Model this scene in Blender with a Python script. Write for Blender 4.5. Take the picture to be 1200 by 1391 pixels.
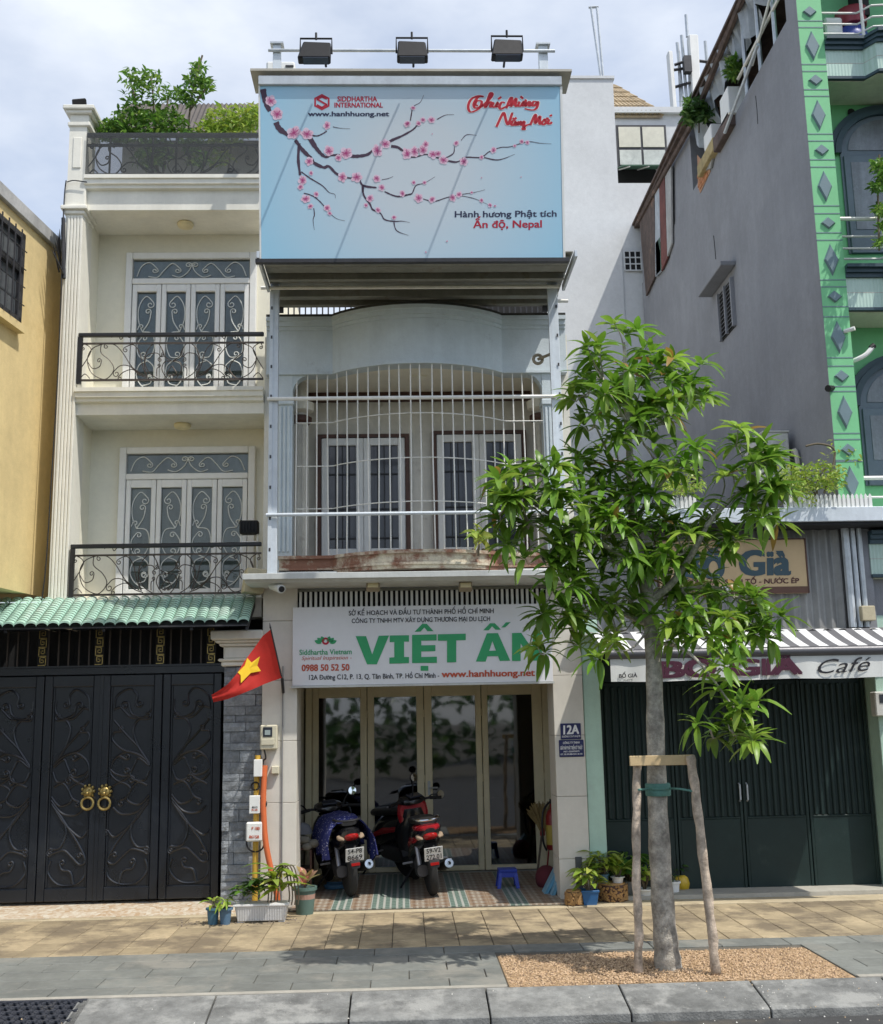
import bpy, bmesh, math, random
from math import sin, cos, pi, radians, atan2, sqrt
from mathutils import Vector as V, Matrix
random.seed(11)
S = bpy.context.scene
COL = S.collection
for o in list(bpy.data.objects): bpy.data.objects.remove(o)

# ------------------------------------------------------------------ camera
FPX = 1500.0; PITCH, YAW, ROLL = radians(10.5), radians(2.12), radians(-1.1)
CAM = V((0.0, -11.89, 1.9))
_f = V((sin(YAW)*cos(PITCH), cos(YAW)*cos(PITCH), sin(PITCH)))
_r = V((cos(YAW), -sin(YAW), 0)); _u = _r.cross(_f)
RT = _r*cos(ROLL)+_u*sin(ROLL); UP = -_r*sin(ROLL)+_u*cos(ROLL); FW = _f
cd = bpy.data.cameras.new('camera'); cam = bpy.data.objects.new('camera', cd); COL.objects.link(cam)
cam.matrix_world = Matrix(((RT.x, UP.x, -FW.x, CAM.x), (RT.y, UP.y, -FW.y, CAM.y), (RT.z, UP.z, -FW.z, CAM.z), (0, 0, 0, 1)))
cd.sensor_fit = 'HORIZONTAL'; cd.sensor_width = 36; cd.lens = 36*FPX/1200; cd.clip_end = 3000; cd.clip_start = .05
S.camera = cam
# ------------------------------------------------------------------ sky and sun
SUN = V((.44, -.36, 1.0)).normalized()
W = bpy.data.worlds.new('World'); S.world = W; W.use_nodes = True
wn, wl = W.node_tree.nodes, W.node_tree.links
bg = wn['Background']
sky = wn.new('ShaderNodeTexSky'); sky.sky_type = 'NISHITA'; sky.sun_disc = False
sky.sun_elevation = math.asin(SUN.z); sky.sun_rotation = atan2(SUN.x, SUN.y); sky.air_density = 1.0; sky.dust_density = 1.6; sky.ozone_density = 1.2
tc = wn.new('ShaderNodeTexCoord'); mp = wn.new('ShaderNodeMapping'); mp.inputs['Scale'].default_value = (1.0, 1.0, 2.2); mp.inputs['Location'].default_value = (.9, .35, .1)
nz = wn.new('ShaderNodeTexNoise'); nz.inputs['Scale'].default_value = 2.1; nz.inputs['Detail'].default_value = 7; nz.inputs['Roughness'].default_value = .55
rp = wn.new('ShaderNodeValToRGB'); rp.color_ramp.elements[0].position = .42; rp.color_ramp.elements[1].position = .70
rp.color_ramp.elements[0].color = (.25, .25, .25, 1); rp.color_ramp.elements[1].color = (1, 1, 1, 1)
mx = wn.new('ShaderNodeMix'); mx.data_type = 'RGBA'; mx.inputs['B'].default_value = (4.7, 5.0, 5.5, 1)
wl.new(tc.outputs['Generated'], mp.inputs['Vector']); wl.new(mp.outputs['Vector'], nz.inputs['Vector']); wl.new(nz.outputs['Fac'], rp.inputs['Fac'])
wl.new(rp.outputs['Color'], mx.inputs['Factor']); wl.new(sky.outputs['Color'], mx.inputs['A']); wl.new(mx.outputs['Result'], bg.inputs['Color'])
bg.inputs['Strength'].default_value = 0.15
sl = bpy.data.lights.new('sun', 'SUN'); sl.energy = 3.0; sl.angle = radians(.6); sl.color = (1, .955, .88)
so = bpy.data.objects.new('sun', sl); COL.objects.link(so); so.rotation_euler = (-SUN).to_track_quat('-Z', 'Y').to_euler(); so.location = (6, -8, 20)
S.view_settings.view_transform = 'Standard'; S.view_settings.look = 'None'; S.view_settings.exposure = 0.42; S.view_settings.gamma = 1.0
S.view_settings.use_curve_mapping = False
S.render.engine = 'CYCLES'; S.cycles.use_denoising = True; S.cycles.max_bounces = 8; S.cycles.transparent_max_bounces = 24
S.cycles.caustics_reflective = False; S.cycles.caustics_refractive = False

# ------------------------------------------------------------------ pixel (1200 x 1391) to place
def ray(x, y): return (RT*((x-600)/FPX) - UP*((y-695.5)/FPX) + FW)
def at(x, y, Y=0.0):
    r = ray(x, y); return CAM + r*((Y-CAM.y)/r.y)
def atX(x, y, X):
    r = ray(x, y); return CAM + r*((X-CAM.x)/r.x)
def gr(x, y, Z=0.0):
    r = ray(x, y); return CAM + r*((Z-CAM.z)/r.z)
def aX(x, y, Y=0.0): return at(x, y, Y).x
def aZ(x, y, Y=0.0): return at(x, y, Y).z

# ------------------------------------------------------------------ materials
MATS = {}
def M(name, col, rough=.7, var=.14, scale=2.5, bump=.15, fine=45, metal=0.0, streak=0.0, dirt=None, damt=0.0, dscale=3.0, rnd=0.0, spec=.5, attr=None, transl=0.0, coat=0.0):
    if name in MATS: return MATS[name]
    m = bpy.data.materials.new(name); m.use_nodes = True; MATS[name] = m
    n, l = m.node_tree.nodes, m.node_tree.links
    b = n['Principled BSDF']; b.inputs['Roughness'].default_value = rough; b.inputs['Metallic'].default_value = metal
    b.inputs['Specular IOR Level'].default_value = spec; b.inputs['Coat Weight'].default_value = coat
    t = n.new('ShaderNodeNewGeometry').outputs['Position']
    c = n.new('ShaderNodeRGB'); c.outputs[0].default_value = (*col, 1); cur = c.outputs[0]
    if attr:
        a = n.new('ShaderNodeAttribute'); a.attribute_name = attr; cur = a.outputs['Color']
    def mul(cur, fac, lo, hi):
        r = n.new('ShaderNodeMapRange'); r.inputs['From Min'].default_value = .3; r.inputs['From Max'].default_value = .7
        r.inputs['To Min'].default_value = lo; r.inputs['To Max'].default_value = hi; l.new(fac, r.inputs['Value'])
        x = n.new('ShaderNodeMix'); x.data_type = 'RGBA'; x.blend_type = 'MULTIPLY'; x.inputs['Factor'].default_value = 1
        l.new(cur, x.inputs['A']); l.new(r.outputs[0], x.inputs['B']); return x.outputs['Result']
    def noise(sc, det=4, vec=None, ro=.6):
        z = n.new('ShaderNodeTexNoise'); z.inputs['Scale'].default_value = sc; z.inputs['Detail'].default_value = det; z.inputs['Roughness'].default_value = ro
        l.new(vec or t, z.inputs['Vector']); return z.outputs['Fac']
    if var:
        cur = mul(cur, noise(scale, 5), 1-var, 1+var*.7)
        cur = mul(cur, noise(max(11.0, scale*3.1), 9, None, .78), 1-var*.85, 1+var*.6)
    if streak:
        mpn = n.new('ShaderNodeMapping'); mpn.inputs['Scale'].default_value = (2.6, 2.6, .22); l.new(t, mpn.inputs['Vector'])
        cur = mul(cur, noise(1.6, 6, mpn.outputs[0], .65), 1-streak, 1+streak*.35)
    if rnd:
        oi = n.new('ShaderNodeObjectInfo'); r = n.new('ShaderNodeMapRange'); r.inputs['To Min'].default_value = 1-rnd; r.inputs['To Max'].default_value = 1+rnd*.8
        l.new(oi.outputs['Random'], r.inputs['Value']); x = n.new('ShaderNodeMix'); x.data_type = 'RGBA'; x.blend_type = 'MULTIPLY'; x.inputs['Factor'].default_value = 1
        l.new(cur, x.inputs['A']); l.new(r.outputs[0], x.inputs['B']); cur = x.outputs['Result']
    if dirt:
        mr = n.new('ShaderNodeMapRange'); f = noise(dscale, 7, None, .7); l.new(f, mr.inputs['Value'])
        th = .72-.34*damt; mr.inputs['From Min'].default_value = th-.05; mr.inputs['From Max'].default_value = th+.07; mr.inputs['To Max'].default_value = min(1, .55+damt*.5)
        x = n.new('ShaderNodeMix'); x.data_type = 'RGBA'; l.new(mr.outputs[0], x.inputs['Factor']); l.new(cur, x.inputs['A']); x.inputs['B'].default_value = (*dirt, 1); cur = x.outputs['Result']
    l.new(cur, b.inputs['Base Color'])
    if bump:
        bp = n.new('ShaderNodeBump'); bp.inputs['Strength'].default_value = bump; bp.inputs['Distance'].default_value = .01
        l.new(noise(fine*1.3, 4), bp.inputs['Height']); l.new(bp.outputs[0], b.inputs['Normal'])
    if rough and var:
        mr = n.new('ShaderNodeMapRange'); mr.inputs['To Min'].default_value = max(.02, rough-.1); mr.inputs['To Max'].default_value = min(1, rough+.1)
        l.new(noise(scale*2.3), mr.inputs['Value']); l.new(mr.outputs[0], b.inputs['Roughness'])
    if transl:
        tr = n.new('ShaderNodeBsdfTranslucent'); l.new(cur, tr.inputs['Color']); ms = n.new('ShaderNodeMixShader'); ms.inputs[0].default_value = transl
        l.new(b.outputs[0], ms.inputs[1]); l.new(tr.outputs[0], ms.inputs[2]); l.new(ms.outputs[0], n['Material Output'].inputs['Surface'])
    return m
def flat(name, col, rough=.6, spec=.3): return M(name, col, rough, .05, 6, 0, 60, spec=spec)
def see_through(name, col, alpha, rough=.6):
    m = M(name, col, rough, .2, 20, 0)
    n, l = m.node_tree.nodes, m.node_tree.links
    t = n.new('ShaderNodeBsdfTransparent'); ms = n.new('ShaderNodeMixShader'); ms.inputs[0].default_value = alpha
    l.new(t.outputs[0], ms.inputs[1]); l.new(n['Principled BSDF'].outputs[0], ms.inputs[2]); l.new(ms.outputs[0], n['Material Output'].inputs['Surface'])
    return m
def glassmat(name, tint=(.5, .55, .55), refl=.12, rough=.03):
    m = bpy.data.materials.new(name); m.use_nodes = True; MATS[name] = m
    n, l = m.node_tree.nodes, m.node_tree.links; n.remove(n['Principled BSDF'])
    t = n.new('ShaderNodeBsdfTransparent'); t.inputs['Color'].default_value = (*tint, 1)
    g = n.new('ShaderNodeBsdfGlossy'); g.inputs['Roughness'].default_value = rough; g.inputs['Color'].default_value = (.95, .97, 1, 1)
    fr = n.new('ShaderNodeFresnel'); fr.inputs['IOR'].default_value = 1.5
    ad = n.new('ShaderNodeMath'); ad.operation = 'ADD'; ad.inputs[1].default_value = refl; l.new(fr.outputs[0], ad.inputs[0])
    tcn = n.new('ShaderNodeTexCoord'); z = n.new('ShaderNodeTexNoise'); z.inputs['Scale'].default_value = 2.0; l.new(tcn.outputs['Object'], z.inputs['Vector'])
    bp = n.new('ShaderNodeBump'); bp.inputs['Strength'].default_value = .04; bp.inputs['Distance'].default_value = .02; l.new(z.outputs['Fac'], bp.inputs['Height']); l.new(bp.outputs[0], g.inputs['Normal'])
    ms = n.new('ShaderNodeMixShader'); l.new(ad.outputs[0], ms.inputs[0]); l.new(t.outputs[0], ms.inputs[1]); l.new(g.outputs[0], ms.inputs[2]); l.new(ms.outputs[0], n['Material Output'].inputs['Surface'])
    return m

# ------------------------------------------------------------------ mesh collector
class B:
    def __init__(s): s.v = []; s.f = []; s.c = None
    def add(s, vs, fs, col=None):
        k = len(s.v); s.v += [tuple(p) for p in vs]; s.f += [tuple(i+k for i in f) for f in fs]
        if col is not None:
            if s.c is None: s.c = []
            s.c += [col]*len(vs)
        return s
    def box(s, x0, x1, y0, y1, z0, z1):
        p = [(x, y, z) for z in (z0, z1) for y in (y0, y1) for x in (x0, x1)]
        return s.add(p, [(0, 2, 3, 1), (4, 5, 7, 6), (0, 1, 5, 4), (2, 6, 7, 3), (0, 4, 6, 2), (1, 3, 7, 5)])
    def obox(s, c, ex, ey, ez):
        c = V(c); ex, ey, ez = V(ex), V(ey), V(ez)
        p = [c+ex*i+ey*j+ez*k for k in (-1, 1) for j in (-1, 1) for i in (-1, 1)]
        return s.add(p, [(0, 2, 3, 1), (4, 5, 7, 6), (0, 1, 5, 4), (2, 6, 7, 3), (0, 4, 6, 2), (1, 3, 7, 5)])
    def prism(s, pts, ext):
        n = len(pts); e = V(ext); a = [V(p) for p in pts]
        return s.add(a+[p+e for p in a], [tuple(range(n))[::-1], tuple(range(n, 2*n))]+[(i, (i+1) % n, n+(i+1) % n, n+i) for i in range(n)])
    def poly(s, pts): return s.add([V(p) for p in pts], [tuple(range(len(pts)))])
    def strip(s, A, Bp):
        n = len(A); return s.add(list(A)+list(Bp), [(i, i+1, n+i+1, n+i) for i in range(n-1)])
    def loft(s, secs, cap=True):
        m = len(secs[0]); n = len(secs); fs = []
        for i in range(n-1):
            for j in range(m): fs.append((i*m+j, i*m+(j+1) % m, (i+1)*m+(j+1) % m, (i+1)*m+j))
        if cap: fs += [tuple(range(m))[::-1], tuple(range((n-1)*m, n*m))]
        return s.add([p for q in secs for p in q], fs)
    def tube(s, pts, r, n=6, cap=True):
        pts = [V(p) for p in pts]; N = len(pts); rs = r if isinstance(r, (list, tuple)) else [r]*N
        secs = []; prev = None
        for i, p in enumerate(pts):
            t = (pts[min(i+1, N-1)]-pts[max(i-1, 0)])
            if t.length < 1e-9: t = V((0, 0, 1))
            t.normalize()
            if prev is None:
                a = V((0, 0, 1)) if abs(t.z) < .9 else V((1, 0, 0)); u = t.cross(a).normalized()
            else:
                u = prev-t*prev.dot(t); u = u.normalized() if u.length > 1e-6 else t.orthogonal().normalized()
            prev = u; w = t.cross(u)
            secs.append([p+(u*cos(2*pi*k/n)+w*sin(2*pi*k/n))*rs[i] for k in range(n)])
        return s.loft(secs, cap)
    def lathe(s, prof, c=(0, 0, 0), n=16, axis='z', ax=None):
        c = V(c); secs = []
        if ax is None: ax = {'z': V((0, 0, 1)), 'y': V((0, 1, 0)), 'x': V((1, 0, 0))}[axis]
        ax = V(ax).normalized(); u = ax.orthogonal().normalized(); w = ax.cross(u)
        for r, h in prof: secs.append([c+ax*h+(u*cos(2*pi*k/n)+w*sin(2*pi*k/n))*max(r, 1e-4) for k in range(n)])
        return s.loft(secs)
    def ell(s, c, rx, ry, rz, n=12, m=8):
        c = V(c); secs = []
        for i in range(m+1):
            a = -pi/2+pi*i/m; secs.append([c+V((rx*max(cos(a), .01)*cos(2*pi*k/n), ry*max(cos(a), .01)*sin(2*pi*k/n), rz*sin(a))) for k in range(n)])
        return s.loft(secs)
    def mesh(s, name, bev=0, smooth=False, norm=True):
        me = bpy.data.meshes.new(name); me.from_pydata(s.v, [], s.f)
        if norm or bev:
            bm = bmesh.new(); bm.from_mesh(me)
            bmesh.ops.remove_doubles(bm, verts=bm.verts, dist=1e-5) if s.c is None else None
            bmesh.ops.recalc_face_normals(bm, faces=bm.faces)
            if bev:
                ed = [e for e in bm.edges if len(e.link_faces) == 2 and e.calc_face_angle(0) > .5]
                bmesh.ops.bevel(bm, geom=ed, offset=bev, segments=1, affect='EDGES', clamp_overlap=True)
            bm.to_mesh(me); bm.free()
        if s.c is not None:
            a = me.color_attributes.new('tint', 'FLOAT_COLOR', 'POINT')
            for i, c in enumerate(s.c): a.data[i].color = (*c, 1)
        if smooth:
            me.shade_smooth()
            if smooth != 'all': me.set_sharp_from_angle(angle=radians(40))
        return me
def obj(name, b, mat, parent=None, world=True, bev=0, smooth=False, label=None, kind=None, norm=True):
    me = b.mesh(name, bev, smooth, norm) if isinstance(b, B) else b
    if mat and not me.materials: me.materials.append(mat)
    o = bpy.data.objects.new(name, me); COL.objects.link(o)
    if parent:
        o.parent = parent
        if world: o.matrix_parent_inverse = wmat(parent).inverted()
    if label: o['label'] = label
    if kind: o['kind'] = kind
    return o
def wmat(o):
    m = o.matrix_basis.copy()
    return (wmat(o.parent) @ o.matrix_parent_inverse @ m) if o.parent else m
def T(name, label, cat, loc=(0, 0, 0), rz=0, group=None, rot=None):
    o = bpy.data.objects.new(name, None); COL.objects.link(o); o.empty_display_size = .1
    o.location = loc; o.rotation_euler = rot or (0, 0, rz); o['label'] = label; o['category'] = cat
    if group: o['group'] = group
    return o
def tag(o, label, cat, group=None):
    o['label'] = label; o['category'] = cat
    if group: o['group'] = group
    return o
def struct(name, b, mat, parent=None, **k):
    o = obj(name, b, mat, parent, **k)
    if not parent: o['kind'] = 'structure'
    return o
def bx(name, x0, x1, y0, y1, z0, z1, mat, parent=None, bev=0, **k): return obj(name, B().box(x0, x1, y0, y1, z0, z1), mat, parent, bev=bev, **k)
def cr(pts, n=6, closed=False):
    p = [V(q) for q in pts]; out = []
    N = len(p)
    for i in range(N-1):
        a, b, c, d = p[max(i-1, 0)], p[i], p[i+1], p[min(i+2, N-1)]
        for k in range(n):
            t = k/n; out.append(.5*((2*b)+(c-a)*t+(2*a-5*b+4*c-d)*t*t+(3*b-a-3*c+d)*t**3))
    return out+[p[-1]]
def curl(pts, r=0.0, sgn=1, turns=1.1, n=6):
    """smooth 2d line through pts, ending in a spiral of first radius r"""
    L = cr([(x, y, 0) for x, y in pts], n)
    if r:
        e = L[-1]; t = (L[-1]-L[-2]).normalized(); nrm = V((-t.y, t.x, 0))*sgn; c = e+nrm*r; a0 = atan2(-nrm.y, -nrm.x)
        K = int(12*turns)
        for k in range(1, K+1):
            a = a0+sgn*2*pi*turns*k/K; rr = r*(1-.72*k/K); L.append(c+V((cos(a), sin(a), 0))*rr)
    return [(p.x, p.y) for p in L]
HORN = dict(zip('ƠỞỜỚơởờớƯỪỨưừứ', 'OỎÒÓoỏòóUÙÚuùú'))
def text(body, F, x0, y0, x1, y1, cap, mat, parent, out=(0, -.004, 0), bold=0.0, shear=0.0, name='lettering', ref=.682, cx=False):
    """lettering from pixel (x0,y0) to (x1,y1) along its baseline, capital height cap pixels, on the surface F(x, y)"""
    base, horns, bars = '', [], []
    for i, ch in enumerate(body):
        if ch in HORN: base += HORN[ch]; horns.append(i)
        elif ch in 'Đđ': base += 'D' if ch == 'Đ' else 'd'; bars.append(i)
        else: base += ch
    full = body; body = base
    cu = bpy.data.curves.new('lettering', 'FONT'); cu.body = body; cu.resolution_u = 3; cu.shear = shear
    to = bpy.data.objects.new('tmp', cu); COL.objects.link(to); dg = bpy.context.evaluated_depsgraph_get()
    me = bpy.data.meshes.new_from_object(to.evaluated_get(dg))
    def right(s):
        cu.body = s; dg.update(); m2 = bpy.data.meshes.new_from_object(to.evaluated_get(dg)); return max([v.co.x for v in m2.vertices] or [0.0])
    extra = []
    for i in horns:
        xr, yt = right(body[:i+1]), (.70 if full[i].isupper() else .47); extra.append([(xr-.12, yt-.07), (xr+.015, yt-.05), (xr+.035, yt+.085), (xr+.10, yt+.085), (xr+.09, yt-.06), (xr-.0, yt-.13)])
    for i in bars:
        xr = right(body[:i+1])
        extra.append([(xr-.67, .31), (xr-.32, .31), (xr-.32, .385), (xr-.67, .385)] if full[i] == 'Đ' else [(xr-.26, .53), (xr+.05, .53), (xr+.05, .60), (xr-.26, .60)])
    bpy.data.objects.remove(to)
    xs = [v.co.x for v in me.vertices]; mn, mxx = min(xs), max(xs)
    O = F(x0, y0); U = F(x1, y1)-O; H = F(x0, y0-cap)-O; out = V(out)
    fs = [tuple(q.vertices) for q in me.polygons]; src = [v.co.copy() for v in me.vertices]
    for e in extra: k0 = len(src); src += [V((x, y, 0)) for x, y in e]; fs.append(tuple(range(k0, k0+len(e))))
    b = B(); bd = max(bold, 0)
    for i, (ox, oy) in enumerate([(0, 0)] if not bd else [(-1, -.6), (1, -.6), (-1, .6), (1, .6)]):
        b.add([O+U*((c.x+ox*bd-mn+bd)/(mxx-mn+2*bd))+H*((c.y+oy*bd)/ref)+out*(1+.12*i) for c in src], fs)
    me = b.mesh('lettering', norm=False)
    return obj(name, me, mat, parent)
def pl(Y): return lambda x, y: at(x, y, Y)
# ------------------------------------------------------------------ ground, pavement, kerb, road
m_soil = M('soil_bed', (.08, .07, .05), .95, .25, 6, .4)
struct('ground', B().poly([(-400, -400, -.32), (400, -400, -.32), (400, 400, -.32), (-400, 400, -.32)]), m_soil, norm=False)
m_asph = M('asphalt', (.055, .055, .055), .9, .25, 5, .5, 120, dirt=(.11, .095, .075), damt=.35, dscale=2)
struct('road', B().box(-60, 60, -22.0, -4.03, -.3, -.14), m_asph)
m_line = M('worn_road_paint', (.62, .62, .6), .8, .2, 9, .2, dirt=(.2, .19, .18), damt=.4, dscale=14)
p = struct('edge_line', B().box(-60, 60, -4.62, -4.32, -.139, -.134), m_line)
m_bed = M('joint_sand', (.13, .115, .09), .95, .25, 8, .3)
pav = struct('pavement', B().box(-30, 30, -3.57, .6, -.3, -.012), m_bed)
m_yel = M('yellow_paver', (.40, .32, .20), .85, .26, 1.8, .4, 70, rnd=.18, dirt=(.17, .135, .09), damt=.62, dscale=1.5)
m_gry = M('grey_paver', (.19, .198, .18), .8, .24, 1.6, .4, 70, rnd=.14, dirt=(.27, .26, .225), damt=.5, dscale=1.3)
tw = .2865; y0 = -.378
GX0, GX1, GY0, GY1 = .73, 3.235, -3.57, -2.50          # gravel bed
sq = B().box(-tw/2+.003, tw/2-.003, -tw/2+.009, tw/2-.009, -.03, 0).mesh('paver', bev=.004); sq.materials.append(m_yel)
lg = B().box(-tw+.003, tw-.003, -tw/2+.007, tw/2-.007, -.03, 0).mesh('long_paver', bev=.004); lg.materials.append(m_gry)
def inst(name, me, loc, parent, rz=0, sc=None, rot=None):
    o = bpy.data.objects.new(name, me); COL.objects.link(o); o.location = loc; o.rotation_euler = rot or (0, 0, rz)
    if sc: o.scale = sc if isinstance(sc, (tuple, list)) else (sc,)*3
    if parent: o.parent = parent
    return o
for r in range(6):
    y = y0-tw*(r+.5)
    for k in range(-17, 19):
        inst('paver', sq, (k*tw+.02, y, random.uniform(-.0015, .0015)), pav)
yg = y0-tw*6
for r in range(5):
    y = yg-tw*(r+.5)
    for k in range(-9, 10):
        x = k*tw*2+.02+(tw if r % 2 else 0)*.98
        xa, xb = x-tw+.004, x+tw-.004
        if y-tw/2 < GY1+.05 and xb > GX0+.02 and xa < GX1-.02:
            if xa < GX0-.06: xb = GX0-.012
            elif xb > GX1+.06: xa = GX1+.012
            else: continue
            obj('long_paver', B().box(xa, xb, y-tw/2+.004, y+tw/2-.004, -.03, 0), m_gry, pav, bev=.004)
        else:
            inst('long_paver', lg, (x, y, random.uniform(-.0015, .0015)), pav)
# yellow strip between paver field and houses
m_edge = M('tan_edge_slab', (.50, .42, .28), .85, .2, 2, .3, dirt=(.28, .22, .14), damt=.4)
obj('edge_slab', B().box(-6, 1.62, y0+.006, y0+.12, -.03, .004), m_edge, pav, bev=.005)
obj('edge_slab', B().box(1.62, 6.4, y0+.006, y0+.30, -.03, .006), m_edge, pav, bev=.005)
obj('bedding_strip', B().box(-6, GX0-.02, -3.574, -3.50, -.03, .003), M('bedding_mortar', (.38, .36, .31), .9, .2, 4, .3), pav)
obj('bedding_strip', B().box(GX1+.02, 6, -3.574, -3.50, -.03, .003), M('bedding_mortar', (.38, .36, .31)), pav)
# kerb stones
m_kerb = M('kerb_stone', (.21, .213, .203), .85, .35, 5, .7, 60, rnd=.12, dirt=(.33, .33, .31), damt=.5, dscale=3.5)
kerb = struct('kerb', B().box(-30, 30, -3.99, -3.60, -.3, -.12), m_bed)
xj = gr(477, 1350).x
for k in range(-6, 8):
    xa, xb = xj+k*.95+.006, xj+(k+1)*.95-.006
    if k == -3: xa = gr(117, 1361).x+.01
    if k < -3: continue
    prof = [(-3.575, 0), (-3.98, -.072), (-4.02, -.085), (-4.025, -.2), (-3.575, -.2)]
    obj('kerb_stone', B().prism([(xa, a, b) for a, b in prof], (xb-xa, 0, 0)), m_kerb, kerb, bev=.005)
# drain grating in the kerb at the left
xr = gr(117, 1361).x-.01
m_iron = M('cast_iron', (.055, .06, .075), .6, .25, 20, .3, metal=.3, dirt=(.2, .18, .14), damt=.3, dscale=8)
gt = T('drain_grating', 'dark cast iron drain grating set into the kerb', 'grating', (xr-.5, -3.8, -.05))
gb = B()
def slope(y): return -.002+(y+3.575)*(.083/.445)
gb.prism([(xr, -3.58, -.012), (xr, -4.02, -.096), (xr, -4.02, -.2), (xr, -3.58, -.2)], (-1.0, 0, 0)); obj('base_plate', gb, m_iron, gt)
fr = B()
for i in range(13):
    for j in range(6):
        cx_, cy_ = xr-.05-i*.075-(.037 if j % 2 else 0), -3.61-j*.072
        z = slope(cy_)
        for s_ in (-1, 1): fr.obox((cx_, cy_, z), (.026, .022*s_, .005), (.005, -.007*s_, -.001), (0, 0, .006))
obj('lug_pattern', fr, m_iron, gt, kind='stuff')
gf = B()
for (a, b_, c, d) in ((xr-1, xr, -3.6, -3.58), (xr-1, xr, -4.02, -3.995)):
    gf.prism([(a, c, slope(c)+.008), (b_, c, slope(c)+.008), (b_, d, slope(d)+.008), (a, d, slope(d)+.008)], (0, 0, -.03))
obj('rim', gf, m_iron, gt)
# gravel bed round the tree
m_grav = M('gravel_bed', (.40, .27, .15), .95, .3, 25, .8, 130)
gbed = obj('gravel_bed', B().box(GX0, GX1, GY0, GY1, -.1, -.006), m_grav); gbed['kind'] = 'structure'
m_peb = M('pebble', (.55, .38, .21), .9, .15, 9, .0, rnd=0, attr='tint')
pb = B()
for i in range(9000):
    x, y = random.uniform(GX0+.01, GX1-.01), random.uniform(GY0+.015, GY1-.01); r = random.uniform(.005, .0105)
    k = random.random(); c = (.44+.18*k, .29+.16*k, .16+.13*k) if random.random() > .2 else (.24, .16, .10)
    z = -.005+random.uniform(-.003, .004)+.012*math.exp(-((x-1.97)**2+(y+3.1)**2)/.25); a = random.uniform(0, pi); q = [V((cos(a+j*pi/2)*r*random.uniform(.8, 1.3), sin(a+j*pi/2)*r, 0))+V((x, y, z)) for j in range(4)]
    pb.add(q+[V((x, y, z+r*.9))], [(0, 1, 4), (1, 2, 4), (2, 3, 4), (3, 0, 4)], c)
gp = obj('gravel', pb, m_peb, gbed, norm=False, kind='stuff')
# loose stones spilled on kerb and gutter
ls = B()
for i in range(130):
    x = random.uniform(-3, 4.4) if i < 60 else random.gauss(2.6, .5); y = random.uniform(-4.25, -3.6); z = slope(y) if y > -4.02 else -.138; r = random.uniform(.004, .010)
    c = random.choice([(.6, .58, .52), (.5, .38, .24), (.7, .68, .62)]); ls.add([V((x+cos(j*2.1)*r, y+sin(j*2.1)*r, z)) for j in range(3)]+[V((x, y, z+r))], [(0, 1, 3), (1, 2, 3), (2, 0, 3)], c)
o = obj('loose_grit', ls, m_peb, None, norm=False, kind='stuff'); o['label'] = 'loose grit scattered on the kerb and gutter'; o['category'] = 'grit'
# ================================================================== yellow house at far left
m_ylw = M('yellow_plaster', (.74, .58, .29), .85, .12, 1.2, .25, streak=.08, dirt=(.62, .47, .22), damt=.35, dscale=1.2)
m_dkmetal = M('dark_window_steel', (.05, .05, .055), .5, .2, 10, .1, metal=.3)
m_conc = M('weathered_concrete', (.42, .42, .41), .9, .2, 3, .3, streak=.2)
YX = -3.93
yd = V((.134, 1, 0)).normalized()                     # runs back along the side of the cream house
far = V((-3.95, .9, 3.29)); near = far-yd*5.2
def ywall(px, py):                                    # pixel on the yellow wall
    r = ray(px, py); n = V((-yd.y, yd.x, 0)); t = (far-CAM).dot(n)/r.dot(n); return CAM+r*t
yt = T('yellow_house', 'yellow plastered house wall with a barred window at left edge', 'house', (near.x-1, near.y+2, 3.29))
ztop = ywall(60, 326).z
nn = V((-1, 0, 0))
obj('wall', B().prism([near, far, far+V((0, 0, ztop-3.29)), near+V((0, 0, ztop-3.29))], (-5, 0, 0)), m_ylw, yt)
obj('coping', B().prism([near+V((.05, 0, ztop-3.29)), far+V((.05, 0, ztop-3.29)), far+V((.05, 0, ztop-3.13)), near+V((.05, 0, ztop-3.13))], (-5, 0, 0)), m_conc, yt, bev=.01)
# barred window
wpts = [(-14, 276), (27, 320), (21, 441), (-14, 424)]
w3 = [ywall(*q) for q in wpts]; tang = yd; out = V((yd.y, -yd.x, 0))
s0 = (w3[1]-far).dot(yd); zt_, zb_ = w3[1].z, w3[2].z; s1 = s0-1.3
def wp(s, z, o): return far+yd*s+V((0, 0, z-3.29))+out*o
wf = obj('window', B().prism([wp(s0, zb_, .012), wp(s1, zb_, .012), wp(s1, zt_, .012), wp(s0, zt_, .012)], out*.01), M('dusty_pane', (.10, .11, .12), .3, .2), yt)
for (a, b_, c, d) in ((s0, s0-.07, zb_, zt_), (s1, s1+.07, zb_, zt_)):
    obj('window_frame', B().prism([wp(a, c, .02), wp(b_, c, .02), wp(b_, d, .02), wp(a, d, .02)], out*.05), m_dkmetal, wf)
for z in (zb_, zt_-.07, zb_+(zt_-zb_)*.55):
    obj('window_frame', B().prism([wp(s0, z, .02), wp(s1, z, .02), wp(s1, z+.06, .02), wp(s0, z+.06, .02)], out*.05), m_dkmetal, wf)
for k in range(1, 9):
    s = s0+(s1-s0)*k/9; obj('bar', B().tube([wp(s, zb_, .1), wp(s, zt_, .1)], .009, 5), m_dkmetal, wf)
for k in range(1, 5):
    z = zb_+(zt_-zb_)*k/5; obj('bar', B().tube([wp(s0, z, .09), wp(s1, z, .09)], .007, 5), m_dkmetal, wf)
obj('sill', B().prism([wp(s0+.05, zb_-.09, 0), wp(s1, zb_-.09, 0), wp(s1, zb_-.005, 0), wp(s0+.05, zb_-.005, 0)], out*.09), m_ylw, wf)

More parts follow.
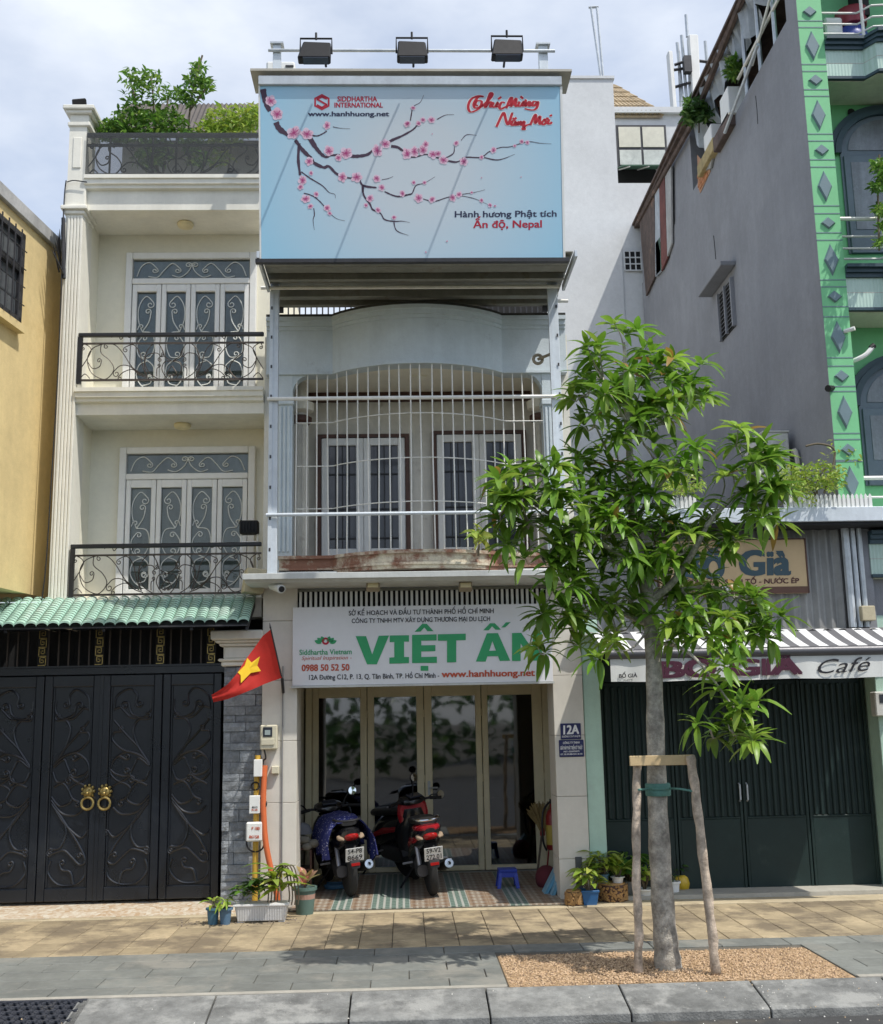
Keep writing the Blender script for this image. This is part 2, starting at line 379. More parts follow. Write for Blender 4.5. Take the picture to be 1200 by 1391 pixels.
# ================================================================== cream house
m_crm = M('cream_paint', (.80, .78, .69), .75, .07, 1.5, .12, streak=.10, dirt=(.60, .55, .43), damt=.12, dscale=1.4)
m_wall2 = M('pale_yellow_wall', (.82, .79, .66), .8, .06, 1.5, .1)
m_white = M('white_gloss_paint', (.82, .82, .79), .45, .05, 4, .05, streak=.05)
m_blk = M('black_iron', (.022, .022, .025), .45, .2, 12, .1, metal=.2)
m_brz = M('bronze_iron', (.075, .06, .05), .5, .2, 15, .1, metal=.4)
YL = .12; YB = .82; xL = aX(87, 290, YL); xP = aX(121, 300, YL); xR = -1.53
z_l2 = 3.1; z_s2t = aZ(230, 535, YL); z_s2 = aZ(230, 562, YL); z_s1t = aZ(230, 245, YL)-.02; z_s1 = aZ(230, 284, YL); z_cap = aZ(105, 150, YL)
ch = T('cream_house', 'narrow cream house with two iron balconies and rooftop plants', 'house', (-2.7, 4, 0))
obj('wall', B().box(xL+.03, xR, YB, 11, 0, z_s1t-.05), m_wall2, ch)
bx('side_wall', xL+.02, xP-.072, YL+.1, YB+.02, 3.0, z_s1+.1, m_wall2, ch)
for z0_, z1_ in ((z_s2, z_s2t), (z_s1, z_s1t)):
    bx('balcony_slab', xL+.06, xR, YL+.02, YB+.1, z0_, z1_, m_crm, ch)
    zt = z1_
    prof = [(YL+.02, zt-.10), (YL-.03, zt-.09), (YL-.03, zt-.055), (YL-.06, zt-.045), (YL-.06, zt+.01), (YL-.08, zt+.015), (YL-.08, zt+.06), (YL+.3, zt+.06), (YL+.3, zt-.10)]
    obj('ledge_moulding', B().prism([(xP-.06, a, b) for a, b in prof], (xR-xP+.06, 0, 0)), m_crm, ch)
bx('balcony_slab', xL+.06, xR, YL+.02, YB+.1, 3.0, aZ(230, 813, YL), m_crm, ch)
# fluted corner pillar
def pillar(z0_, z1_):
    w = xP-xL-.09; b = B(); b.box(xL+.03, xP-.06, YL-.03, YL+.34, z0_, z1_); obj('pillar', b, m_crm, ch)
    for k in range(5):
        xx = xL+.055+k*(w-.02)/5; obj('flute', B().box(xx, xx+.03, YL-.045, YL-.029, z0_+.12, z1_-.12), m_crm, ch, bev=.006)
    for (za, zb2, e) in ((z1_-.10, z1_-.05, .02), (z1_-.05, z1_, .05), (z0_, z0_+.07, .03)):
        obj('pillar_moulding', B().box(xL+.03-e, xP-.06+e, YL-.035-e, YL+.36, za, zb2), m_crm, ch, bev=.01)
pillar(2.9, z_s1+.02)
bx('pillar_block', xL+.01, xP-.04, YL-.04, YL+.36, z_s1+.02, z_s1t, m_crm, ch, bev=.01)
bx('pillar_block', xL+.03, xP-.06, YL-.03, YL+.34, z_s1t, z_cap-.2, m_crm, ch)
obj('panel_moulding', B().box(xL+.08, xP-.11, YL-.042, YL-.029, z_s1t+.16, z_cap-.36), m_crm, ch, bev=.008)
for a, b_, e in ((z_cap-.22, z_cap-.17, .02), (z_cap-.17, z_cap-.07, 0), (z_cap-.07, z_cap-.03, .04), (z_cap-.03, z_cap+.02, .07)):
    obj('pillar_moulding', B().box(xL+.03-e, xP-.06+e+.02, YL-.035-e, YL+.38+e, a, b_), m_crm, ch, bev=.008)
# balcony doors
m_dglass = glassmat('net_curtain_glass', (.82, .85, .83), .0)
m_curt = M('grey_net_curtain', (.40, .42, .39), .9, .15, 3, .0, streak=.35)
m_scr = M('pale_scroll_iron', (.72, .74, .70), .5, .1, 10, .0)
def door4(x0, y0, x1, y1, yb, label):
    """four white leaves with a transom, pixel box on the back wall, bottom at world height yb"""
    X0, X1 = aX(x0, (y0+y1)/2, YB), aX(x1, (y0+y1)/2, YB); Zt = aZ((x0+x1)/2, y0, YB); Zb = yb; Zm = Zt-(Zt-Zb)*.17
    d = obj('balcony_door', B().box(X0, X1, YB-.012, YB+.02, Zb, Zt), m_curt, ch, label=label)
    e = .05
    for (a, b_, c, dd) in ((X0-e, X0+.03, Zb, Zt+e), (X1-.03, X1+e, Zb, Zt+e), (X0+.032, X1-.032, Zt-.03, Zt+e), (X0+.032, X1-.032, Zm-.035, Zm+.035)):
        obj('frame', B().box(a, b_, YB-.075, YB+.01, c, dd), m_white, d, bev=.008)
    W_ = (X1-X0-.07)/4
    def scrolls(xa, xb, za, zb2, curves):
        s = B()
        for c in curves: s.tube([(xa+(xb-xa)*u, YB-.028, za+(zb2-za)*v) for u, v in c], .0068, 5)
        obj('scrollwork', s, m_scr, d)
    a_ = (X1-X0)/(Zt-Zm)
    tr = []
    for s_ in (0, 1):
        for cset in ([(.02, .15), (.06, .7), (.13, .9), (.2, .55)], [(.12, .15), (.2, .1), (.26, .5), (.33, .85), (.4, .55)], [(.33, .2), (.40, .1), (.47, .4), (.5, .8)]):
            q = curl([(x*a_, y) for x, y in cset], .14, -1, 1.2); tr.append([((x/a_) if not s_ else 1-x/a_, y) for x, y in q])
    obj('pane', B().box(X0+.04, X1-.04, YB-.022, YB-.018, Zm+.036, Zt-.031), m_dglass, d)
    scrolls(X0+.05, X1-.05, Zm+.04, Zt-.04, tr)
    for k in range(4):
        xa, xb = X0+.035+k*W_+.004, X0+.035+(k+1)*W_-.004; f = .054; zb2, zt2 = Zb+.01, Zm-.04
        for (p0, p1, q0, q1) in ((xa, xa+f, zb2, zt2), (xb-f, xb, zb2, zt2), (xa+f, xb-f, zt2-.09, zt2), (xa+f, xb-f, zb2, zb2+.16)):
            obj('leaf_rail', B().box(p0, p1, YB-.065, YB-.02, q0, q1), m_white, d, bev=.006)
        obj('pane', B().box(xa+f, xb-f, YB-.022, YB-.018, zb2+.16, zt2-.09), m_dglass, d)
        ar = (zt2-zb2-.25)/(xb-xa-2*f); cv = []; mir = k % 2
        for cset, r, sg in (([(.30, .60), (.08, .72), (.10, .86), (.45, .96), (.82, .90)], .2, -1), ([(.30, .60), (.62, .70), (.72, .80)], .16, 1), ([(.05, .62), (.12, .66)], .12, -1), ([(.30, .60), (.80, .58), (.95, .46), (.75, .35), (.40, .34)], .17, -1),
                            ([(.62, .31), (.16, .36), (.06, .47), (.3, .55)], .15, -1), ([(.9, .0), (.35, .06), (.06, .16), (.2, .27), (.62, .31)], .0, 1), ([(.62, .31), (.92, .25), (.95, .15)], .2, -1), ([(.35, .06), (.75, .08), (.85, .13)], .13, 1)):
            q = curl([(x, y*ar) for x, y in cset], r, sg, 1.1); cv.append([(1-x if mir else x, y/ar) for x, y in q])
        scrolls(xa+f, xb-f, zb2+.16, zt2-.09, cv)
    return d
door4(176, 351, 343, 525, z_s2t+.06, 'upper white balcony door with scrolled panes')
door4(167, 614, 341, 812, aZ(230, 813, YL)+.01, 'lower white balcony door with scrolled panes')
# ceiling lights
for (x, y, zz) in ((252, 303, z_s1), (248, 576, z_s2)):
    q = CAM+ray(x, y)*((zz-CAM.z)/ray(x, y).z)
    tag(obj('ceiling_light', B().lathe([(.09, 0), (.1, -.02), (.085, -.05), (.04, -.065), (0, -.068)], (q.x, q.y, zz), 20), M('cream_lamp_glass', (.78, .68, .42), .4, .1), None, smooth=True),
        'round cream ceiling light under the %s balcony of the cream house' % ('roof' if y < 400 else 'middle'), 'lamp')
# iron railings, drawn once as a pattern
RC = [([(490, 300), (470, 240), (485, 185), (540, 172), (565, 190)], 14, -1), ([(500, 312), (440, 290), (385, 245), (330, 240), (292, 270)], 20, -1), ([(490, 305), (462, 250), (440, 170), (400, 125), (350, 140)], 15, -1),
      ([(480, 300), (400, 250), (340, 170), (290, 125), (240, 120)], 14, -1), ([(210, 125), (212, 170), (265, 212), (290, 265), (240, 315), (160, 280), (132, 205), (160, 145), (230, 118)], 0, 1),
      ([(132, 215), (165, 255), (205, 245), (215, 215)], 14, -1), ([(90, 262), (140, 185), (150, 145), (110, 120), (96, 140)], 10, -1), ([(90, 315), (120, 285), (150, 310)], 0, 1),
      ([(632, 217), (590, 222), (575, 262), (605, 310), (632, 322)], 0, 1), ([(632, 217), (588, 190), (566, 140), (535, 115), (490, 150), (470, 215), (500, 280), (560, 318)], 0, 1), ([(566, 140), (582, 175), (555, 200)], 12, -1),
      ([(632, 245), (605, 285), (620, 300)], 8, -1), ([(545, 300), (545, 260), (560, 250)], 10, -1), ([(270, 85), (280, 68), (310, 70), (325, 95), (352, 70), (375, 85), (400, 70), (432, 80), (425, 100)], 0, 1),
      ([(440, 285), (400, 262), (350, 275), (320, 300)], 12, -1)]
def railing(xl, yr, ybm, label):
    zt, zb_ = aZ(235, yr, YL-.03), aZ(235, ybm, YL-.03); X0 = aX(xl, (yr+ybm)/2, YL-.03)
    r = obj('railing', B().box(X0, xR, YL-.055, YL-.005, zt-.045, zt), m_blk, ch, bev=.008, label=label)
    obj('post', B().box(X0, X0+.045, YL-.05, YL-.01, zb_-.03, zt-.046), m_blk, r)
    hh = zt-zb_
    obj('rail', B().box(X0+.046, xR, YL-.042, YL-.022, zt-hh*.235, zt-hh*.20), m_brz, r); obj('rail', B().box(X0+.046, xR, YL-.042, YL-.022, zb_, zb_+.022), m_brz, r)
    sx_ = (xR-X0)/(1180-75); s = B()
    for pts, rr, sg in RC:
        q = curl(pts, rr, sg)
        for mir in (0, 1):
            L = [((1268-x) if mir else x, y) for x, y in q]
            s.tube([(X0+(x-75)*sx_, YL-.032, zt-(y-60)/(325-60)*hh*1.0) for x, y in L], .0055, 5)
    obj('scrollwork', s, m_brz, r)
railing(106, 452, 517, 'upper scrolled iron balcony railing'); railing(95, 738, 808, 'lower scrolled iron balcony railing')
# roof terrace: netted railing, parapet plants, dark sheet roof behind
zr0, zr1 = z_s1t+.06, aZ(230, 183, YL)
m_net = see_through('black_shade_net', (.06, .065, .065), .45)
rr = obj('railing', B().box(xP-.05, xR, YL-.04, YL, zr1-.04, zr1), m_blk, ch, label='rooftop railing covered with dark netting')
obj('shade_net', B().box(xP-.05, xR, YL-.062, YL-.060, zr0+.01, zr1-.005), m_net, rr)
obj('rail', B().box(xP-.05, xR, YL-.04, YL-.01, zr0, zr0+.03), m_blk, rr); obj('rail', B().box(xP-.05, xR, YL-.04, YL-.01, zr1-.16, zr1-.135), m_blk, rr)
s = B(); sx_ = (xR-xP+.05)/(1180-75)
for pts, r_, sg in RC[:13]:
    q = curl(pts, r_, sg)
    for mir in (0, 1): s.tube([(xP-.05+(((1268-x) if mir else x)-75)*sx_, YL-.025, zr1-(y-60)/265*(zr1-zr0)) for x, y in q], .008, 5)
obj('scrollwork', s, m_blk, rr)
for x in (150, 208, 240): obj('post', B().tube([(aX(x, 215, YL), YL-.02, zr0), (aX(x, 215, YL), YL-.02, zr1-.04)], .012, 6), m_blk, rr)
m_sheet = M('dark_roof_sheet', (.10, .085, .075), .7, .25, 3, .2)
rb = B(); zs = aZ(300, 145, 1.9); za = aZ(300, 182, 1.5)
xa, xb = aX(150, 150, 1.9), -1.3; n_ = 40; A = []; Bq = []
for i in range(n_*2+1):
    x = xa+(xb-xa)*i/(n_*2); h = .03 if i % 2 else 0; A.append((x, 1.75, za+.1+h)); Bq.append((x, 2.6, zs+.45+h))
rb.strip(A, Bq); rb.strip([(a[0], a[1], a[2]-.02) for a in A], [(a[0], a[1], a[2]-.02) for a in Bq]); obj('roof_sheet', rb, m_sheet, ch)
bx('roof_room_wall', xa+.1, xb, 2.2, 2.4, z_s1t, za+.3, M('shaded_plaster', (.5, .49, .44), .9, .1), ch)
obj('roof_deck', B().box(xL+.06, xR, YL+.05, 11, z_s1t-.04, z_s1t+.03), m_conc, ch)
# floodlight standing on the pillar
m_bplastic = M('black_plastic', (.007, .007, .008), .6, .15, 10, .05)
fl = at(108, 140, YL+.15)
ft = T('floodlight', 'small black floodlight on top of the cream corner pillar', 'floodlight', (fl.x, fl.y, z_cap+.02))
obj('lamp_body', B().obox((fl.x, fl.y, fl.z+.0), (.075, .02, .02), (-.01, .05, .02), (0, -.02, .04)), m_bplastic, ft, bev=.01)
obj('bracket', B().tube([(fl.x, fl.y, z_cap+.02), (fl.x, fl.y, fl.z)], .012, 6), m_bplastic, ft)
# iron spikes at the left of the pillar
sp = T('spike_guard', 'fan of black iron spikes between the yellow house and cream pillar', 'spikes', (xL-.05, YL, aZ(84, 375, YL)))
for k in range(9):
    a = at(84+random.uniform(-4, 3), 372-k*2, YL-.08+.04*k); b_ = at(70+k*2.2, 338-k*5.5, YL-.2+.05*k)
    obj('spike', B().tube([a, a.lerp(b_, .8), b_], [.011, .010, .001], 5), m_blk, sp)
obj('mounting_bar', B().tube([at(86, 296, YL-.05), at(87, 378, YL-.05)], .022, 6), m_blk, sp)
# cable running down the pillar
cab = tag(obj('cable', B().tube(cr([at(90, 245, YL-.06), at(88, 262, YL-.06), at(86, 300, YL-.07), at(83, 400, YL-.07), at(78, 520, YL-.07), at(70, 650, YL-.07), at(63, 760, YL-.07), at(57, 815, YL-.07)], 6), .008, 5), m_blk), 'thin black cable running down the left edge of the cream pillar', 'cable')
cab = tag(obj('cable', B().tube(cr([at(118, 247, YL-.08), at(100, 245, YL-.08), at(91, 247, YL-.08)], 6), .007, 5), m_blk), 'short black cable crossing the pillar under the roof railing', 'cable')
# projector lamp and box standing on the lower balcony
q = at(339, 717, .35)
lt = T('floodlight', 'black floodlight on white legs on the lower cream balcony', 'floodlight', (q.x, q.y, aZ(338, 808, .3)))
obj('lamp_body', B().obox((q.x, q.y, q.z), (.105, 0, 0), (0, .06, 0), (0, -.01, .075)), m_bplastic, lt, bev=.012)
for i in range(6): obj('cooling_fin', B().box(q.x-.09+i*.034, q.x-.085+i*.034, q.y-.085, q.y-.06, q.z-.05, q.z+.06), m_bplastic, lt)
for dx in (-.09, .09): obj('leg', B().tube([(q.x+dx, q.y, q.z-.06), (q.x+dx, q.y, q.z-.7)], .012, 6), m_white, lt)
obj('crossbar', B().tube([(q.x-.09, q.y, q.z-.16), (q.x+.09, q.y, q.z-.16)], .01, 6), m_white, lt)
q = at(345, 790, -.02)
tag(obj('cardboard_box', B().obox((q.x, q.y, q.z), (.10, .03, -.01), (-.03, .10, 0), (.02, 0, .13)), M('tan_board', (.50, .44, .30), .85, .15, 5, .1), None, bev=.008), 'tan box at the right end of the lower cream balcony', 'box')

# ================================================================== green tile awning over the gate
m_grn = M('green_glazed_tile', (.36, .56, .46), .45, .12, 4, .1, rnd=.06, dirt=(.46, .60, .53), damt=.45)
YF, YK = -.42, .14
zf, zk = aZ(170, 847, YF), aZ(170, 813, YK)
aw = T('tile_awning', 'green ribbed tile awning above the black gate', 'awning', (-3, -.1, zf))
x0_, x1_ = -6.2, aX(338, 835, YF); pw = .1135; nt = int((x1_-x0_)/pw)
tb = B(); rows = 13; ns = 9
for j in range(rows):
    t0, t1 = j/rows, (j+1)/rows
    for (ta, zz0, zz1) in ((t0, .008, 0),):
        A = []; C2 = []
        for k in range(ns):
            a = pi*k/(ns-1); xx = -cos(a)*pw*.5; hz = sin(a)*.036
            A.append((xx, YF+(YK-YF)*t0, zf+(zk-zf)*t0+hz-.0)); C2.append((xx, YF+(YK-YF)*(t1), zf+(zk-zf)*t1+hz-.006))
        tb.strip(A, C2)
        if j == 0:
            tb.strip([(p_[0], p_[1], p_[2]-.02) for p_ in A], A)
tm = tb.mesh('barrel_tile', norm=False); tm.materials.append(m_grn)
for k in range(nt+1):
    yo = 0
    q = inst('barrel_tile', tm, (x1_-pw*(k+.5), .0+(.02 if k < 8 else -.01 if k < 15 else -.03), .012 if k < 8 else 0), None); q.parent = aw; q.matrix_parent_inverse = wmat(aw).inverted()
obj('under_sheet', B().prism([(x0_, YF+.03, zf-.03), (x1_-.01, YF+.03, zf-.03), (x1_-.01, YK, zk-.03), (x0_, YK, zk-.03)], (0, 0, -.012)), m_dkmetal, aw)
for xx in (-4.1, -3.1, -2.2, x1_-.04): obj('rafter', B().prism([(xx, YF+.06, zf-.044), (xx, YK, zk-.044), (xx, YK, zk-.12), (xx, YF+.06, zf-.075)], (.03, 0, 0)), m_blk, aw)

# ================================================================== black gate with grille above
YG = .25; zg0, zg1 = aZ(150, 1223, YG), aZ(150, 917, YG)
m_gate = M('blue_black_gate_paint', (.007, .010, .016), .30, .2, 2, .12, 60, spec=.6, dirt=(.02, .023, .028), damt=.3, dscale=2)
m_gold = M('old_brass', (.40, .30, .11), .38, .25, 25, .2, metal=.8)
gtt = T('gate', 'black metal double gate with scroll relief and brass lion knockers', 'gate', (aX(134, 1223, YG), YG, zg0))
xs = [aX(-30, 1060, YG), aX(55, 1060, YG), aX(134.5, 1060, YG), aX(218, 1060, YG), aX(300, 1060, YG)]
GC = [([(300, 260), (320, 170), (400, 125), (445, 165), (440, 215)], 22, -1), ([(535, 195), (530, 260), (480, 305), (410, 280), (395, 225)], 26, -1), ([(300, 255), (335, 238), (365, 265), (400, 300), (440, 310)], 0, 1), ([(300, 320), (380, 415), (450, 490), (515, 590)], 0, 1),
      ([(300, 250), (340, 240)], 0, 1), ([(515, 590), (450, 490), (420, 390), (450, 320), (510, 315)], 22, -1), ([(500, 570), (440, 530), (350, 500), (290, 440), (300, 395), (340, 390)], 18, -1),
      ([(515, 600), (470, 545), (380, 515), (300, 560), (275, 640), (330, 695), (390, 665)], 24, 1), ([(275, 620), (310, 650), (380, 660), (420, 600), (450, 555), (510, 600)], 0, 1), ([(300, 560), (330, 540), (370, 560)], 18, -1), ([(515, 630), (480, 690), (410, 680), (395, 630)], 20, -1),
      ([(510, 780), (450, 835), (380, 810), (390, 760), (440, 700), (500, 720)], 0, 1), ([(290, 720), (340, 700), (395, 735), (370, 790), (330, 810)], 18, -1), ([(510, 800), (430, 880), (340, 890), (290, 850)], 0, 1), ([(505, 820), (420, 930), (340, 1000), (290, 1025), (258, 990)], 20, -1),
      ([(500, 830), (420, 920), (395, 1010), (430, 1085), (490, 1090)], 24, 1), ([(420, 920), (310, 1060), (255, 1160), (290, 1185), (345, 1140), (400, 1100), (480, 1120)], 20, -1), ([(250, 1190), (255, 1260), (320, 1305), (420, 1300), (490, 1230), (480, 1160)], 0, 1),
      ([(320, 1305), (345, 1230), (400, 1215), (420, 1180)], 18, -1), ([(270, 1130), (290, 1120)], 14, 1)]
for k in range(4):
    xa, xb = xs[k]+.004, xs[k+1]-.004; lf = .085
    g = obj('gate_leaf', B().box(xa+lf-.01, xb-lf+.01, YG+.02, YG+.035, zg0+.1, zg1-.1), m_gate, gtt)
    for (p0, p1, q0, q1) in ((xa, xa+lf, zg0, zg1), (xb-lf, xb, zg0, zg1), (xa+lf, xb-lf, zg1-.12, zg1), (xa+lf, xb-lf, zg0, zg0+.13)):
        obj('leaf_frame', B().box(p0, p1, YG-.012, YG+.04, q0, q1), m_gate, g, bev=.007)
    for (p0, p1, q0, q1) in ((xa+lf+.004, xa+lf+.022, zg0+.135, zg1-.125), (xb-lf-.022, xb-lf-.004, zg0+.135, zg1-.125)):
        obj('leaf_bead', B().box(p0, p1, YG+.004, YG+.021, q0, q1), m_gate, g, bev=.004)
    px0, px1 = xa+lf+.03, xb-lf-.03; s = B()
    for pts, r_, sg in GC:
        for q in (curl(pts, r_, sg),):
            L = []
            for x, y in q:
                yy = (y-120)/(1310-120); x0c = 300-50*yy; w_ = 240-5*yy; u = (x-x0c)/w_; u = 1-u if k % 2 else u
                L.append((px0+(px1-px0)*u, YG+.014, zg1-.14-(zg1-zg0-.29)*yy))
            s.tube(L, .0125, 6)
    obj('scrollwork', s, m_gate, g)
    if k in (1, 2):
        c = at(119 if k == 1 else 142, 1087, YG-.03); kn = B()
        kn.ell((c.x, YG-.03, c.z+.085), .058, .035, .06, 12, 8)
        for i in range(9): a = pi*2*i/9; kn.ell((c.x+.062*cos(a), YG-.02, c.z+.09+.062*sin(a)), .018, .018, .018, 6, 4)
        kn.ell((c.x, YG-.068, c.z+.07), .022, .02, .018, 8, 5); kn.ell((c.x-.022, YG-.058, c.z+.105), .012, .012, .012, 6, 4); kn.ell((c.x+.022, YG-.058, c.z+.105), .012, .012, .012, 6, 4)
        kk = obj('lion_knocker', kn, m_gold, g, smooth=True)
for (a, b_) in ((xs[2], .02),): obj('meeting_bar', B().box(a-.02, a+.02, YG-.022, YG-.013, zg0, zg1), m_gate, gtt, bev=.004)
for kx in (119, 142):
    c = at(kx, 1087, YG-.05); obj('knocker_ring', B().tube([(c.x+.062*cos(t*pi/8), YG-.055, c.z-.035+.062*sin(t*pi/8)) for t in range(17)], .0135, 8), m_gold, gtt, smooth=True)
# transom grille
zt0, zt1 = zg1+.01, aZ(150, 858, YG)
m_dark = M('dark_void', (.012, .012, .013), .8, .1)  # near-black with the shade of open depths in its colour; also cracks, strips
tg = T('transom_grille', 'dark bar grille with gold key pattern strips above the gate', 'grille', (-3, YG, zt0))
for z, h in ((zt0, .07), (zt0+.075, .02), (zt1+.02, .08)): obj('rail', B().box(-6, xs[4]+.05, YG-.01, YG+.03, z, z+h), m_gate, tg)
obj('grille_shade_sheet', B().box(-6, xs[4]+.4, .46, .49, 0, zt1+.35), m_dark, tg)  # near-black sheet stands for the shade behind gate and grille
xg = [aX(v, 885, YG) for v in (58, 135, 218, 287)]
pitch = (xg[2]-xg[1])/6
for i in range(-14, 12):
    xx = xg[1]+i*pitch
    if xx > xg[3]-.02 or min(abs(xx-v) for v in xg) < .05: continue
    obj('bar', B().box(xx-.008, xx+.008, YG, YG+.016, zt0+.095, zt1+.02), m_brz, tg)
for v in xg:
    w = .052; st = obj('key_strip', B().box(v-w, v+w, YG-.004, YG+.02, zt0+.096, zt1+.019), m_dark, tg); kp = B(); hh = (zt1-zt0-.07)/4
    for j in range(4):
        zb = zt0+.1+j*hh; sx_ = 1 if j % 2 == 0 else -1
        pts = [(-.8, .05), (.8, .05), (.8, .92), (-.5, .92), (-.5, .35), (.3, .35), (.3, .65), (-.1, .65)]
        for a, b_ in zip(pts[:-1], pts[1:]):
            ax_, bx_ = sorted((v+a[0]*w*sx_*.9, v+b_[0]*w*sx_*.9)); az, bz = sorted((zb+a[1]*hh, zb+b_[1]*hh)); kp.box(ax_-.005, bx_+.005, YG-.009, YG-.0045, az-.005, bz+.005)
    obj('key_pattern', kp, m_gold, st)
# ================================================================== stone gate pillar
m_stone = M('grey_split_stone', (.27, .29, .31), .75, .3, 14, 1.0, 40, rnd=.28, spec=.4)
xq0, xq1 = aX(302.5, 1050, .06), aX(357, 1050, .06); zc = aZ(325, 905, .06)
stp = T('stone_pillar', 'grey split stone gate pillar with cream moulded cap', 'pillar', ((xq0+xq1)/2, .2, 0))
obj('core', B().box(xq0+.01, xq1, .10, .5, 0, zc), M('mortar_grey', (.2, .2, .2), .9), stp)
z = .02; row = 0
while z < zc-.03:
    h = min(random.choice([.075, .095, .12]), zc-z); x = xq0
    cuts = sorted(random.sample([.18, .3, .42, .55, .66, .8], random.choice([1, 1, 2]))); e = [0]+cuts+[1]
    for a, b_ in zip(e[:-1], e[1:]):
        xa, xb = xq0+(xq1-xq0)*a+.002, xq0+(xq1-xq0)*b_-.002; d = random.uniform(.0, .025)
        b = B(); nx = 3; P_ = []
        for jj in range(3):
            for ii in range(nx+1):
                edge = (jj in (0, 2)) or ii in (0, nx)
                P_.append((xa+(xb-xa)*ii/nx, .07-d-(0 if edge else random.uniform(.002, .016)), z+.002+(h-.004)*jj/2))
        fs = [(jj*(nx+1)+ii, jj*(nx+1)+ii+1, (jj+1)*(nx+1)+ii+1, (jj+1)*(nx+1)+ii) for jj in range(2) for ii in range(nx)]
        per = [0, 1, 2, 3, 7, 11, 10, 9, 8, 4]; k0 = len(P_); P_ += [(P_[i][0], .11, P_[i][2]) for i in per]
        fs += [(per[i], k0+i, k0+(i+1) % 10, per[(i+1) % 10]) for i in range(10)]
        obj('stone', b.add(P_, fs), m_stone, stp)
    z += h
zz = zc
for h, e in ((.05, .03), (.03, .06), (.13, .01), (.035, .05), (.03, .09), (.10, .13)):
    obj('cap_moulding', B().box(xq0-e, xq1+.0, .05-e, .5, zz, zz+h-.001), m_crm, stp, bev=.012); zz += h
# mosaic apron in front of the gate
m_mos = M('pebble_mosaic', (.52, .45, .33), .8, .1, 3, .3)
n, l = m_mos.node_tree.nodes, m_mos.node_tree.links
vo = n.new('ShaderNodeTexVoronoi'); vo.inputs['Scale'].default_value = 28; tcn = n.new('ShaderNodeTexCoord'); l.new(tcn.outputs['Object'], vo.inputs['Vector'])
cx_ = n.new('ShaderNodeValToRGB'); cx_.color_ramp.elements[0].color = (.62, .58, .48, 1); cx_.color_ramp.elements[1].color = (.40, .26, .14, 1); l.new(vo.outputs['Color'], cx_.inputs['Fac']); l.new(cx_.outputs[0], n['Principled BSDF'].inputs['Base Color'])
struct('gate_apron', B().prism([(-6, -.25, .004), (-6, .0, .035), (-6, .6, .075), (-6, .6, -.2), (-6, -.25, -.2)], (4.4, 0, 0)), m_mos)
# ================================================================== middle house
m_blue = M('pale_blue_paint', (.60, .67, .70), .8, .08, 2, .25, streak=.10, dirt=(.40, .44, .46), damt=.22, dscale=5)
m_ivory = M('ivory_paint', (.72, .69, .60), .8, .08, 2, .15, streak=.10, dirt=(.50, .46, .38), damt=.2, dscale=4)
m_soff = M('ivory_ceiling', (.86, .82, .70), .85, .06)
m_brown = M('brown_timber', (.10, .045, .03), .55, .3, 6, .2, streak=.15)
m_tile = M('beige_stone_tile', (.70, .665, .59), .45, .07, 2, .05, 20, rnd=.04, streak=.05)
m_steel = M('galvanised_steel', (.56, .60, .63), .42, .15, 6, .1, metal=.35, streak=.12)
m_steelw = M('pale_blue_steel', (.66, .72, .77), .45, .10, 5, .1, streak=.15, dirt=(.30, .22, .16), damt=.08, dscale=9)
m_whitebar = M('white_painted_bar', (.80, .79, .74), .5, .1, 8, .1, dirt=(.45, .3, .2), damt=.05, dscale=12)
XA, XB = -1.53, 1.93
mh = T('middle_house', 'narrow pale blue shop house behind a billboard', 'house', (.2, 4, 0))
# body
bx('side_wall', XA, -1.25, .36, 10, 0, 3.35, m_ivory, mh); bx('side_wall', 1.86, XB, .36, 10, 0, 3.35, m_ivory, mh)
bx('side_wall', XA, XA+.10, .2, 10, 3.35, 6.2, m_ivory, mh); bx('side_wall', XB-.10, XB, .2, 10, 3.35, 6.2, m_ivory, mh)
bx('floor_slab', XA, XB, .1, 10, 3.22, 3.5, m_ivory, mh); bx('roof_slab', XA, XB, .6, 10, 5.95, 6.25, m_ivory, mh)
bx('back_wall', XA, XB, 9.8, 10, 0, 6.2, m_ivory, mh)
# pillars with large tiles
for (xa, xb) in ((aX(355, 1060), aX(403, 1060)), (aX(756, 1060), aX(797, 1060))):
    pl_ = obj('pillar', B().box(xa+.012, xb-.012, .012, .5, 0, 3.30), M('grout', (.5, .47, .42), .9), mh)
    zj = [0, .42, 1.05, 1.68, 2.31, 2.94, 3.30]
    for a, b_ in zip(zj[:-1], zj[1:]): obj('tile', B().box(xa, xb, 0, .49, a+.0025, b_-.0025), m_tile, pl_, bev=.003)
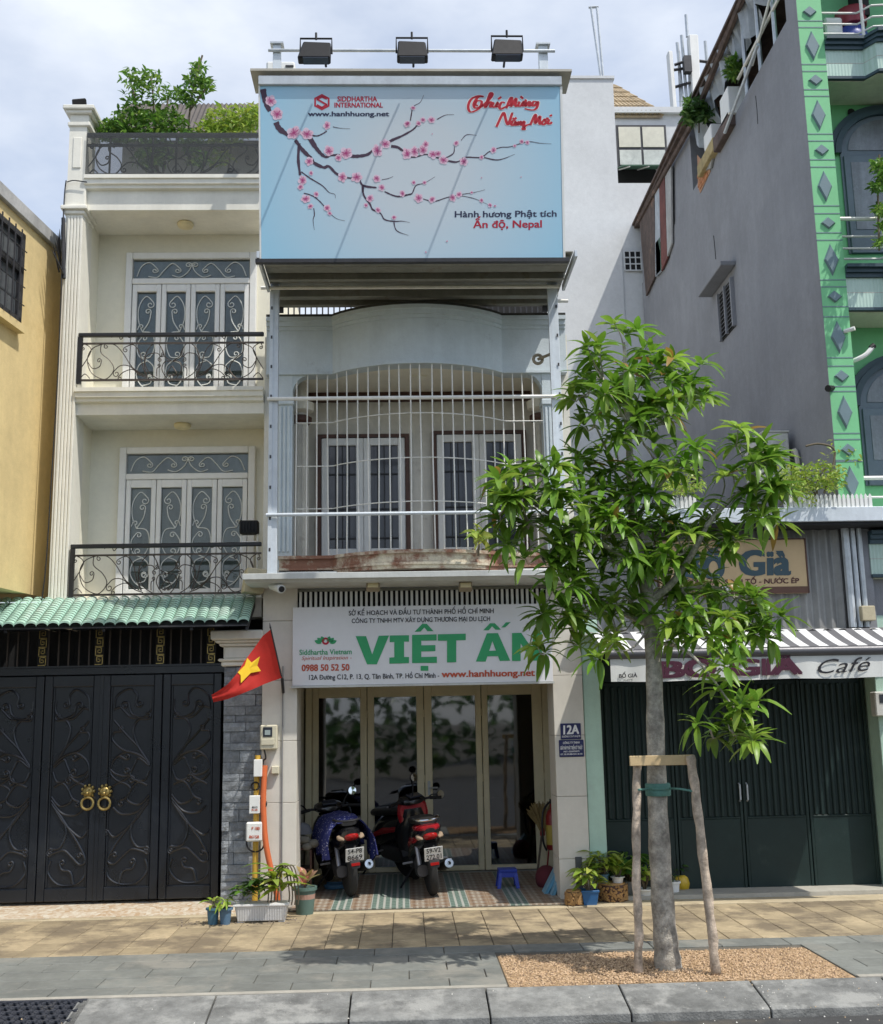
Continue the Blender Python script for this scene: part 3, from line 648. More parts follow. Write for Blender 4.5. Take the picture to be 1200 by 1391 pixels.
# recess: ceiling and patterned floor tiles
bx('porch_ceiling', -1.25, 1.86, .3, 2.3, 2.98, 3.2, m_ivory, mh)
m_fa = M('green_striped_tile', (.20, .30, .25), .5, .1, 4, .05); m_fb = M('brown_check_tile', (.45, .33, .22), .5, .1, 4, .05)
def patt(m, kind):
    n, l = m.node_tree.nodes, m.node_tree.links; t = n.new('ShaderNodeTexCoord'); b = n['Principled BSDF']
    if kind == 's':
        w = n.new('ShaderNodeTexWave'); w.bands_direction = 'X'; w.inputs['Scale'].default_value = 4.6; w.inputs['Distortion'].default_value = 0
        c = n.new('ShaderNodeTexChecker'); c.inputs['Scale'].default_value = 22; c.inputs['Color1'].default_value = (.10, .15, .125, 1); c.inputs['Color2'].default_value = (.20, .27, .23, 1)
        r = n.new('ShaderNodeValToRGB'); r.color_ramp.interpolation = 'CONSTANT'; r.color_ramp.elements[0].color = (0, 0, 0, 1); r.color_ramp.elements[1].position = .72; r.color_ramp.elements[1].color = (1, 1, 1, 1)
        mixn = n.new('ShaderNodeMix'); mixn.data_type = 'RGBA'; mixn.inputs['B'].default_value = (.42, .43, .39, 1)
        l.new(t.outputs['Object'], w.inputs['Vector']); l.new(t.outputs['Object'], c.inputs['Vector']); l.new(w.outputs['Fac'], r.inputs['Fac']); l.new(r.outputs[0], mixn.inputs['Factor']); l.new(c.outputs['Color'], mixn.inputs['A']); l.new(mixn.outputs['Result'], b.inputs['Base Color'])
    else:
        mpn = n.new('ShaderNodeMapping'); mpn.inputs['Rotation'].default_value = (0, 0, pi/4); l.new(t.outputs['Object'], mpn.inputs['Vector'])
        c = n.new('ShaderNodeTexChecker'); c.inputs['Scale'].default_value = 24; c.inputs['Color1'].default_value = (.26, .20, .15, 1); c.inputs['Color2'].default_value = (.42, .385, .32, 1); l.new(mpn.outputs[0], c.inputs['Vector'])
        c2 = n.new('ShaderNodeTexChecker'); c2.inputs['Scale'].default_value = 7; c2.inputs['Color2'].default_value = (.75, .6, .5, 1); c2.inputs['Color1'].default_value = (1, 1, 1, 1); l.new(mpn.outputs[0], c2.inputs['Vector'])
        x = n.new('ShaderNodeMix'); x.data_type = 'RGBA'; x.blend_type = 'MULTIPLY'; x.inputs['Factor'].default_value = 1; l.new(c.outputs['Color'], x.inputs['A']); l.new(c2.outputs['Color'], x.inputs['B']); l.new(x.outputs['Result'], b.inputs['Base Color'])
patt(m_fa, 's'); patt(m_fb, 'c')
pf = struct('porch_floor', B().box(-1.35, 1.86, -.258, 6, -.2, .012), m_bed)
fa = B().box(-.1, .1, -.1, .1, 0, .012).mesh('floor_tile'); fa.materials.append(m_fa); fb_ = B().box(-.1, .1, -.1, .1, 0, .012).mesh('floor_tile'); fb_.materials.append(m_fb)
for i in range(15):
    for j in range(13):
        x = -1.06+i*.2005; inst('floor_tile', fa if i % 3 == 2 or i == 4 else fb_, (x, -.155+j*.2005, .0125), pf)
# interior seen through the glass
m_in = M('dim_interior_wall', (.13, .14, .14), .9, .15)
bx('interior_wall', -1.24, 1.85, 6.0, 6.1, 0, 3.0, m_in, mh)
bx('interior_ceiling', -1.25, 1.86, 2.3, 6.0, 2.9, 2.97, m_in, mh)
cb = T('display_cabinet', 'low pale display cabinet behind the right glass doors', 'cabinet', (1.2, 3.6, .02))
obj('carcass', B().box(.75, 1.75, 3.4, 3.8, .02, .8), M('pale_laminate', (.5, .52, .5), .5), cb, bev=.01)
for k in range(2): obj('door', B().box(.77+k*.49, 1.24+k*.49, 3.385, 3.399, .06, .76), M('pale_laminate', (.5, .52, .5), .5), cb, bev=.005)
ds = T('reception_desk', 'dark reception desk inside the shop behind glass', 'desk', (-.2, 4.4, .02))
obj('top', B().box(-.9, .5, 4.2, 4.9, .74, .78), m_brown, ds, bev=.01); obj('front_panel', B().box(-.88, .48, 4.25, 4.28, .02, .74), m_brown, ds)
# folding glass doors
YD = 2.2; m_frame = M('cream_aluminium', (.80, .72, .50), .45, .07, 3, .05); m_glass = glassmat('shop_glass', (.22, .26, .26), .10)
zd0, zd1 = .03, aZ(580, 922, YD)
fd = T('folding_glass_door', 'four leaf glass shop door in cream frames', 'door', (.3, YD, zd0))
def dx(p): return aX(p, 1060, YD)
obj('outer_frame', B().box(dx(415), dx(424), YD-.03, YD+.07, zd0, zd1), m_frame, fd, bev=.006); obj('outer_frame', B().box(dx(740), dx(748), YD-.03, YD+.07, zd0, zd1), m_frame, fd, bev=.006)
obj('outer_frame', B().box(dx(415), dx(748), YD-.03, YD+.07, zd1, 2.98), m_frame, fd)
zgl0, zgl1 = aZ(580, 1177, YD), aZ(580, 946, YD)
for a, g0, g1, b_ in ((424.5, 433, 490, 499), (499.8, 509, 567, 577), (577.8, 588, 648, 656), (657, 665, 726, 739.5)):
    lf = obj('door_leaf', B().box(dx(g0)-.004, dx(g1)+.004, YD+.016, YD+.024, zgl0-.004, zgl1+.004), m_glass, fd)
    for (p0, p1, q0, q1) in ((dx(a), dx(g0), zd0+.01, zd1-.004), (dx(g1), dx(b_), zd0+.01, zd1-.004), (dx(g0), dx(g1), zgl1, zd1-.004), (dx(g0), dx(g1), zd0+.01, zgl0)):
        obj('leaf_rail', B().box(p0, p1, YD-.01, YD+.05, q0, q1), m_frame, lf, bev=.007)
    for hz in (.35, 1.1, 1.9): obj('hinge', B().tube([(dx(b_)-.002, YD-.016, hz), (dx(b_)-.002, YD-.016, hz+.09)], .009, 6), m_frame, lf)
hx = dx(583); hz = aZ(583, 1070, YD)
obj('handle', B().box(hx-.016, hx+.016, YD-.022, YD-.011, hz-.09, hz+.08), m_steel, fd, bev=.004); obj('handle', B().tube([(hx, YD-.02, hz), (hx, YD-.07, hz), (hx+.11, YD-.07, hz)], .01, 6), m_steel, fd)
bx('threshold', -1.25, 1.86, YD-.06, YD+.1, .012, .03, m_conc, mh)
# ---- fascia canopy, slatted vent, sign board
YC = -.55; zc0, zc1 = aZ(520, 789, YC), aZ(520, 778.5, YC); cxl, cxr = aX(332, 785, YC), aX(796, 785, YC)
m_can = M('grey_canopy_paint', (.55, .57, .55), .7, .1, 3, .15, streak=.15)
obj('canopy', B().prism([(cxl, YC+.04, zc0), (cxl, YC, zc0+.035), (cxl, YC, zc1), (cxl, .3, zc1+.02), (cxl, .3, zc0)], (cxr-cxl, 0, 0)), m_can, mh, bev=.006)
obj('canopy_trim', B().box(cxl-.02, cxr+.02, YC-.02, YC-.002, zc1-.05, zc1+.012), m_can, mh, bev=.004)
zv0, zv1 = aZ(560, 832, .02), 3.26; xv0, xv1 = aX(399, 815, .02), aX(750, 815, .02)
vt = T('vent_grille', 'white slatted vent above the white shop sign', 'grille', ((xv0+xv1)/2, .05, zv0))
obj('dark_backing', B().box(xv0, xv1, .09, .10, zv0-.4, zv1), m_dark, vt)
slm = B().box(-.0135, .0135, 0, .03, 0, zv1-zv0-.01).mesh('slat'); slm.materials.append(m_white)
k = 0; x = xv0+.02
while x < xv1-.01:
    o = inst('slat', slm, (x, .02, zv0), None); o.parent = vt; o.matrix_parent_inverse = wmat(vt).inverted(); x += .0545
obj('side_block', B().box(xv0, xv0+.17, .052, .075, zv0+.13, zv1-.02), m_dark, vt)
m_signw = M('sign_white', (.74, .745, .76), .5, .04, 1.5, .02)
m_blktxt = flat('black_print', (.02, .02, .025)); m_grntxt = flat('green_print', (.05, .36, .15)); m_redtxt = flat('red_orange_print', (.52, .10, .05)); m_crim = flat('crimson_print', (.48, .03, .06)); m_navy = flat('navy_print', (.035, .04, .09)); m_whtxt = flat('white_print', (.8, .8, .8))
YS = -.06
sq_ = [at(397.5, 831, YS), at(750, 821.5, YS), at(750, 924.5, YS), at(397.5, 933, YS)]
sz0 = (sq_[2].z+sq_[3].z)/2; sz1 = (sq_[0].z+sq_[1].z)/2; sx0, sx1 = (sq_[0].x+sq_[3].x)/2, (sq_[1].x+sq_[2].x)/2; sz1 += .03
sg = T('shop_sign', 'white shop sign with large green lettering above the glass doors', 'sign', ((sx0+sx1)/2, YS, sz0))
obj('panel', B().box(sx0, sx1, YS, YS+.045, sz0, sz1), m_signw, sg, bev=.003)
obj('frame', B().box(sx0-.012, sx1+.012, YS-.008, YS+.05, sz0-.022, sz0-.001), m_can, sg)
F = pl(YS)
def sy(x, y): return y+(x-575)*-.0165        # sign rows follow the slight tilt of the picture
def st(body, x0, x1, yb, cap, mat, **k): return text(body, F, x0, sy(x0, yb), x1, sy(x1, yb), cap, mat, sg, **k)
st('SỞ KẾ HOẠCH VÀ ĐẦU TƯ THÀNH PHỐ HỒ CHÍ MINH', 474, 671, 834.5, 6.2, m_blktxt, bold=.012); st('CÔNG TY TNHH MTV XÂY DỰNG THƯƠNG MẠI DU LỊCH', 478, 666, 845, 6, m_blktxt, bold=.012)
LET = [[(368, 250), (402, 250), (422, 310), (443, 249), (477, 248), (437, 342), (405, 342)], [(479, 248), (542, 247), (542, 268), (526, 268), (526, 318), (542, 318), (542, 338), (478, 340), (478, 320), (494, 319), (494, 269), (479, 270)],
       [(552, 246), (632, 244), (632, 264), (582, 265), (582, 280), (628, 279), (628, 299), (582, 300), (582, 318), (633, 317), (633, 337), (552, 338)], [(560, 236), (585, 210), (600, 210), (622, 234), (602, 234), (592, 222), (580, 235)], [(580, 347), (605, 347), (605, 363), (580, 363)],
       [(636, 244), (727, 242), (727, 263), (696, 264), (696, 335), (666, 336), (666, 265), (636, 265)], [(796, 241), (832, 240), (814, 266), (792, 333), (760, 333)], [(832, 240), (872, 330), (838, 331), (814, 266)], [(803.5, 298), (825.5, 297), (832, 315), (797.5, 316)],
       [(784, 231), (806, 208), (822, 208), (842, 229), (824, 229), (813, 218), (802, 231)], [(843, 222), (858, 205), (874, 204), (856, 221)], [(878, 240), (908, 239), (946, 295), (946, 238), (975, 237), (975, 330), (944, 330), (906, 274), (906, 331), (878, 331)]]
for i, q in enumerate(LET): obj('letter', B().poly([at(330+.4167*x, 760+.4167*y, YS-.004-.0004*(i % 3)) for x, y in q]), m_grntxt, sg, norm=False)
st('Siddhartha Vietnam', 407, 478, 887, 7, m_grntxt, bold=.014); st('Spiritual Inspiration -', 410, 478, 894, 5, m_redtxt, shear=.3); st('0988 50 52 50', 410, 475, 909, 8.5, m_redtxt, bold=.03)
st('12A Đường C12, P. 13, Q. Tân Bình, TP. Hồ Chí Minh -', 420, 597, 921, 6.5, m_blktxt, bold=.014); st('www.hanhhuong.net', 600, 727, 920.5, 8.6, m_redtxt, bold=.03)
lo = B()
for k in range(-3, 4):
    if k == 0: continue
    a = pi/2-k*.36; r0, r1 = 6.0, (15.5 if abs(k) > 1 else 15); c = (442.5, 876.5)
    pts = []
    for t in range(9):
        u = t/8; w = 2.6*sin(pi*u)**.8; rr_ = r0+(r1-r0)*u; pts.append((c[0]+cos(a)*rr_*1.1-sin(a)*w, c[1]-sin(a)*rr_*.86-cos(a)*w))
    for t in range(7, 0, -1):
        u = t/8; w = -2.6*sin(pi*u)**.8; rr_ = r0+(r1-r0)*u; pts.append((c[0]+cos(a)*rr_*1.1-sin(a)*w, c[1]-sin(a)*rr_*.86-cos(a)*w))
    lo.poly([at(x, y, YS-.004) for x, y in pts])
obj('lotus_emblem', lo, m_grntxt, sg, norm=False)
def ring(cx_, cy_, r0, r1, Yp, n=20, F=None, out=V((0, -.004, 0)), rot=0, ky=1.0):
    b = B(); F = F or pl(Yp); P0 = [F(cx_+r0*cos(2*pi*i/n+rot), cy_+r0*ky*sin(2*pi*i/n+rot))+out for i in range(n)]; P1 = [F(cx_+r1*cos(2*pi*i/n+rot), cy_+r1*ky*sin(2*pi*i/n+rot))+out for i in range(n)]
    return b.add(P0+P1, [(i, (i+1) % n, n+(i+1) % n, n+i) for i in range(n)])
obj('emblem_ring', ring(442.5, 871, 2.3, 5, YS), m_crim, sg, norm=False)
# two little spotlights over the sign
m_tanl = M('aged_lamp_housing', (.30, .25, .17), .6, .2)
for x in (507, 632.5):
    c = at(x, 797, -.33); t = T('spotlight', 'small tan spotlight over the %s of the white shop sign' % ('left half' if x < 560 else 'right half'), 'spotlight', (c.x, 0, c.z))
    obj('housing', B().obox(c, (.07, 0, 0), (0, .05, -.02), (0, .015, .035)), m_tanl, t, bev=.01); obj('lens', B().obox(c+V((0, -.05, .01)), (.055, 0, 0), (0, .006, -.002), (0, .008, .024)), M('cream_lamp_glass', (.78, .68, .42)), t); obj('arm', B().tube([c, (c.x, .03, c.z+.02)], .011, 6), m_tanl, t)
# ---- first floor balcony
YSd = .10; bxa, bxb = aX(452, 500, .1), aX(683, 500, .1); ixa, ixb = aX(384, 500, .1), aX(748, 500, .1)
def by(x, amt=.38):
    if x <= bxa or x >= bxb: return YSd
    t = (x-bxa)/(bxb-bxa); return YSd-amt*(1-(2*t-1)**2)**.85
def bulge(x0, x1, off, z0, z1, thick, n=40, amt=.38):
    xs_ = sorted(set([x0+(x1-x0)*i/n for i in range(n+1)]+[v for v in (bxa, bxb) if x0 < v < x1])); b = B(); secs = []
    for x in xs_: y = by(x, amt)+off; secs.append([(x, y, z0), (x, y, z1), (x, y+thick, z1), (x, y+thick, z0)])
    return b.loft(secs)
zp0, zp1 = aZ(420, 509, YSd), aZ(420, 433, YSd)
obj('parapet', bulge(XA+.03, XB-.03, 0, zp0+.03, zp1-.14, .14), m_blue, mh)
for a, b_, o in ((zp1-.14, zp1-.10, -.02), (zp1-.10, zp1-.045, -.045), (zp1-.045, zp1, -.075), (zp0, zp0+.03, -.02)): obj('cornice', bulge(XA+.03, XB-.03, o, a+.0005, b_-.0005, .2), m_blue, mh)
obj('cornice_grime', bulge(XA+.03, XB-.03, -.07, zp1, zp1+.03, .2), M('black_mould', (.05, .05, .045), .95, .3), mh)
obj('parapet_roof', bulge(XA+.03, XB-.03, .05, zp0+.05, zp0+.08, 1.2), m_soff, mh)
YW = 1.02; zfl = 3.62; m_bw = M('grimy_ivory_wall', (.74, .71, .63), .85, .1, 2, .2, streak=.16, dirt=(.30, .24, .19), damt=.2, dscale=3)
bx('balcony_back_wall', XA+.1, XB-.1, YW, YW+.2, 3.5, zp0+.06, m_bw, mh)
zbm = aZ(560, 546, YW); obj('beam', B().box(XA+.35, XB-.35, YW-.06, YW-.001, zbm, zbm+.11), m_brown, mh)
obj('ceiling_vent', B().box(aX(556, 520, .5), aX(580, 520, .5), .3, .5, zp0+.03, zp0+.049), m_soff, mh)
m_wing = M('dark_window_glass', (.035, .04, .055), .12, .1, 2, 0, spec=.6)
for (a, b_, tp, nm) in ((431, 557, 592, 'left'), (588, 716, 587, 'right')):
    X0, X1 = aX(a, 660, YW), aX(b_, 660, YW); Z1 = aZ((a+b_)/2, tp, YW); Z0 = zfl
    d = obj('balcony_door', B().box(X0, X1, YW-.07, YW-.003, Z1-.035, Z1+.005), m_brown, mh, label='%s white double door in a brown frame' % nm)
    for (p0, p1) in ((X0, X0+.05), (X1-.05, X1)): obj('frame', B().box(p0, p1, YW-.07, YW-.003, Z0, Z1-.036), m_brown, d)
    xi0, xi1 = X0+.055, X1-.055; xm = (xi0+xi1)/2
    for lx0, lx1 in ((xi0, xm-.002), (xm+.002, xi1)):
        e = .085
        for (p0, p1, q0, q1) in ((lx0, lx0+e, Z0, Z1-.04), (lx1-e, lx1, Z0, Z1-.04), (lx0+e, lx1-e, Z1-.13, Z1-.04), (lx0+e, lx1-e, Z0, Z0+.24)): obj('leaf_rail', B().box(p0, p1, YW-.055, YW-.01, q0, q1), m_white, d, bev=.005)
        obj('pane', B().box(lx0+e, lx1-e, YW-.02, YW-.012, Z0+.24, Z1-.13), m_wing, d)
        for k in range(1, 4): xx = lx0+e+(lx1-lx0-2*e)*k/4; obj('bar', B().box(xx-.007, xx+.007, YW-.032, YW-.02, Z0+.24, Z1-.13), m_blk, d)
        for f_ in (.28, .62, .9): zz = Z1-.13-(Z1-Z0-.37)*f_; obj('bar', B().box(lx0+e, lx1-e, YW-.04, YW-.033, zz-.008, zz+.008), m_blk, d)
# side pilasters, brackets, round columns
for s_, (p0, p1) in ((-1, (376, 397)), (1, (741, 760))):
    X0, X1 = aX(p0, 640, .1), aX(p1, 640, .1); zb, zt = 3.5, aZ(400 if s_ < 0 else 745, 546, .1)
    pil = obj('pilaster', B().box(X0, X1, .11, .3, zb, zp0), m_blue, mh)
    for k in range(3): xx = X0+.02+k*(X1-X0-.03)/3; obj('flute', B().box(xx, xx+.03, .093, .112, zb+.2, zt-.05), m_blue, pil, bev=.005)
    obj('pilaster_cap', B().box(X0-.015, X1+.015, .08, .3, zt-.03, zt+.03), m_blue, pil, bev=.006)
    xi = X1 if s_ < 0 else X0; r = .19; pts = [(xi, .12, zp0)]+[(xi+(-s_)*r*(1-cos(a)), .12, zp0-r*1.1+r*1.1*sin(a)) for a in [i*pi/2/8 for i in range(8, -1, -1)]]
    obj('arch_bracket', B().prism(pts, (0, .14, 0)), m_blue, pil)
    cxp = at(408 if s_ < 0 else 738, 640, .55); xc = cxp.x
    cl = obj('round_column', B().lathe([(.085, 3.5), (.085, zp0+.05)], (xc, .6, 0), 14), m_bw, mh, smooth=True)
    for k in range(10): a = 2*pi*k/10; obj('flute', B().tube([(xc+.083*cos(a), .6+.083*sin(a), 3.7), (xc+.083*cos(a), .6+.083*sin(a), zt-.15)], .012, 5), m_bw, cl)
    zc_ = aZ(408, 568, .6); obj('column_ring', B().lathe([(.09, zc_-.08), (.13, zc_-.05), (.13, zc_), (.1, zc_+.02)], (xc, .6, 0), 14), m_brown, cl, smooth=True); obj('column_ring', B().lathe([(.1, zc_+.05), (.15, zc_+.08), (.16, zc_+.17)], (xc, .6, 0), 14), m_soff, cl, smooth=True)
# balcony slab with peeling brown edge
m_peel = M('peeling_slab_edge', (.66, .60, .47), .9, .2, 5, .6, 30, dirt=(.22, .085, .05), damt=.72, dscale=2.6)
zs0, zs1 = aZ(560, 772, -.25), aZ(560, 747, -.25)
bs = obj('balcony_slab', bulge(ixa-.02, ixb+.02, 0, zs0, zs1-.035, .9), m_peel, mh)
obj('slab_lip', bulge(ixa-.03, ixb+.03, -.035, zs1-.035, zs1, .9), m_peel, mh); obj('slab_lip', bulge(ixa-.02, ixb+.02, -.02, zs0+.04, zs0+.065, .1), m_peel, mh)
bx('lower_wall', XA+.05, XB-.05, .05, .3, 3.3, zs0+.02, m_white, mh)
# curved cage bars
cage = T('balcony_cage', 'white bar cage bulging round the first floor balcony', 'grille', (.2, 0, zs1))
nb = 25; xc0, xc1 = aX(402, 640, .12), aX(742, 640, .12)
for k in range(nb):
    x = xc0+(xc1-xc0)*k/(nb-1); y = by(x)+.03
    x += random.uniform(-.006, .006); j1, j2 = random.uniform(-.012, .012), random.uniform(-.008, .008)
    obj('bar', B().tube([(x+j1, y, zs1-.01), (x, y-.01+j2, (zs1+zp0)/2), (x+j2, y, zp0+.01)], .0085, 6), m_whitebar, cage)
for py in (573, 632, 690):
    z = aZ(420, py+1, .1); n = 40; obj('hoop_rail', B().tube([(xc0+(xc1-xc0)*i/n, by(xc0+(xc1-xc0)*i/n)+.018, z) for i in range(n+1)], .0062, 5), m_whitebar, cage)
# rubble and small plant on the slab at right
pr = M('dry_debris', (.16, .12, .09), .95, .3, 20, .5); rb = B()
for i in range(160):
    x = random.uniform(aX(640, 760, -.2), aX(735, 760, -.1)); y = by(x)-.02+random.uniform(0, .18); z = zs1+random.uniform(0, .03); r = random.uniform(.008, .022); rb.ell((x, y, z), r, r*random.uniform(.6, 1.3), r*.6, 5, 3)
o = tag(obj('dry_leaf_litter', rb, pr, None, kind='stuff'), 'dark leaf litter lying on the right end of the balcony slab', 'litter')
# ---- steel frame and billboard
YCo = -.5; stl = T('steel_gantry', 'pale blue steel gantry standing on the canopy, carrying the billboard', 'gantry', (.2, YCo, zc1))
zpost = aZ(377, 60, YCo)
cols = ((aX(366, 560, YCo), aX(377.5, 560, YCo)), (aX(751, 560, YCo), aX(764, 560, YCo)))
for i, (a, b_) in enumerate(cols):
    c = obj('column', B().box(a, b_, YCo, YCo+.08, zc1, zpost), m_steelw, stl, bev=.004)
    obj('flange', B().box(a-.004, a+.035, YCo-.008, YCo-.001, zc1+.003, aZ(370, 396, YCo)), m_steelw, c)
    for k in range(9): zz = zc1+.25+k*.33; xx = a+.018 if i == 0 else b_-.02; obj('slot', B().box(xx-.009, xx+.009, YCo-.0115, YCo-.0085, zz, zz+.035), m_dkmetal, c)
    obj('cap', B().box(a-.03, b_+.03, YCo-.03, YCo+.11, zpost, zpost+.02), m_steel, c)
for py, r in ((540, .021), (697, .019), (390, .022)):
    z = aZ(565, py, YCo-.03); obj('cross_bar', B().tube([(cols[0][0]-.02, YCo-.03, z), (cols[1][1]+.02, YCo-.03, z)], r, 8), m_whitebar if py < 600 else m_steelw, stl, smooth=True)
zpi = aZ(560, 70, YCo); obj('top_pipe', B().tube([(cols[0][0]-.05, YCo-.02, zpi), (cols[1][1]+.08, YCo-.02, zpi)], .018, 8), m_steel, stl, smooth=True)
# billboard plane
Yb, Yt = -1.35, -1.6; Zb, Zt = aZ(560, 350.5, Yb), aZ(560, 117, Yt)
bo = V((0, Yb, Zb)); bv = V((0, Yt-Yb, Zt-Zb)); bnrm = V((1, 0, 0)).cross(bv).normalized()
def bill(x, y):
    r = ray(x, y); return CAM+r*((bo-CAM).dot(bnrm)/r.dot(bnrm))
xl_, xr_ = (bill(354.5, 235).x), (bill(763, 235).x)
def bp(u, v, o=0): return V((xl_+(xr_-xl_)*u, 0, 0))+bo+bv*v-bnrm*0+(bnrm if bnrm.y < 0 else -bnrm)*o
m_bb = M('sky_blue_vinyl', (.46, .63, .74), .42, .05, .8, .03)
n, l = m_bb.node_tree.nodes, m_bb.node_tree.links
tcn = n.new('ShaderNodeTexCoord'); gd = n.new('ShaderNodeTexGradient'); gd.gradient_type = 'SPHERICAL'; mpn = n.new('ShaderNodeMapping'); mpn.inputs['Location'].default_value = (-.12, 0, -4.15); mpn.inputs['Scale'].default_value = (.58, .0, .56)
l.new(tcn.outputs['Object'], mpn.inputs['Vector']); l.new(mpn.outputs[0], gd.inputs['Vector'])
rmp = n.new('ShaderNodeValToRGB'); rmp.color_ramp.elements[0].color = (.34, .62, .80, 1); rmp.color_ramp.elements[1].color = (.60, .67, .72, 1); rmp.color_ramp.elements[1].position = .75
l.new(gd.outputs['Fac'], rmp.inputs['Fac']); l.new(rmp.outputs[0], n['Principled BSDF'].inputs['Base Color'])
bb = T('billboard', 'large sky blue billboard printed with a pink blossom branch', 'billboard', (.2, Yb, Zb))
obj('panel', B().prism([bp(0, 0), bp(1, 0), bp(1, 1), bp(0, 1)], (bnrm if bnrm.y > 0 else -bnrm)*.06), m_bb, bb)
obj('edge_strip', B().prism([bp(-.006, 0, .004), bp(-.0005, 0, .004), bp(-.0005, 1, .004), bp(-.006, 1, .004)], (0, .09, 0)), m_white, bb); obj('edge_strip', B().prism([bp(1.0005, 0, .004), bp(1.008, 0, .004), bp(1.008, 1, .004), bp(1.0005, 1, .004)], (0, .09, 0)), m_white, bb)
obj('bottom_angle', B().prism([bp(-.02, -.022, .01), bp(1.02, -.022, .01), bp(1.02, -.001, .01), bp(-.02, -.001, .01)], (0, .06, 0)), m_dkmetal, bb)
obj('top_trim', B().prism([bp(-.005, 1.004, .03), bp(1.005, 1.004, .03), bp(1.005, 1.055, .03), bp(-.005, 1.055, .03)], (0, .12, 0)), m_steelw, bb, bev=.004)
zpl = Zt+.135; xpl, xpr = aX(337, 106, Yt-.2), aX(781, 106, Yt-.2)
obj('top_plate', B().prism([(xpl, Yt-.06, zpl), (xpr, Yt-.06, zpl), (xpr, Yt+.36, zpl), (xpl, Yt+.36, zpl)], (0, 0, .025)), M('tan_soffit_sheet', (.42, .40, .34), .6, .1), bb)
# underside: sheet and channels behind the billboard's lower edge
m_und = M('dusty_sheet_metal', (.25, .25, .22), .6, .2, 3, .1, metal=.2, dirt=(.14, .10, .07), damt=.3)
zu = Zb+.0
xu0, xu1 = xl_-.02, cols[1][1]+.06
obj('soffit_sheet', B().box(xu0, xu1, Yb+.07, .0, zu+.09, zu+.10), m_und, stl)
for ya, h, w in ((-1.20, .06, .12), (-.98, .02, .16), (-.76, .07, .06), (-.62, .02, .08), (-.30, .08, .10), (-.10, .10, .08)): obj('channel', B().box(xu0+.02, xu1-.02, ya, ya+w, zu+.088-h, zu+.089), m_und, stl, bev=.004)
for a in (xu0-.03, xu1): obj('side_bracket', B().box(a, a+.03, Yb-.02, YCo+.05, zu-.0, zu+.075), m_steel, stl, bev=.004)
for z in (.18, -.12): obj('stub_pipe', B().tube([(cols[1][1], YCo+.04, zu+z), (cols[1][1]+.12, YCo+.04, zu+z)], .02, 6), m_whitebar, stl)
obj('stub_pipe', B().tube([(cols[0][0]-.11, YCo+.04, zu+.05), (cols[0][0], YCo+.04, zu+.05)], .02, 6), m_whitebar, stl)
obj('rear_post', B().box(cols[0][0]+.0, cols[0][1], -.05, .0, zp1+.03, zu+.09), m_dkmetal, stl); obj('rear_post', B().box(cols[1][0], cols[1][1], -.05, .0, zp1+.03, zu+.09), m_dkmetal, stl)
# terrace rail behind the parapet
tr_ = T('terrace_railing', 'dark bar railing seen between parapet and billboard', 'railing', (.2, .5, 6.25))
bx('terrace_shade_sheet', -.1, 1.8, .8, .85, 6.25, 7.3, m_dark, tr_)  # dark sheet added to stand for the shade behind the bars
for k in range(46): x = -1.3+k*.067; obj('bar', B().box(x-.008, x+.008, .5, .515, 6.25, 6.95), m_dkmetal, tr_)
obj('rail', B().box(-1.4, 1.8, .49, .525, 6.96, 7.0), m_dkmetal, tr_)
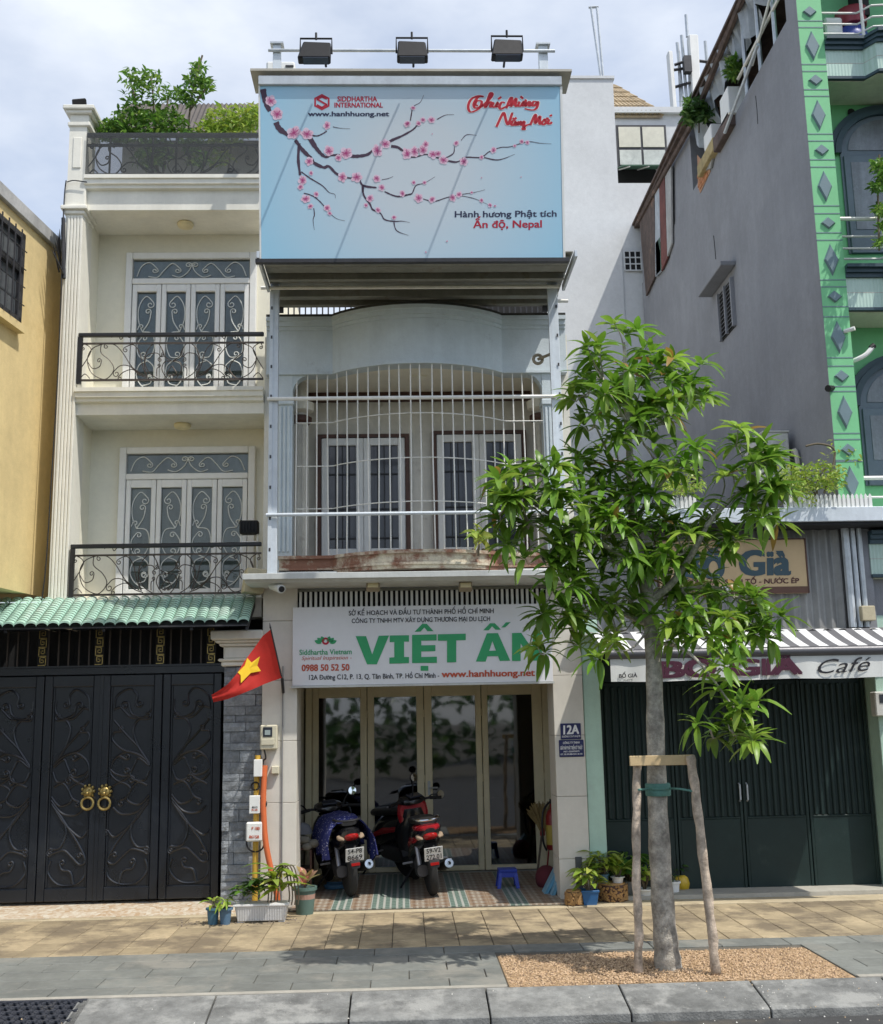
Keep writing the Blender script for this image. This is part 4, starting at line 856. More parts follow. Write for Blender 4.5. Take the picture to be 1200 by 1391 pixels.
# --- print on the billboard
m_br = flat('plum_branch_print', (.075, .045, .075)); F = bill; bout = (bnrm if bnrm.y < 0 else -bnrm)*.0015
def c1(x, y): return (350+.1798*x, 110+.1798*y)
def c2(x, y): return (550+.19167*x, 110+.19167*y)
BR = [(1, [(40, 60, 50), (60, 150, 46), (92, 228, 30)]), (1, [(140, 310, 40), (165, 360, 46), (235, 408, 26), (290, 430, 20)]), (1, [(395, 430, 36), (450, 515, 32), (510, 572, 20), (560, 560, 15), (640, 560, 20), (740, 568, 26), (830, 555, 22), (870, 520, 10)]), (1, [(960, 490, 16), (1010, 450, 20), (1100, 410, 16), (1180, 362, 12), (1215, 320, 8)]),
      (1, [(1010, 492, 22), (1060, 500, 22), (1100, 525, 16), (1180, 545, 10)]), (1, [(410, 410, 10), (460, 412, 10), (525, 378, 8)]), (1, [(570, 345, 5), (620, 355, 4), (700, 360, 1)]), (1, [(285, 445, 24), (340, 520, 28), (400, 580, 28), (430, 620, 25), (500, 652, 22), (540, 645, 22), (600, 702, 18), (680, 730, 14), (760, 740, 14), (800, 790, 16), (900, 805, 12)]),
      (1, [(960, 835, 10), (1060, 872, 12), (1170, 850, 10)]), (1, [(315, 470, 22), (308, 590, 22), (322, 712, 18)]), (1, [(330, 685, 10), (400, 735, 10), (490, 790, 8), (540, 840, 5), (583, 855, 4), (588, 885, 1)]), (1, [(350, 848, 10), (400, 860, 8), (450, 890, 8), (500, 940, 7), (550, 1000, 5), (600, 1040, 3), (660, 1055, 1)]),
      (1, [(425, 960, 7), (430, 1010, 8), (420, 1050, 5), (430, 1125, 1)]), (1, [(795, 788, 18), (802, 860, 15), (850, 930, 12), (870, 970, 12), (930, 1000, 10), (960, 1045, 10), (1030, 1060, 9), (1090, 1058, 5), (1150, 1068, 1)]), (1, [(1030, 1062, 8), (1052, 1130, 8), (1140, 1165, 1)]), (1, [(940, 745, 5), (990, 735, 4), (1025, 720, 1)]),
      (2, [(0, 520, 12), (60, 540, 10), (150, 520, 8), (220, 540, 10), (330, 570, 14), (380, 570, 10), (430, 540, 10), (540, 540, 10), (600, 500, 7), (680, 470, 6), (750, 465, 5), (870, 430, 5), (960, 440, 4), (1040, 445, 1)]), (2, [(290, 545, 8), (345, 512, 8), (352, 462, 5)]), (2, [(400, 420, 4), (440, 380, 5), (510, 385, 1)]),
      (2, [(560, 540, 7), (640, 558, 9), (700, 550, 6), (780, 518, 1)]), (2, [(0, 806, 8), (50, 798, 8), (80, 740, 7), (140, 722, 4), (215, 678, 1)]), (2, [(130, 835, 6), (210, 852, 8), (300, 825, 6), (400, 803, 5), (480, 792, 4), (570, 770, 1)]), (2, [(400, 812, 5), (500, 835, 4), (600, 880, 1)]), (2, [(40, 280, 8), (50, 220, 8), (60, 180, 4), (110, 150, 4), (135, 98, 1)]), (2, [(228, 272, 6), (290, 240, 4), (350, 238, 1)])]
for w_, pts in BR:
    cm = c1 if w_ == 1 else c2; sc = .1798 if w_ == 1 else .19167
    L = cr([(*cm(x, y), w*sc*.5) for x, y, w in pts], 6); A = []; Bq = []
    for i, p in enumerate(L):
        t = V((L[min(i+1, len(L)-1)].x-L[max(i-1, 0)].x, L[min(i+1, len(L)-1)].y-L[max(i-1, 0)].y)).normalized(); nx_, ny_ = -t.y, t.x; w = max(p.z*random.uniform(.8, 1.15), .22)
        A.append(bill(p.x+nx_*w, p.y+ny_*w)+bout); Bq.append(bill(p.x-nx_*w, p.y-ny_*w)+bout)
    obj('printed_branch', B().strip(A, Bq), m_br, bb, norm=False)
m_bl = M('blossom_print', (.7, .4, .5), .5, .05, 6, 0, attr='tint')
def blossom(seed):
    rn = random.Random(seed); b = B()
    for k in range(5):
        a = 2*pi*k/5+rn.uniform(-.15, .15); L_ = rn.uniform(.85, 1.05); W_ = rn.uniform(.38, .5); P_ = []
        for t in range(10):
            ph = 2*pi*t/10; r = .52*L_-.5*L_*cos(ph); s = W_*sin(ph); P_.append(V((cos(a)*r-sin(a)*s, sin(a)*r+cos(a)*s, .001*k)))
        base = len(b.v); c = V((cos(a)*.45, sin(a)*.45, .001*k)); f = rn.random()*.12
        if b.c is None: b.c = []
        b.v += [tuple(c)]+[tuple(q) for q in P_]; b.c += [(.72, .38+f, .52+f)]+[(.80, .55+f, .66+f) if 2 < t < 8 else (.50, .10, .25) for t in range(10)]; b.f += [(base, base+1+t, base+1+(t+1) % 10) for t in range(10)]
    b.add([V((.2*cos(i*2*pi/7), .2*sin(i*2*pi/7), .007)) for i in range(7)], [tuple(range(7))], (.42, .04, .18))
    for i in range(9):
        a = i*.7+rn.random()*.3; r = rn.uniform(.55, .8); d = V((cos(a), sin(a), 0)); e = V((-sin(a), cos(a), 0))*.025; b.add([d*.1-e+V((0, 0, .008)), d*r-e+V((0, 0, .008)), d*r+e+V((0, 0, .008)), d*.1+e+V((0, 0, .008))], [(0, 1, 2, 3)], (.45, .05, .22))
    me = b.mesh('blossom', norm=False); me.materials.append(m_bl); return me
bls = [blossom(i) for i in range(4)]
FL = [(1, *q) for q in ((100, 150, 45), (150, 250, 52), (275, 390, 60), (375, 400, 50), (525, 335, 35), (540, 530, 46), (610, 580, 30), (670, 545, 50), (905, 525, 50), (965, 475, 45), (390, 605, 36), (640, 725, 42), (750, 725, 46), (900, 735, 35), (940, 805, 30), (340, 750, 40), (325, 800, 28), (365, 890, 38), (400, 945, 25), (445, 855, 25), (525, 960, 30), (545, 1000, 20), (405, 695, 20), (850, 885, 35), (820, 940, 20), (910, 975, 28), (1030, 1030, 22), (1095, 850, 28), (1130, 545, 45), (1130, 325, 28))]
FL += [(2, *q) for q in ((20, 520, 40), (70, 500, 42), (130, 490, 40), (150, 450, 30), (200, 520, 36), (235, 515, 30), (275, 560, 36), (420, 570, 34), (365, 440, 25), (545, 540, 18), (630, 490, 28), (780, 460, 14), (830, 430, 20), (870, 435, 18), (20, 300, 26), (100, 300, 22), (130, 275, 22), (190, 275, 28), (60, 190, 20), (65, 720, 18), (140, 720, 18), (100, 830, 36), (195, 840, 28), (340, 825, 32), (385, 805, 26), (545, 845, 20), (605, 880, 18), (640, 885, 12), (475, 790, 12), (300, 1135, 8), (150, 1212, 8), (545, 685, 6), (825, 680, 6), (195, 375, 6))]
bR = Matrix((V((1, 0, 0)), bv.normalized(), V((1, 0, 0)).cross(bv.normalized()))).transposed()
for w_, x, y, r in FL:
    px, py = (c1 if w_ == 1 else c2)(x, y); rr_ = r*(.1798 if w_ == 1 else .19167)*.0075; c = bill(px, py)+bout*1.6
    o = bpy.data.objects.new('printed_blossom', random.choice(bls)); COL.objects.link(o); o.parent = bb; o.matrix_parent_inverse = wmat(bb).inverted()
    Rm = bR @ Matrix.Rotation(random.uniform(0, 6), 3, 'Z') @ Matrix.Diagonal((rr_, rr_*random.uniform(.8, 1), .12)); o.matrix_basis = Matrix.Translation(c) @ Rm.to_4x4()
def bt(body, x0, x1, yb, cap, mat, dy=0, **k): return text(body, bill, x0, yb, x1, yb+dy, cap, mat, bb, out=bout, **k)
bt('SIDDHARTHA', 458.5, 512.5, 137.5, 6.6, m_crim, bold=.03); bt('INTERNATIONAL', 454.5, 520.5, 145.7, 6.4, m_crim, bold=.03); bt('www.hanhhuong.net', 418.5, 529, 157.5, 6.2, m_navy, bold=.03)
bt('Hành hương Phật tích', 618, 756.5, 295, 8.2, m_navy, dy=-1, bold=.02); bt('Ấn độ, Nepal', 643, 736.5, 309.5, 9.6, m_crim, dy=-.8, bold=.025)
obj('emblem', ring(437.5, 138.5, 9.2, 12, 0, 6, bill, bout, pi/2, .93), m_crim, bb, norm=False)
sb = B()
for a, b_ in (((444, 134), (437.5, 131.2)), ((437.5, 131.2), (431, 134.6)), ((431, 134.6), (444, 142)), ((444, 142), (437.5, 146)), ((437.5, 146), (431, 142.5))):
    d = V((b_[0]-a[0], b_[1]-a[1])).normalized(); nx_, ny_ = -d.y*1.25, d.x*1.25
    sb.poly([bill(a[0]+nx_-d.x*.5, a[1]+ny_-d.y*.5)+bout, bill(b_[0]+nx_+d.x*.5, b_[1]+ny_+d.y*.5)+bout, bill(b_[0]-nx_+d.x*.5, b_[1]-ny_+d.y*.5)+bout, bill(a[0]-nx_-d.x*.5, a[1]-ny_-d.y*.5)+bout])
obj('emblem_letter', sb, m_crim, bb, norm=False)
# brush script greeting drawn as strokes
def brush(pts, w, mat, name='script_stroke', prof=None, lift=1.0):
    L = cr([(c2(x, y)[0], c2(x, y)[1], 0) for x, y in pts], 6); A = []; Bq = []
    for i, p in enumerate(L):
        q0, q1 = L[max(i-1, 0)], L[min(i+1, len(L)-1)]; t = (q1-q0).normalized(); u = i/(len(L)-1)
        ww = w*.19167*.5*(.45+.75*abs(t.y)+.15*sin(u*pi)); nx_, ny_ = -t.y*ww, t.x*ww
        A.append(bill(p.x+nx_, p.y+ny_)+bout*lift); Bq.append(bill(p.x-nx_, p.y-ny_)+bout*lift)
    return A, Bq
SC = [[(520, 175), (500, 165), (515, 140), (545, 145), (535, 180), (500, 190), (490, 160), (520, 115), (555, 110), (520, 105), (470, 130), (450, 180), (465, 218), (510, 205), (560, 165)], [(545, 180), (600, 130), (622, 95), (608, 85), (590, 130), (570, 185), (600, 150), (615, 155), (605, 182), (625, 178)], [(632, 150), (620, 178), (640, 182), (662, 150), (650, 180), (668, 182)], [(662, 128), (685, 112)], [(710, 155), (690, 150), (672, 178), (680, 198), (710, 185), (745, 170)],
      [(720, 192), (745, 130), (760, 120), (752, 180), (790, 122), (785, 175), (800, 175)], [(815, 145), (805, 172), (822, 176), (845, 145), (838, 172), (850, 172), (858, 140), (850, 132)], [(820, 108), (840, 125)], [(862, 148), (855, 178), (880, 148), (888, 152), (882, 176), (897, 172)], [(938, 148), (915, 145), (903, 168), (918, 174), (945, 148), (935, 190), (905, 205), (850, 195)],
      [(650, 325), (690, 240), (705, 228), (720, 285), (735, 305), (760, 235), (765, 228)], [(790, 285), (768, 282), (755, 305), (770, 312), (790, 288), (785, 312), (800, 308)], [(765, 262), (778, 270), (792, 258)], [(810, 285), (800, 312), (825, 285), (822, 312), (848, 285), (842, 318), (850, 340), (835, 340), (860, 315), (890, 305)], [(890, 312), (915, 255), (930, 240), (925, 300), (960, 248), (955, 300), (970, 305)], [(990, 275), (972, 295), (985, 308), (1003, 290), (990, 272), (1010, 268), (1012, 258)], [(1025, 270), (1015, 300), (1030, 302), (1045, 290)], [(1028, 248), (1045, 240)]]
m_scar = flat('scarlet_print', (.55, .03, .05))
for i0, i1 in ((0, 5), (5, 10), (10, 14), (14, 18)):
    wb = B(); rbb = B()
    for q in SC[i0:i1]:
        A, Bq = brush(q, 24, None, lift=1.0); wb.strip(A, Bq); A, Bq = brush(q, 15, None, lift=1.6); rbb.strip(A, Bq)
    obj('script_outline', wb, m_whtxt, bb, norm=False); obj('script_word', rbb, m_scar, bb, norm=False)
# --- three floodlights on arms
for i, (x, y) in enumerate(((429, 66), (560, 65), (690, 62.5))):
    c = at(x, y, -2.35); base = V((aX((443, 562, 685)[i], 104, Yt-.1), Yt-.1, zpl+.02))
    t = T('billboard_floodlight', ('left', 'middle', 'right')[i]+' black floodlight on an arm above the billboard', 'floodlight', base, group='floodlights above the billboard')
    a = (.12, -.02, .05)[i]
    obj('lamp_body', B().prism([c+V((-.13+a*.1, 0, .085)), c+V((.13+a*.1, 0, .075)), c+V((.15-a*.1, -.02, -.10)), c+V((-.15-a*.2, -.02, -.10))], (0, .10, -.02)), m_bplastic, t, bev=.012)
    obj('lamp_glass', B().obox(c+V((0, .02, -.112)), (.12, 0, 0), (0, .045, -.008), (0, 0, .004)), m_wing, t)
    obj('yoke', B().tube([c+V((-.15, .05, -.02)), c+V((-.15, .05, .14)), c+V((.15, .05, .14)), c+V((.15, .05, -.02))], .010, 6), m_bplastic, t)
    obj('arm', B().tube([base, base+V((0, -.1, .02)), c+V((.01, .10, .0))], .012, 8), m_blk, t, smooth=True); obj('bolt', B().tube([c+V((0, .05, .13)), c+V((0, .05, .2))], .012, 6), m_bplastic, t)
# grey condenser behind the left post
q = at(388, 94, 1.2); t = T('air_conditioner', 'pale air conditioner unit behind the left billboard post', 'air conditioner', (q.x, 1.2, q.z-.25))
obj('casing', B().box(q.x-.25, q.x+.12, 1.2, 1.5, q.z-.4, q.z+.12), m_white, t, bev=.02)
for k in range(7): obj('louvre', B().box(q.x+.0, q.x+.105, 1.185, 1.199, q.z-.3+k*.055, q.z-.275+k*.055), m_dkmetal, t)
# camera on left pillar
q = at(376, 798, -.40); t = T('security_camera', 'white bullet camera under the left end of the canopy', 'camera', (q.x, 0, q.z))
obj('camera_body', B().tube([q+V((-.06, .10, .03)), q+V((.06, -.10, -.03))], [.042, .045], 10), m_white, t, smooth=True); obj('lens', B().tube([q+V((.06, -.10, -.03)), q+V((.066, -.112, -.034))], .032, 10), m_bplastic, t); obj('mount', B().tube([q+V((-.04, .06, .03)), (q.x-.06, -.35, zc0)], .02, 8), m_white, t)
q = at(731, 488, -.36); t = T('bird_cage_lamp', 'small rusty lamp on a bar beside the right steel column', 'lamp', (q.x, q.y, q.z))
obj('lamp_ring', B().tube([(q.x+.05*cos(a*pi/6), q.y, q.z+.05*sin(a*pi/6)) for a in range(13)], .018, 7), m_tanl, t, smooth=True); obj('arm', B().tube([q, V((cols[1][0]+.02, YCo+.04, q.z+.03))], .016, 6), m_tanl, t)
# ================================================================== white building at the back
m_wb = M('white_plaster', (.66, .68, .69), .85, .10, .6, .25)
YWB = 8.95
wb_ = T('white_building', 'tall white plaster building behind, with tiled roof and window', 'building', (4.2, 11, 0))
xe = aX(835, 150, YWB); zt1 = aZ(800, 107, YWB); zt2 = aZ(870, 151, YWB+.8)
bx('tower_wall', 1.0, xe, YWB, YWB+6, 0, zt1, m_wb, wb_); bx('tower_coping', .98, xe+.03, YWB-.03, YWB+6, zt1, zt1+.06, m_wb, wb_)
bx('rear_wall', xe, 9.5, YWB+.8, YWB+7, aZ(870, 252, YWB+.8), zt2, m_wb, wb_); bx('lower_wall', xe, 9.5, YWB+.02, YWB+.79, 0, aZ(870, 251, YWB+.1), m_wb, wb_)
bx('eave_band', xe, 9.5, YWB+.7, YWB+.8, zt2-.08, zt2+.05, m_wb, wb_)
# ribbed ceramic roof
m_rt = M('ochre_roof_tile', (.38, .29, .17), .7, .3, 6, .2, dirt=(.15, .11, .08), damt=.4); zr = aZ(870, 155, YWB+.7); rz1 = aZ(850, 118, YWB+2.5)
xr0, xr1 = xe+.0, aX(901, 152, YWB+.7)
rf = obj('roof', B().prism([(xr0, YWB+.75, zr), (xr1, YWB+.75, zr), (xr1-1.0, YWB+2.6, rz1), (xr0, YWB+2.6, rz1+.1)], (0, 0, -.05)), m_rt, wb_)
N_ = 12
for k in range(N_):
    for j in range(6):
        u0, u1 = j/6, (j+1)/6+.03; xb0 = xr0+(xr1-xr0)*(k+.5)/N_
        def q_(u): return V((xr0+(xb0-xr0)*(1-u*.5) if xb0 > xr1-1.0 else xb0, YWB+.73+1.87*u, zr+.03+(rz1+.05-zr)*u))
        obj('roof_tile', B().tube([q_(u0)+V((0, 0, .03)), q_(min(u1, 1))+V((0, 0, .0))], .055, 6), m_rt, rf)
obj('ridge', B().tube([(xr1, YWB+.75, zr+.06), (xr1-1.0, YWB+2.6, rz1+.08)], .07, 6), m_rt, rf)
# window
X0, X1, Z1, Z0 = aX(838, 195, YWB+.78), aX(906, 195, YWB+.78), aZ(870, 170, YWB+.78), aZ(870, 227, YWB+.78)
wd = obj('window', B().box(X0, X1, YWB+.77, YWB+.79, Z0, Z1), m_dkmetal, wb_)
m_pane = M('blinds_pane', (.68, .66, .55), .4, .12, 2, 0); m_dpane = M('dark_lower_pane', (.62, .64, .60), .3, .2)
for i in range(2):
    for j in range(2):
        a = X0+.05+(X1-X0-.05)*i/2; b_ = X0+(X1-X0-.05)*(i+1)/2; c = Z0+.05+(Z1-Z0-.05)*(0 if j == 0 else .44); d = Z0+(Z1-Z0-.05)*(.42 if j == 0 else 1)
        obj('pane', B().box(a, b_, YWB+.755, YWB+.769, c, d), m_pane if j else m_dpane, wd)
cnp = obj('window_canopy', B().prism([(X0-.05, YWB+.78, Z0-.04), (X1+.2, YWB+.78, Z0-.04), (X1+.2, YWB+.1, Z0-.30), (X0-.05, YWB+.1, Z0-.30)], (0, 0, -.02)), M('faded_green_sheet', (.08, .18, .12), .6, .3), wb_)
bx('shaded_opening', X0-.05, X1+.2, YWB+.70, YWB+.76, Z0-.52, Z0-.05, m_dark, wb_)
for k in range(3): xx = X0+.1+k*.4; obj('canopy_strut', B().tube([(xx, YWB+.1, Z0-.34), (xx-.1, YWB+.7, Z0-.1)], .015, 5), m_whitebar, cnp)
q0, q1 = at(848, 341, YWB-.02), at(872, 367, YWB-.02)
vb = obj('air_brick', B().box(q0.x, q1.x, YWB-.012, YWB-.002, q1.z, q0.z), m_dark, wb_)
for i in range(4): xx = q0.x+(q1.x-q0.x)*i/3; obj('lattice_bar', B().box(xx-.012, xx+.012, YWB-.03, YWB-.013, q1.z, q0.z), m_wb, vb)
for i in range(4): zz = q1.z+(q0.z-q1.z)*i/3; obj('lattice_bar', B().box(q0.x, q1.x, YWB-.028, YWB-.014, zz-.012, zz+.012), m_wb, vb)
# antennas
def rod(name, pts, r, mat, label): return tag(obj(name, B().tube(pts, r, 6), mat), label, 'antenna')
an = T('antenna_poles', 'pair of thin steel poles on the white building roof', 'antenna', at(815, 108, YWB+1))
for a, b_ in (((803, 9), (817, 108)), ((811, 9), (820, 108))): obj('pole', B().tube([at(*a, YWB+1), at(*b_, YWB+1)], .028, 6), m_steel, an)
obj('cap', B().tube([at(800, 10, YWB+1), at(813, 9, YWB+1)], .03, 5), m_steel, an)
mt = T('phone_mast', 'far mobile phone mast with white panel antennas', 'mast', at(935, 200, 20))
YM = 20
obj('panel_antenna', B().prism([at(936, 46, YM), at(949, 46, YM), at(953, 128, YM), at(941, 128, YM)], (0, .3, 0)), m_white, mt, bev=.03); obj('panel_antenna', B().prism([at(908, 68, YM), at(914, 68, YM), at(923, 180, YM), at(917, 180, YM)], (0, .3, 0)), m_white, mt, bev=.03)
for a, b_ in (((920, 58), (929, 150)), ((926, 48), (934, 150)), ((932, 20), (934, 50)), ((958, 56), (961, 90)), ((936, 50), (940, 240)), ((922, 70), (930, 240))): obj('mast_pole', B().tube([at(*a, YM+.2), at(*b_, YM+.2)], .055, 5), m_steel, mt)
for a, b_ in (((915, 95), (935, 92)), ((917, 88), (940, 80)), ((945, 82), (962, 84)), ((918, 118), (938, 112))): obj('mast_arm', B().tube([at(*a, YM+.1), at(*b_, YM+.1)], .05, 5), m_dkmetal, mt)
obj('radio_box', B().obox(at(934, 88, YM-.1), (.12, 0, 0), (0, .1, 0), (0, 0, .28)), m_dkmetal, mt)

# ================================================================== green house with the long grey side wall
XG = 4.86; m_grey = M('grey_render', (.27, .275, .295), .88, .12, .8, .3, streak=.09, dirt=(.215, .22, .235), damt=.4, dscale=.9)
m_gr = M('mint_green_paint', (.20, .57, .27), .6, .06, 2, .1, streak=.06); m_grd = M('slate_diamond_paint', (.16, .235, .26), .5, .06); m_navyp = M('dark_teal_trim', (.03, .065, .085), .45, .1)
m_tl = M('pale_mint_wall_tile', (.50, .66, .57), .3, .06, 3, .02)
n, l = m_tl.node_tree.nodes, m_tl.node_tree.links; tcn = n.new('ShaderNodeTexCoord'); wv = n.new('ShaderNodeTexWave'); wv.bands_direction = 'X'; wv.inputs['Scale'].default_value = 8; l.new(tcn.outputs['Object'], wv.inputs['Vector'])
bpn = n.new('ShaderNodeBump'); bpn.inputs['Strength'].default_value = .35; bpn.inputs['Distance'].default_value = .01; l.new(wv.outputs['Fac'], bpn.inputs['Height']); l.new(bpn.outputs[0], n['Principled BSDF'].inputs['Normal'])
gh = T('green_house', 'tall green house with grey side wall and diamond trimmed balconies', 'house', (6.5, 4, 0))
ZW, ZR = 10.32, 11.62; YE = 8.8
bx('side_wall', XG, XG+.28, .32, YE, 3.4, ZW, m_grey, gh); bx('house_block', XG+.28, 9.2, .85, YE, 3.4, ZW-.01, m_grey, gh); bx('side_wall', XG+.02, 9.2, 4.9, YE, ZW, ZR-.05, m_grey, gh)
obj('plinth_wall', B().box(XG+.05, 9.2, .5, YE, 0, 3.4), m_grey, gh)
# louvred window on the side wall
w0, w1 = atX(998, 372, XG), atX(973, 408, XG); zt_, zb_ = w0.z-.02, atX(984, 462, XG).z
ya, yb_ = 3.12, 3.78
lw = obj('louvre_window', B().box(XG-.012, XG-.002, ya, yb_, zb_, zt_), m_dark, gh)
for k in range(11): zz = zb_+.03+k*(zt_-zb_-.04)/11; obj('louvre_slat', B().prism([(XG-.04, ya+.02, zz), (XG-.013, ya+.02, zz+.022), (XG-.013, yb_-.02, zz+.022), (XG-.04, yb_-.02, zz)], (0, 0, .006)), m_grey, lw)
for (a, b_, c, d) in ((ya-.03, ya+.02, zb_, zt_), (yb_-.02, yb_+.03, zb_, zt_), ((ya+yb_)/2-.02, (ya+yb_)/2+.02, zb_, zt_)): obj('louvre_frame', B().box(XG-.055, XG-.001, a, b_, c, d), m_grey, lw)
obj('window_hood', B().box(XG-.22, XG-.001, 2.95, 4.2, zt_+.12, zt_+.19), m_grey, lw, bev=.01)
w2 = atX(945, 635, XG); lw2 = obj('louvre_window', B().box(XG-.012, XG-.002, w2.y-.2, w2.y+.3, w2.z-.35, w2.z+.25), m_dark, gh)
for k in range(6): zz = w2.z-.33+k*.1; obj('louvre_slat', B().box(XG-.035, XG-.013, w2.y-.2, w2.y+.3, zz, zz+.03), m_grey, lw2)
# cracks / rust streaks geometry left to the material; roof terrace with tarps and clutter above the wall
m_rust = M('rusty_sheet', (.13, .09, .075), .8, .3, 5, .3, streak=.45, dirt=(.36, .20, .12), damt=.25); m_tarp = M('grey_tarp', (.42, .46, .50), .6, .2, 3, .4, streak=.2); m_brk = M('bare_brick', (.50, .22, .10), .9, .15, 10, .3, rnd=.15)
obj('roof_edge', B().box(XG-.06, XG+.05, -.3, YE+.3, ZR-.04, ZR+.02), m_rust, gh); obj('roof_sheet', B().box(XG-.1, 9.3, -.4, YE+.3, ZR+.02, ZR+.06), m_rust, gh)
obj('terrace_back', B().box(XG+.9, XG+1.0, .2, 5, ZW, ZR), m_dark, gh)
tp = B(); A = []; Bq = []
for i in range(40):
    y = 1.0+3.5*i/39; A.append((XG-.03+.05*sin(i*1.7), y, ZR-.03)); Bq.append((XG+.10+.10*sin(i*1.1), y, ZR-.35-.38*(i/39)-.12*sin(i*.9)))
tp.strip(A, Bq); obj('tarpaulin', tp, m_tarp, gh, norm=False)
for k, (yy, hh) in enumerate(((.9, 1.2), (1.5, 1.3), (2.1, 1.3))): obj('terrace_post', B().tube([(XG+.06, yy, ZW), (XG+.06, yy, ZR)], .03, 6), m_steel, gh)
obj('terrace_rail', B().tube([(XG+.05, .35, ZW+.55), (XG+.05, 2.4, ZW+.5)], .025, 6), m_whitebar, gh); obj('terrace_rail', B().tube([(XG+.02, .35, ZW+.95), (XG-.02, 1.6, ZW+.2)], .02, 6), m_whitebar, gh)
for (y0_, y1_, z0_, z1_, mt_, nm) in ((2.45, 2.85, .0, .42, m_white, 'roof_box'), (3.35, 3.75, .1, .35, m_white, 'roof_box'), (2.5, 3.3, -.16, .06, m_rust, 'rotten_board'), (3.3, 4.2, -.1, .1, M('mouldy_ochre_board', (.42, .33, .16), .9, .3, 4), 'rotten_board')): obj(nm, B().box(XG-.10, XG+.2, y0_, y1_, ZW+z0_, ZW+z1_), mt_, gh, bev=.01)
obj('leaning_pole', B().tube([atX(1030, 60, XG-.15), atX(985, 180, XG-.14)], .025, 6), m_steel, gh)
# bare brick patch
by0, by1 = 3.95, 4.5
bpz = obj('brick_patch', B().prism([atX(948, 210, XG-.004), atX(966, 232, XG-.004), atX(952, 262, XG-.004), atX(949, 255, XG-.004)], (-.006, 0, 0)), M('brick_mortar', (.45, .25, .15), .9), gh)
for j in range(9):
    z = ZW-.2+j*.075
    for i in range(4):
        y = 4.02+i*.16+(j % 2)*.08
        if z > ZW+.15 or y > 4.45: continue
        obj('brick', B().box(XG-.022, XG-.008, y-.072, y+.072, z+.005, z+.068), m_brk, bpz)
obj('rubble_strip', B().prism([atX(967, 205, XG-.01), atX(975, 190, XG-.01), atX(968, 228, XG-.01), atX(952, 236, XG-.01)], (-.03, 0, 0)), m_conc, gh)
# rusty sheets at the far end
for (pts, mt_) in (([(871, 300), (891, 262), (893, 372), (880, 402)], m_rust), ([(898, 255), (905, 240), (909, 350), (901, 368)], M('red_rust_post', (.17, .05, .04), .8, .3)), ([(892, 262), (898, 255), (900, 368), (893, 376)], m_tarp), ([(906, 240), (914, 226), (915, 330), (909, 348)], m_conc), ([(893, 330), (899, 322), (901, 366), (894, 374)], M('faded_green_sheet', (.08, .18, .12)))):
    obj('cladding_sheet', B().prism([atX(x, y, XG-.02) for x, y in pts], (-.03, 0, 0)), mt_, gh)
obj('roof_verge', B().tube([atX(868, 300, XG-.06), atX(905, 232, XG-.06), atX(942, 165, XG-.06), atX(1010, -5, XG-.06)], .05, 6), m_rust, gh)
obj('wall_crack', B().tube([atX(1027, 130, XG-.001), atX(1029, 150, XG-.001), atX(1030, 168, XG-.001)], .006, 4), m_dark, gh); obj('wall_crack', B().tube([atX(970, 320, XG-.001), atX(972, 340, XG-.001), atX(973, 352, XG-.001)], .008, 4), m_dark, gh)
# front: diamond pilaster
xp0, xp1 = XG-.0, XG+.30
bx('pilaster', xp0, xp1, -.02, .319, 4.0, 12.5, m_gr, gh)
def dz(py, px): return aZ(px, py, -.02)
xc = (xp0+xp1)/2; seq = [(16, 's'), (62, 'l'), (109, 's'), (156, 'l'), (204, 's'), (253, 'l'), (303, 's'), (353, 'l'), (403, 's'), (458, 'l'), (511, 's'), (560, 'l'), (611, 's'), (656, 'l')]
zs_ = []
for py, kd in seq:
    px = 1094+54*(py-15)/596; z = dz(py, px); hw = .088; hh = .075 if kd == 's' else .20
    b = B(); F_ = [(xc-hw, -.021, z), (xc, -.021, z-hh), (xc+hw, -.021, z), (xc, -.021, z+hh)]; I_ = [(xc+(x-xc)*.8, -.045, z+(zz-z)*.8) for x, _, zz in F_]
    b.add(F_+I_, [(4, 5, 6, 7)]+[(i, (i+1) % 4, 4+(i+1) % 4, 4+i) for i in range(4)]); obj('diamond', b, m_grd, gh); zs_.append((z, hh))
for (z, hh), (z2, h2) in zip(zs_[:-1], zs_[1:]):
    for t in (z-hh-.045, z2+h2+.045): obj('groove', B().box(xp0-.001, xp1+.001, -.0235, -.0195, t-.006, t+.006), m_grd, gh)
obj('pilaster_return', B().box(xp0-.004, xp0-.0005, -.019, .322, 3.95, 12.4), m_grey, gh)
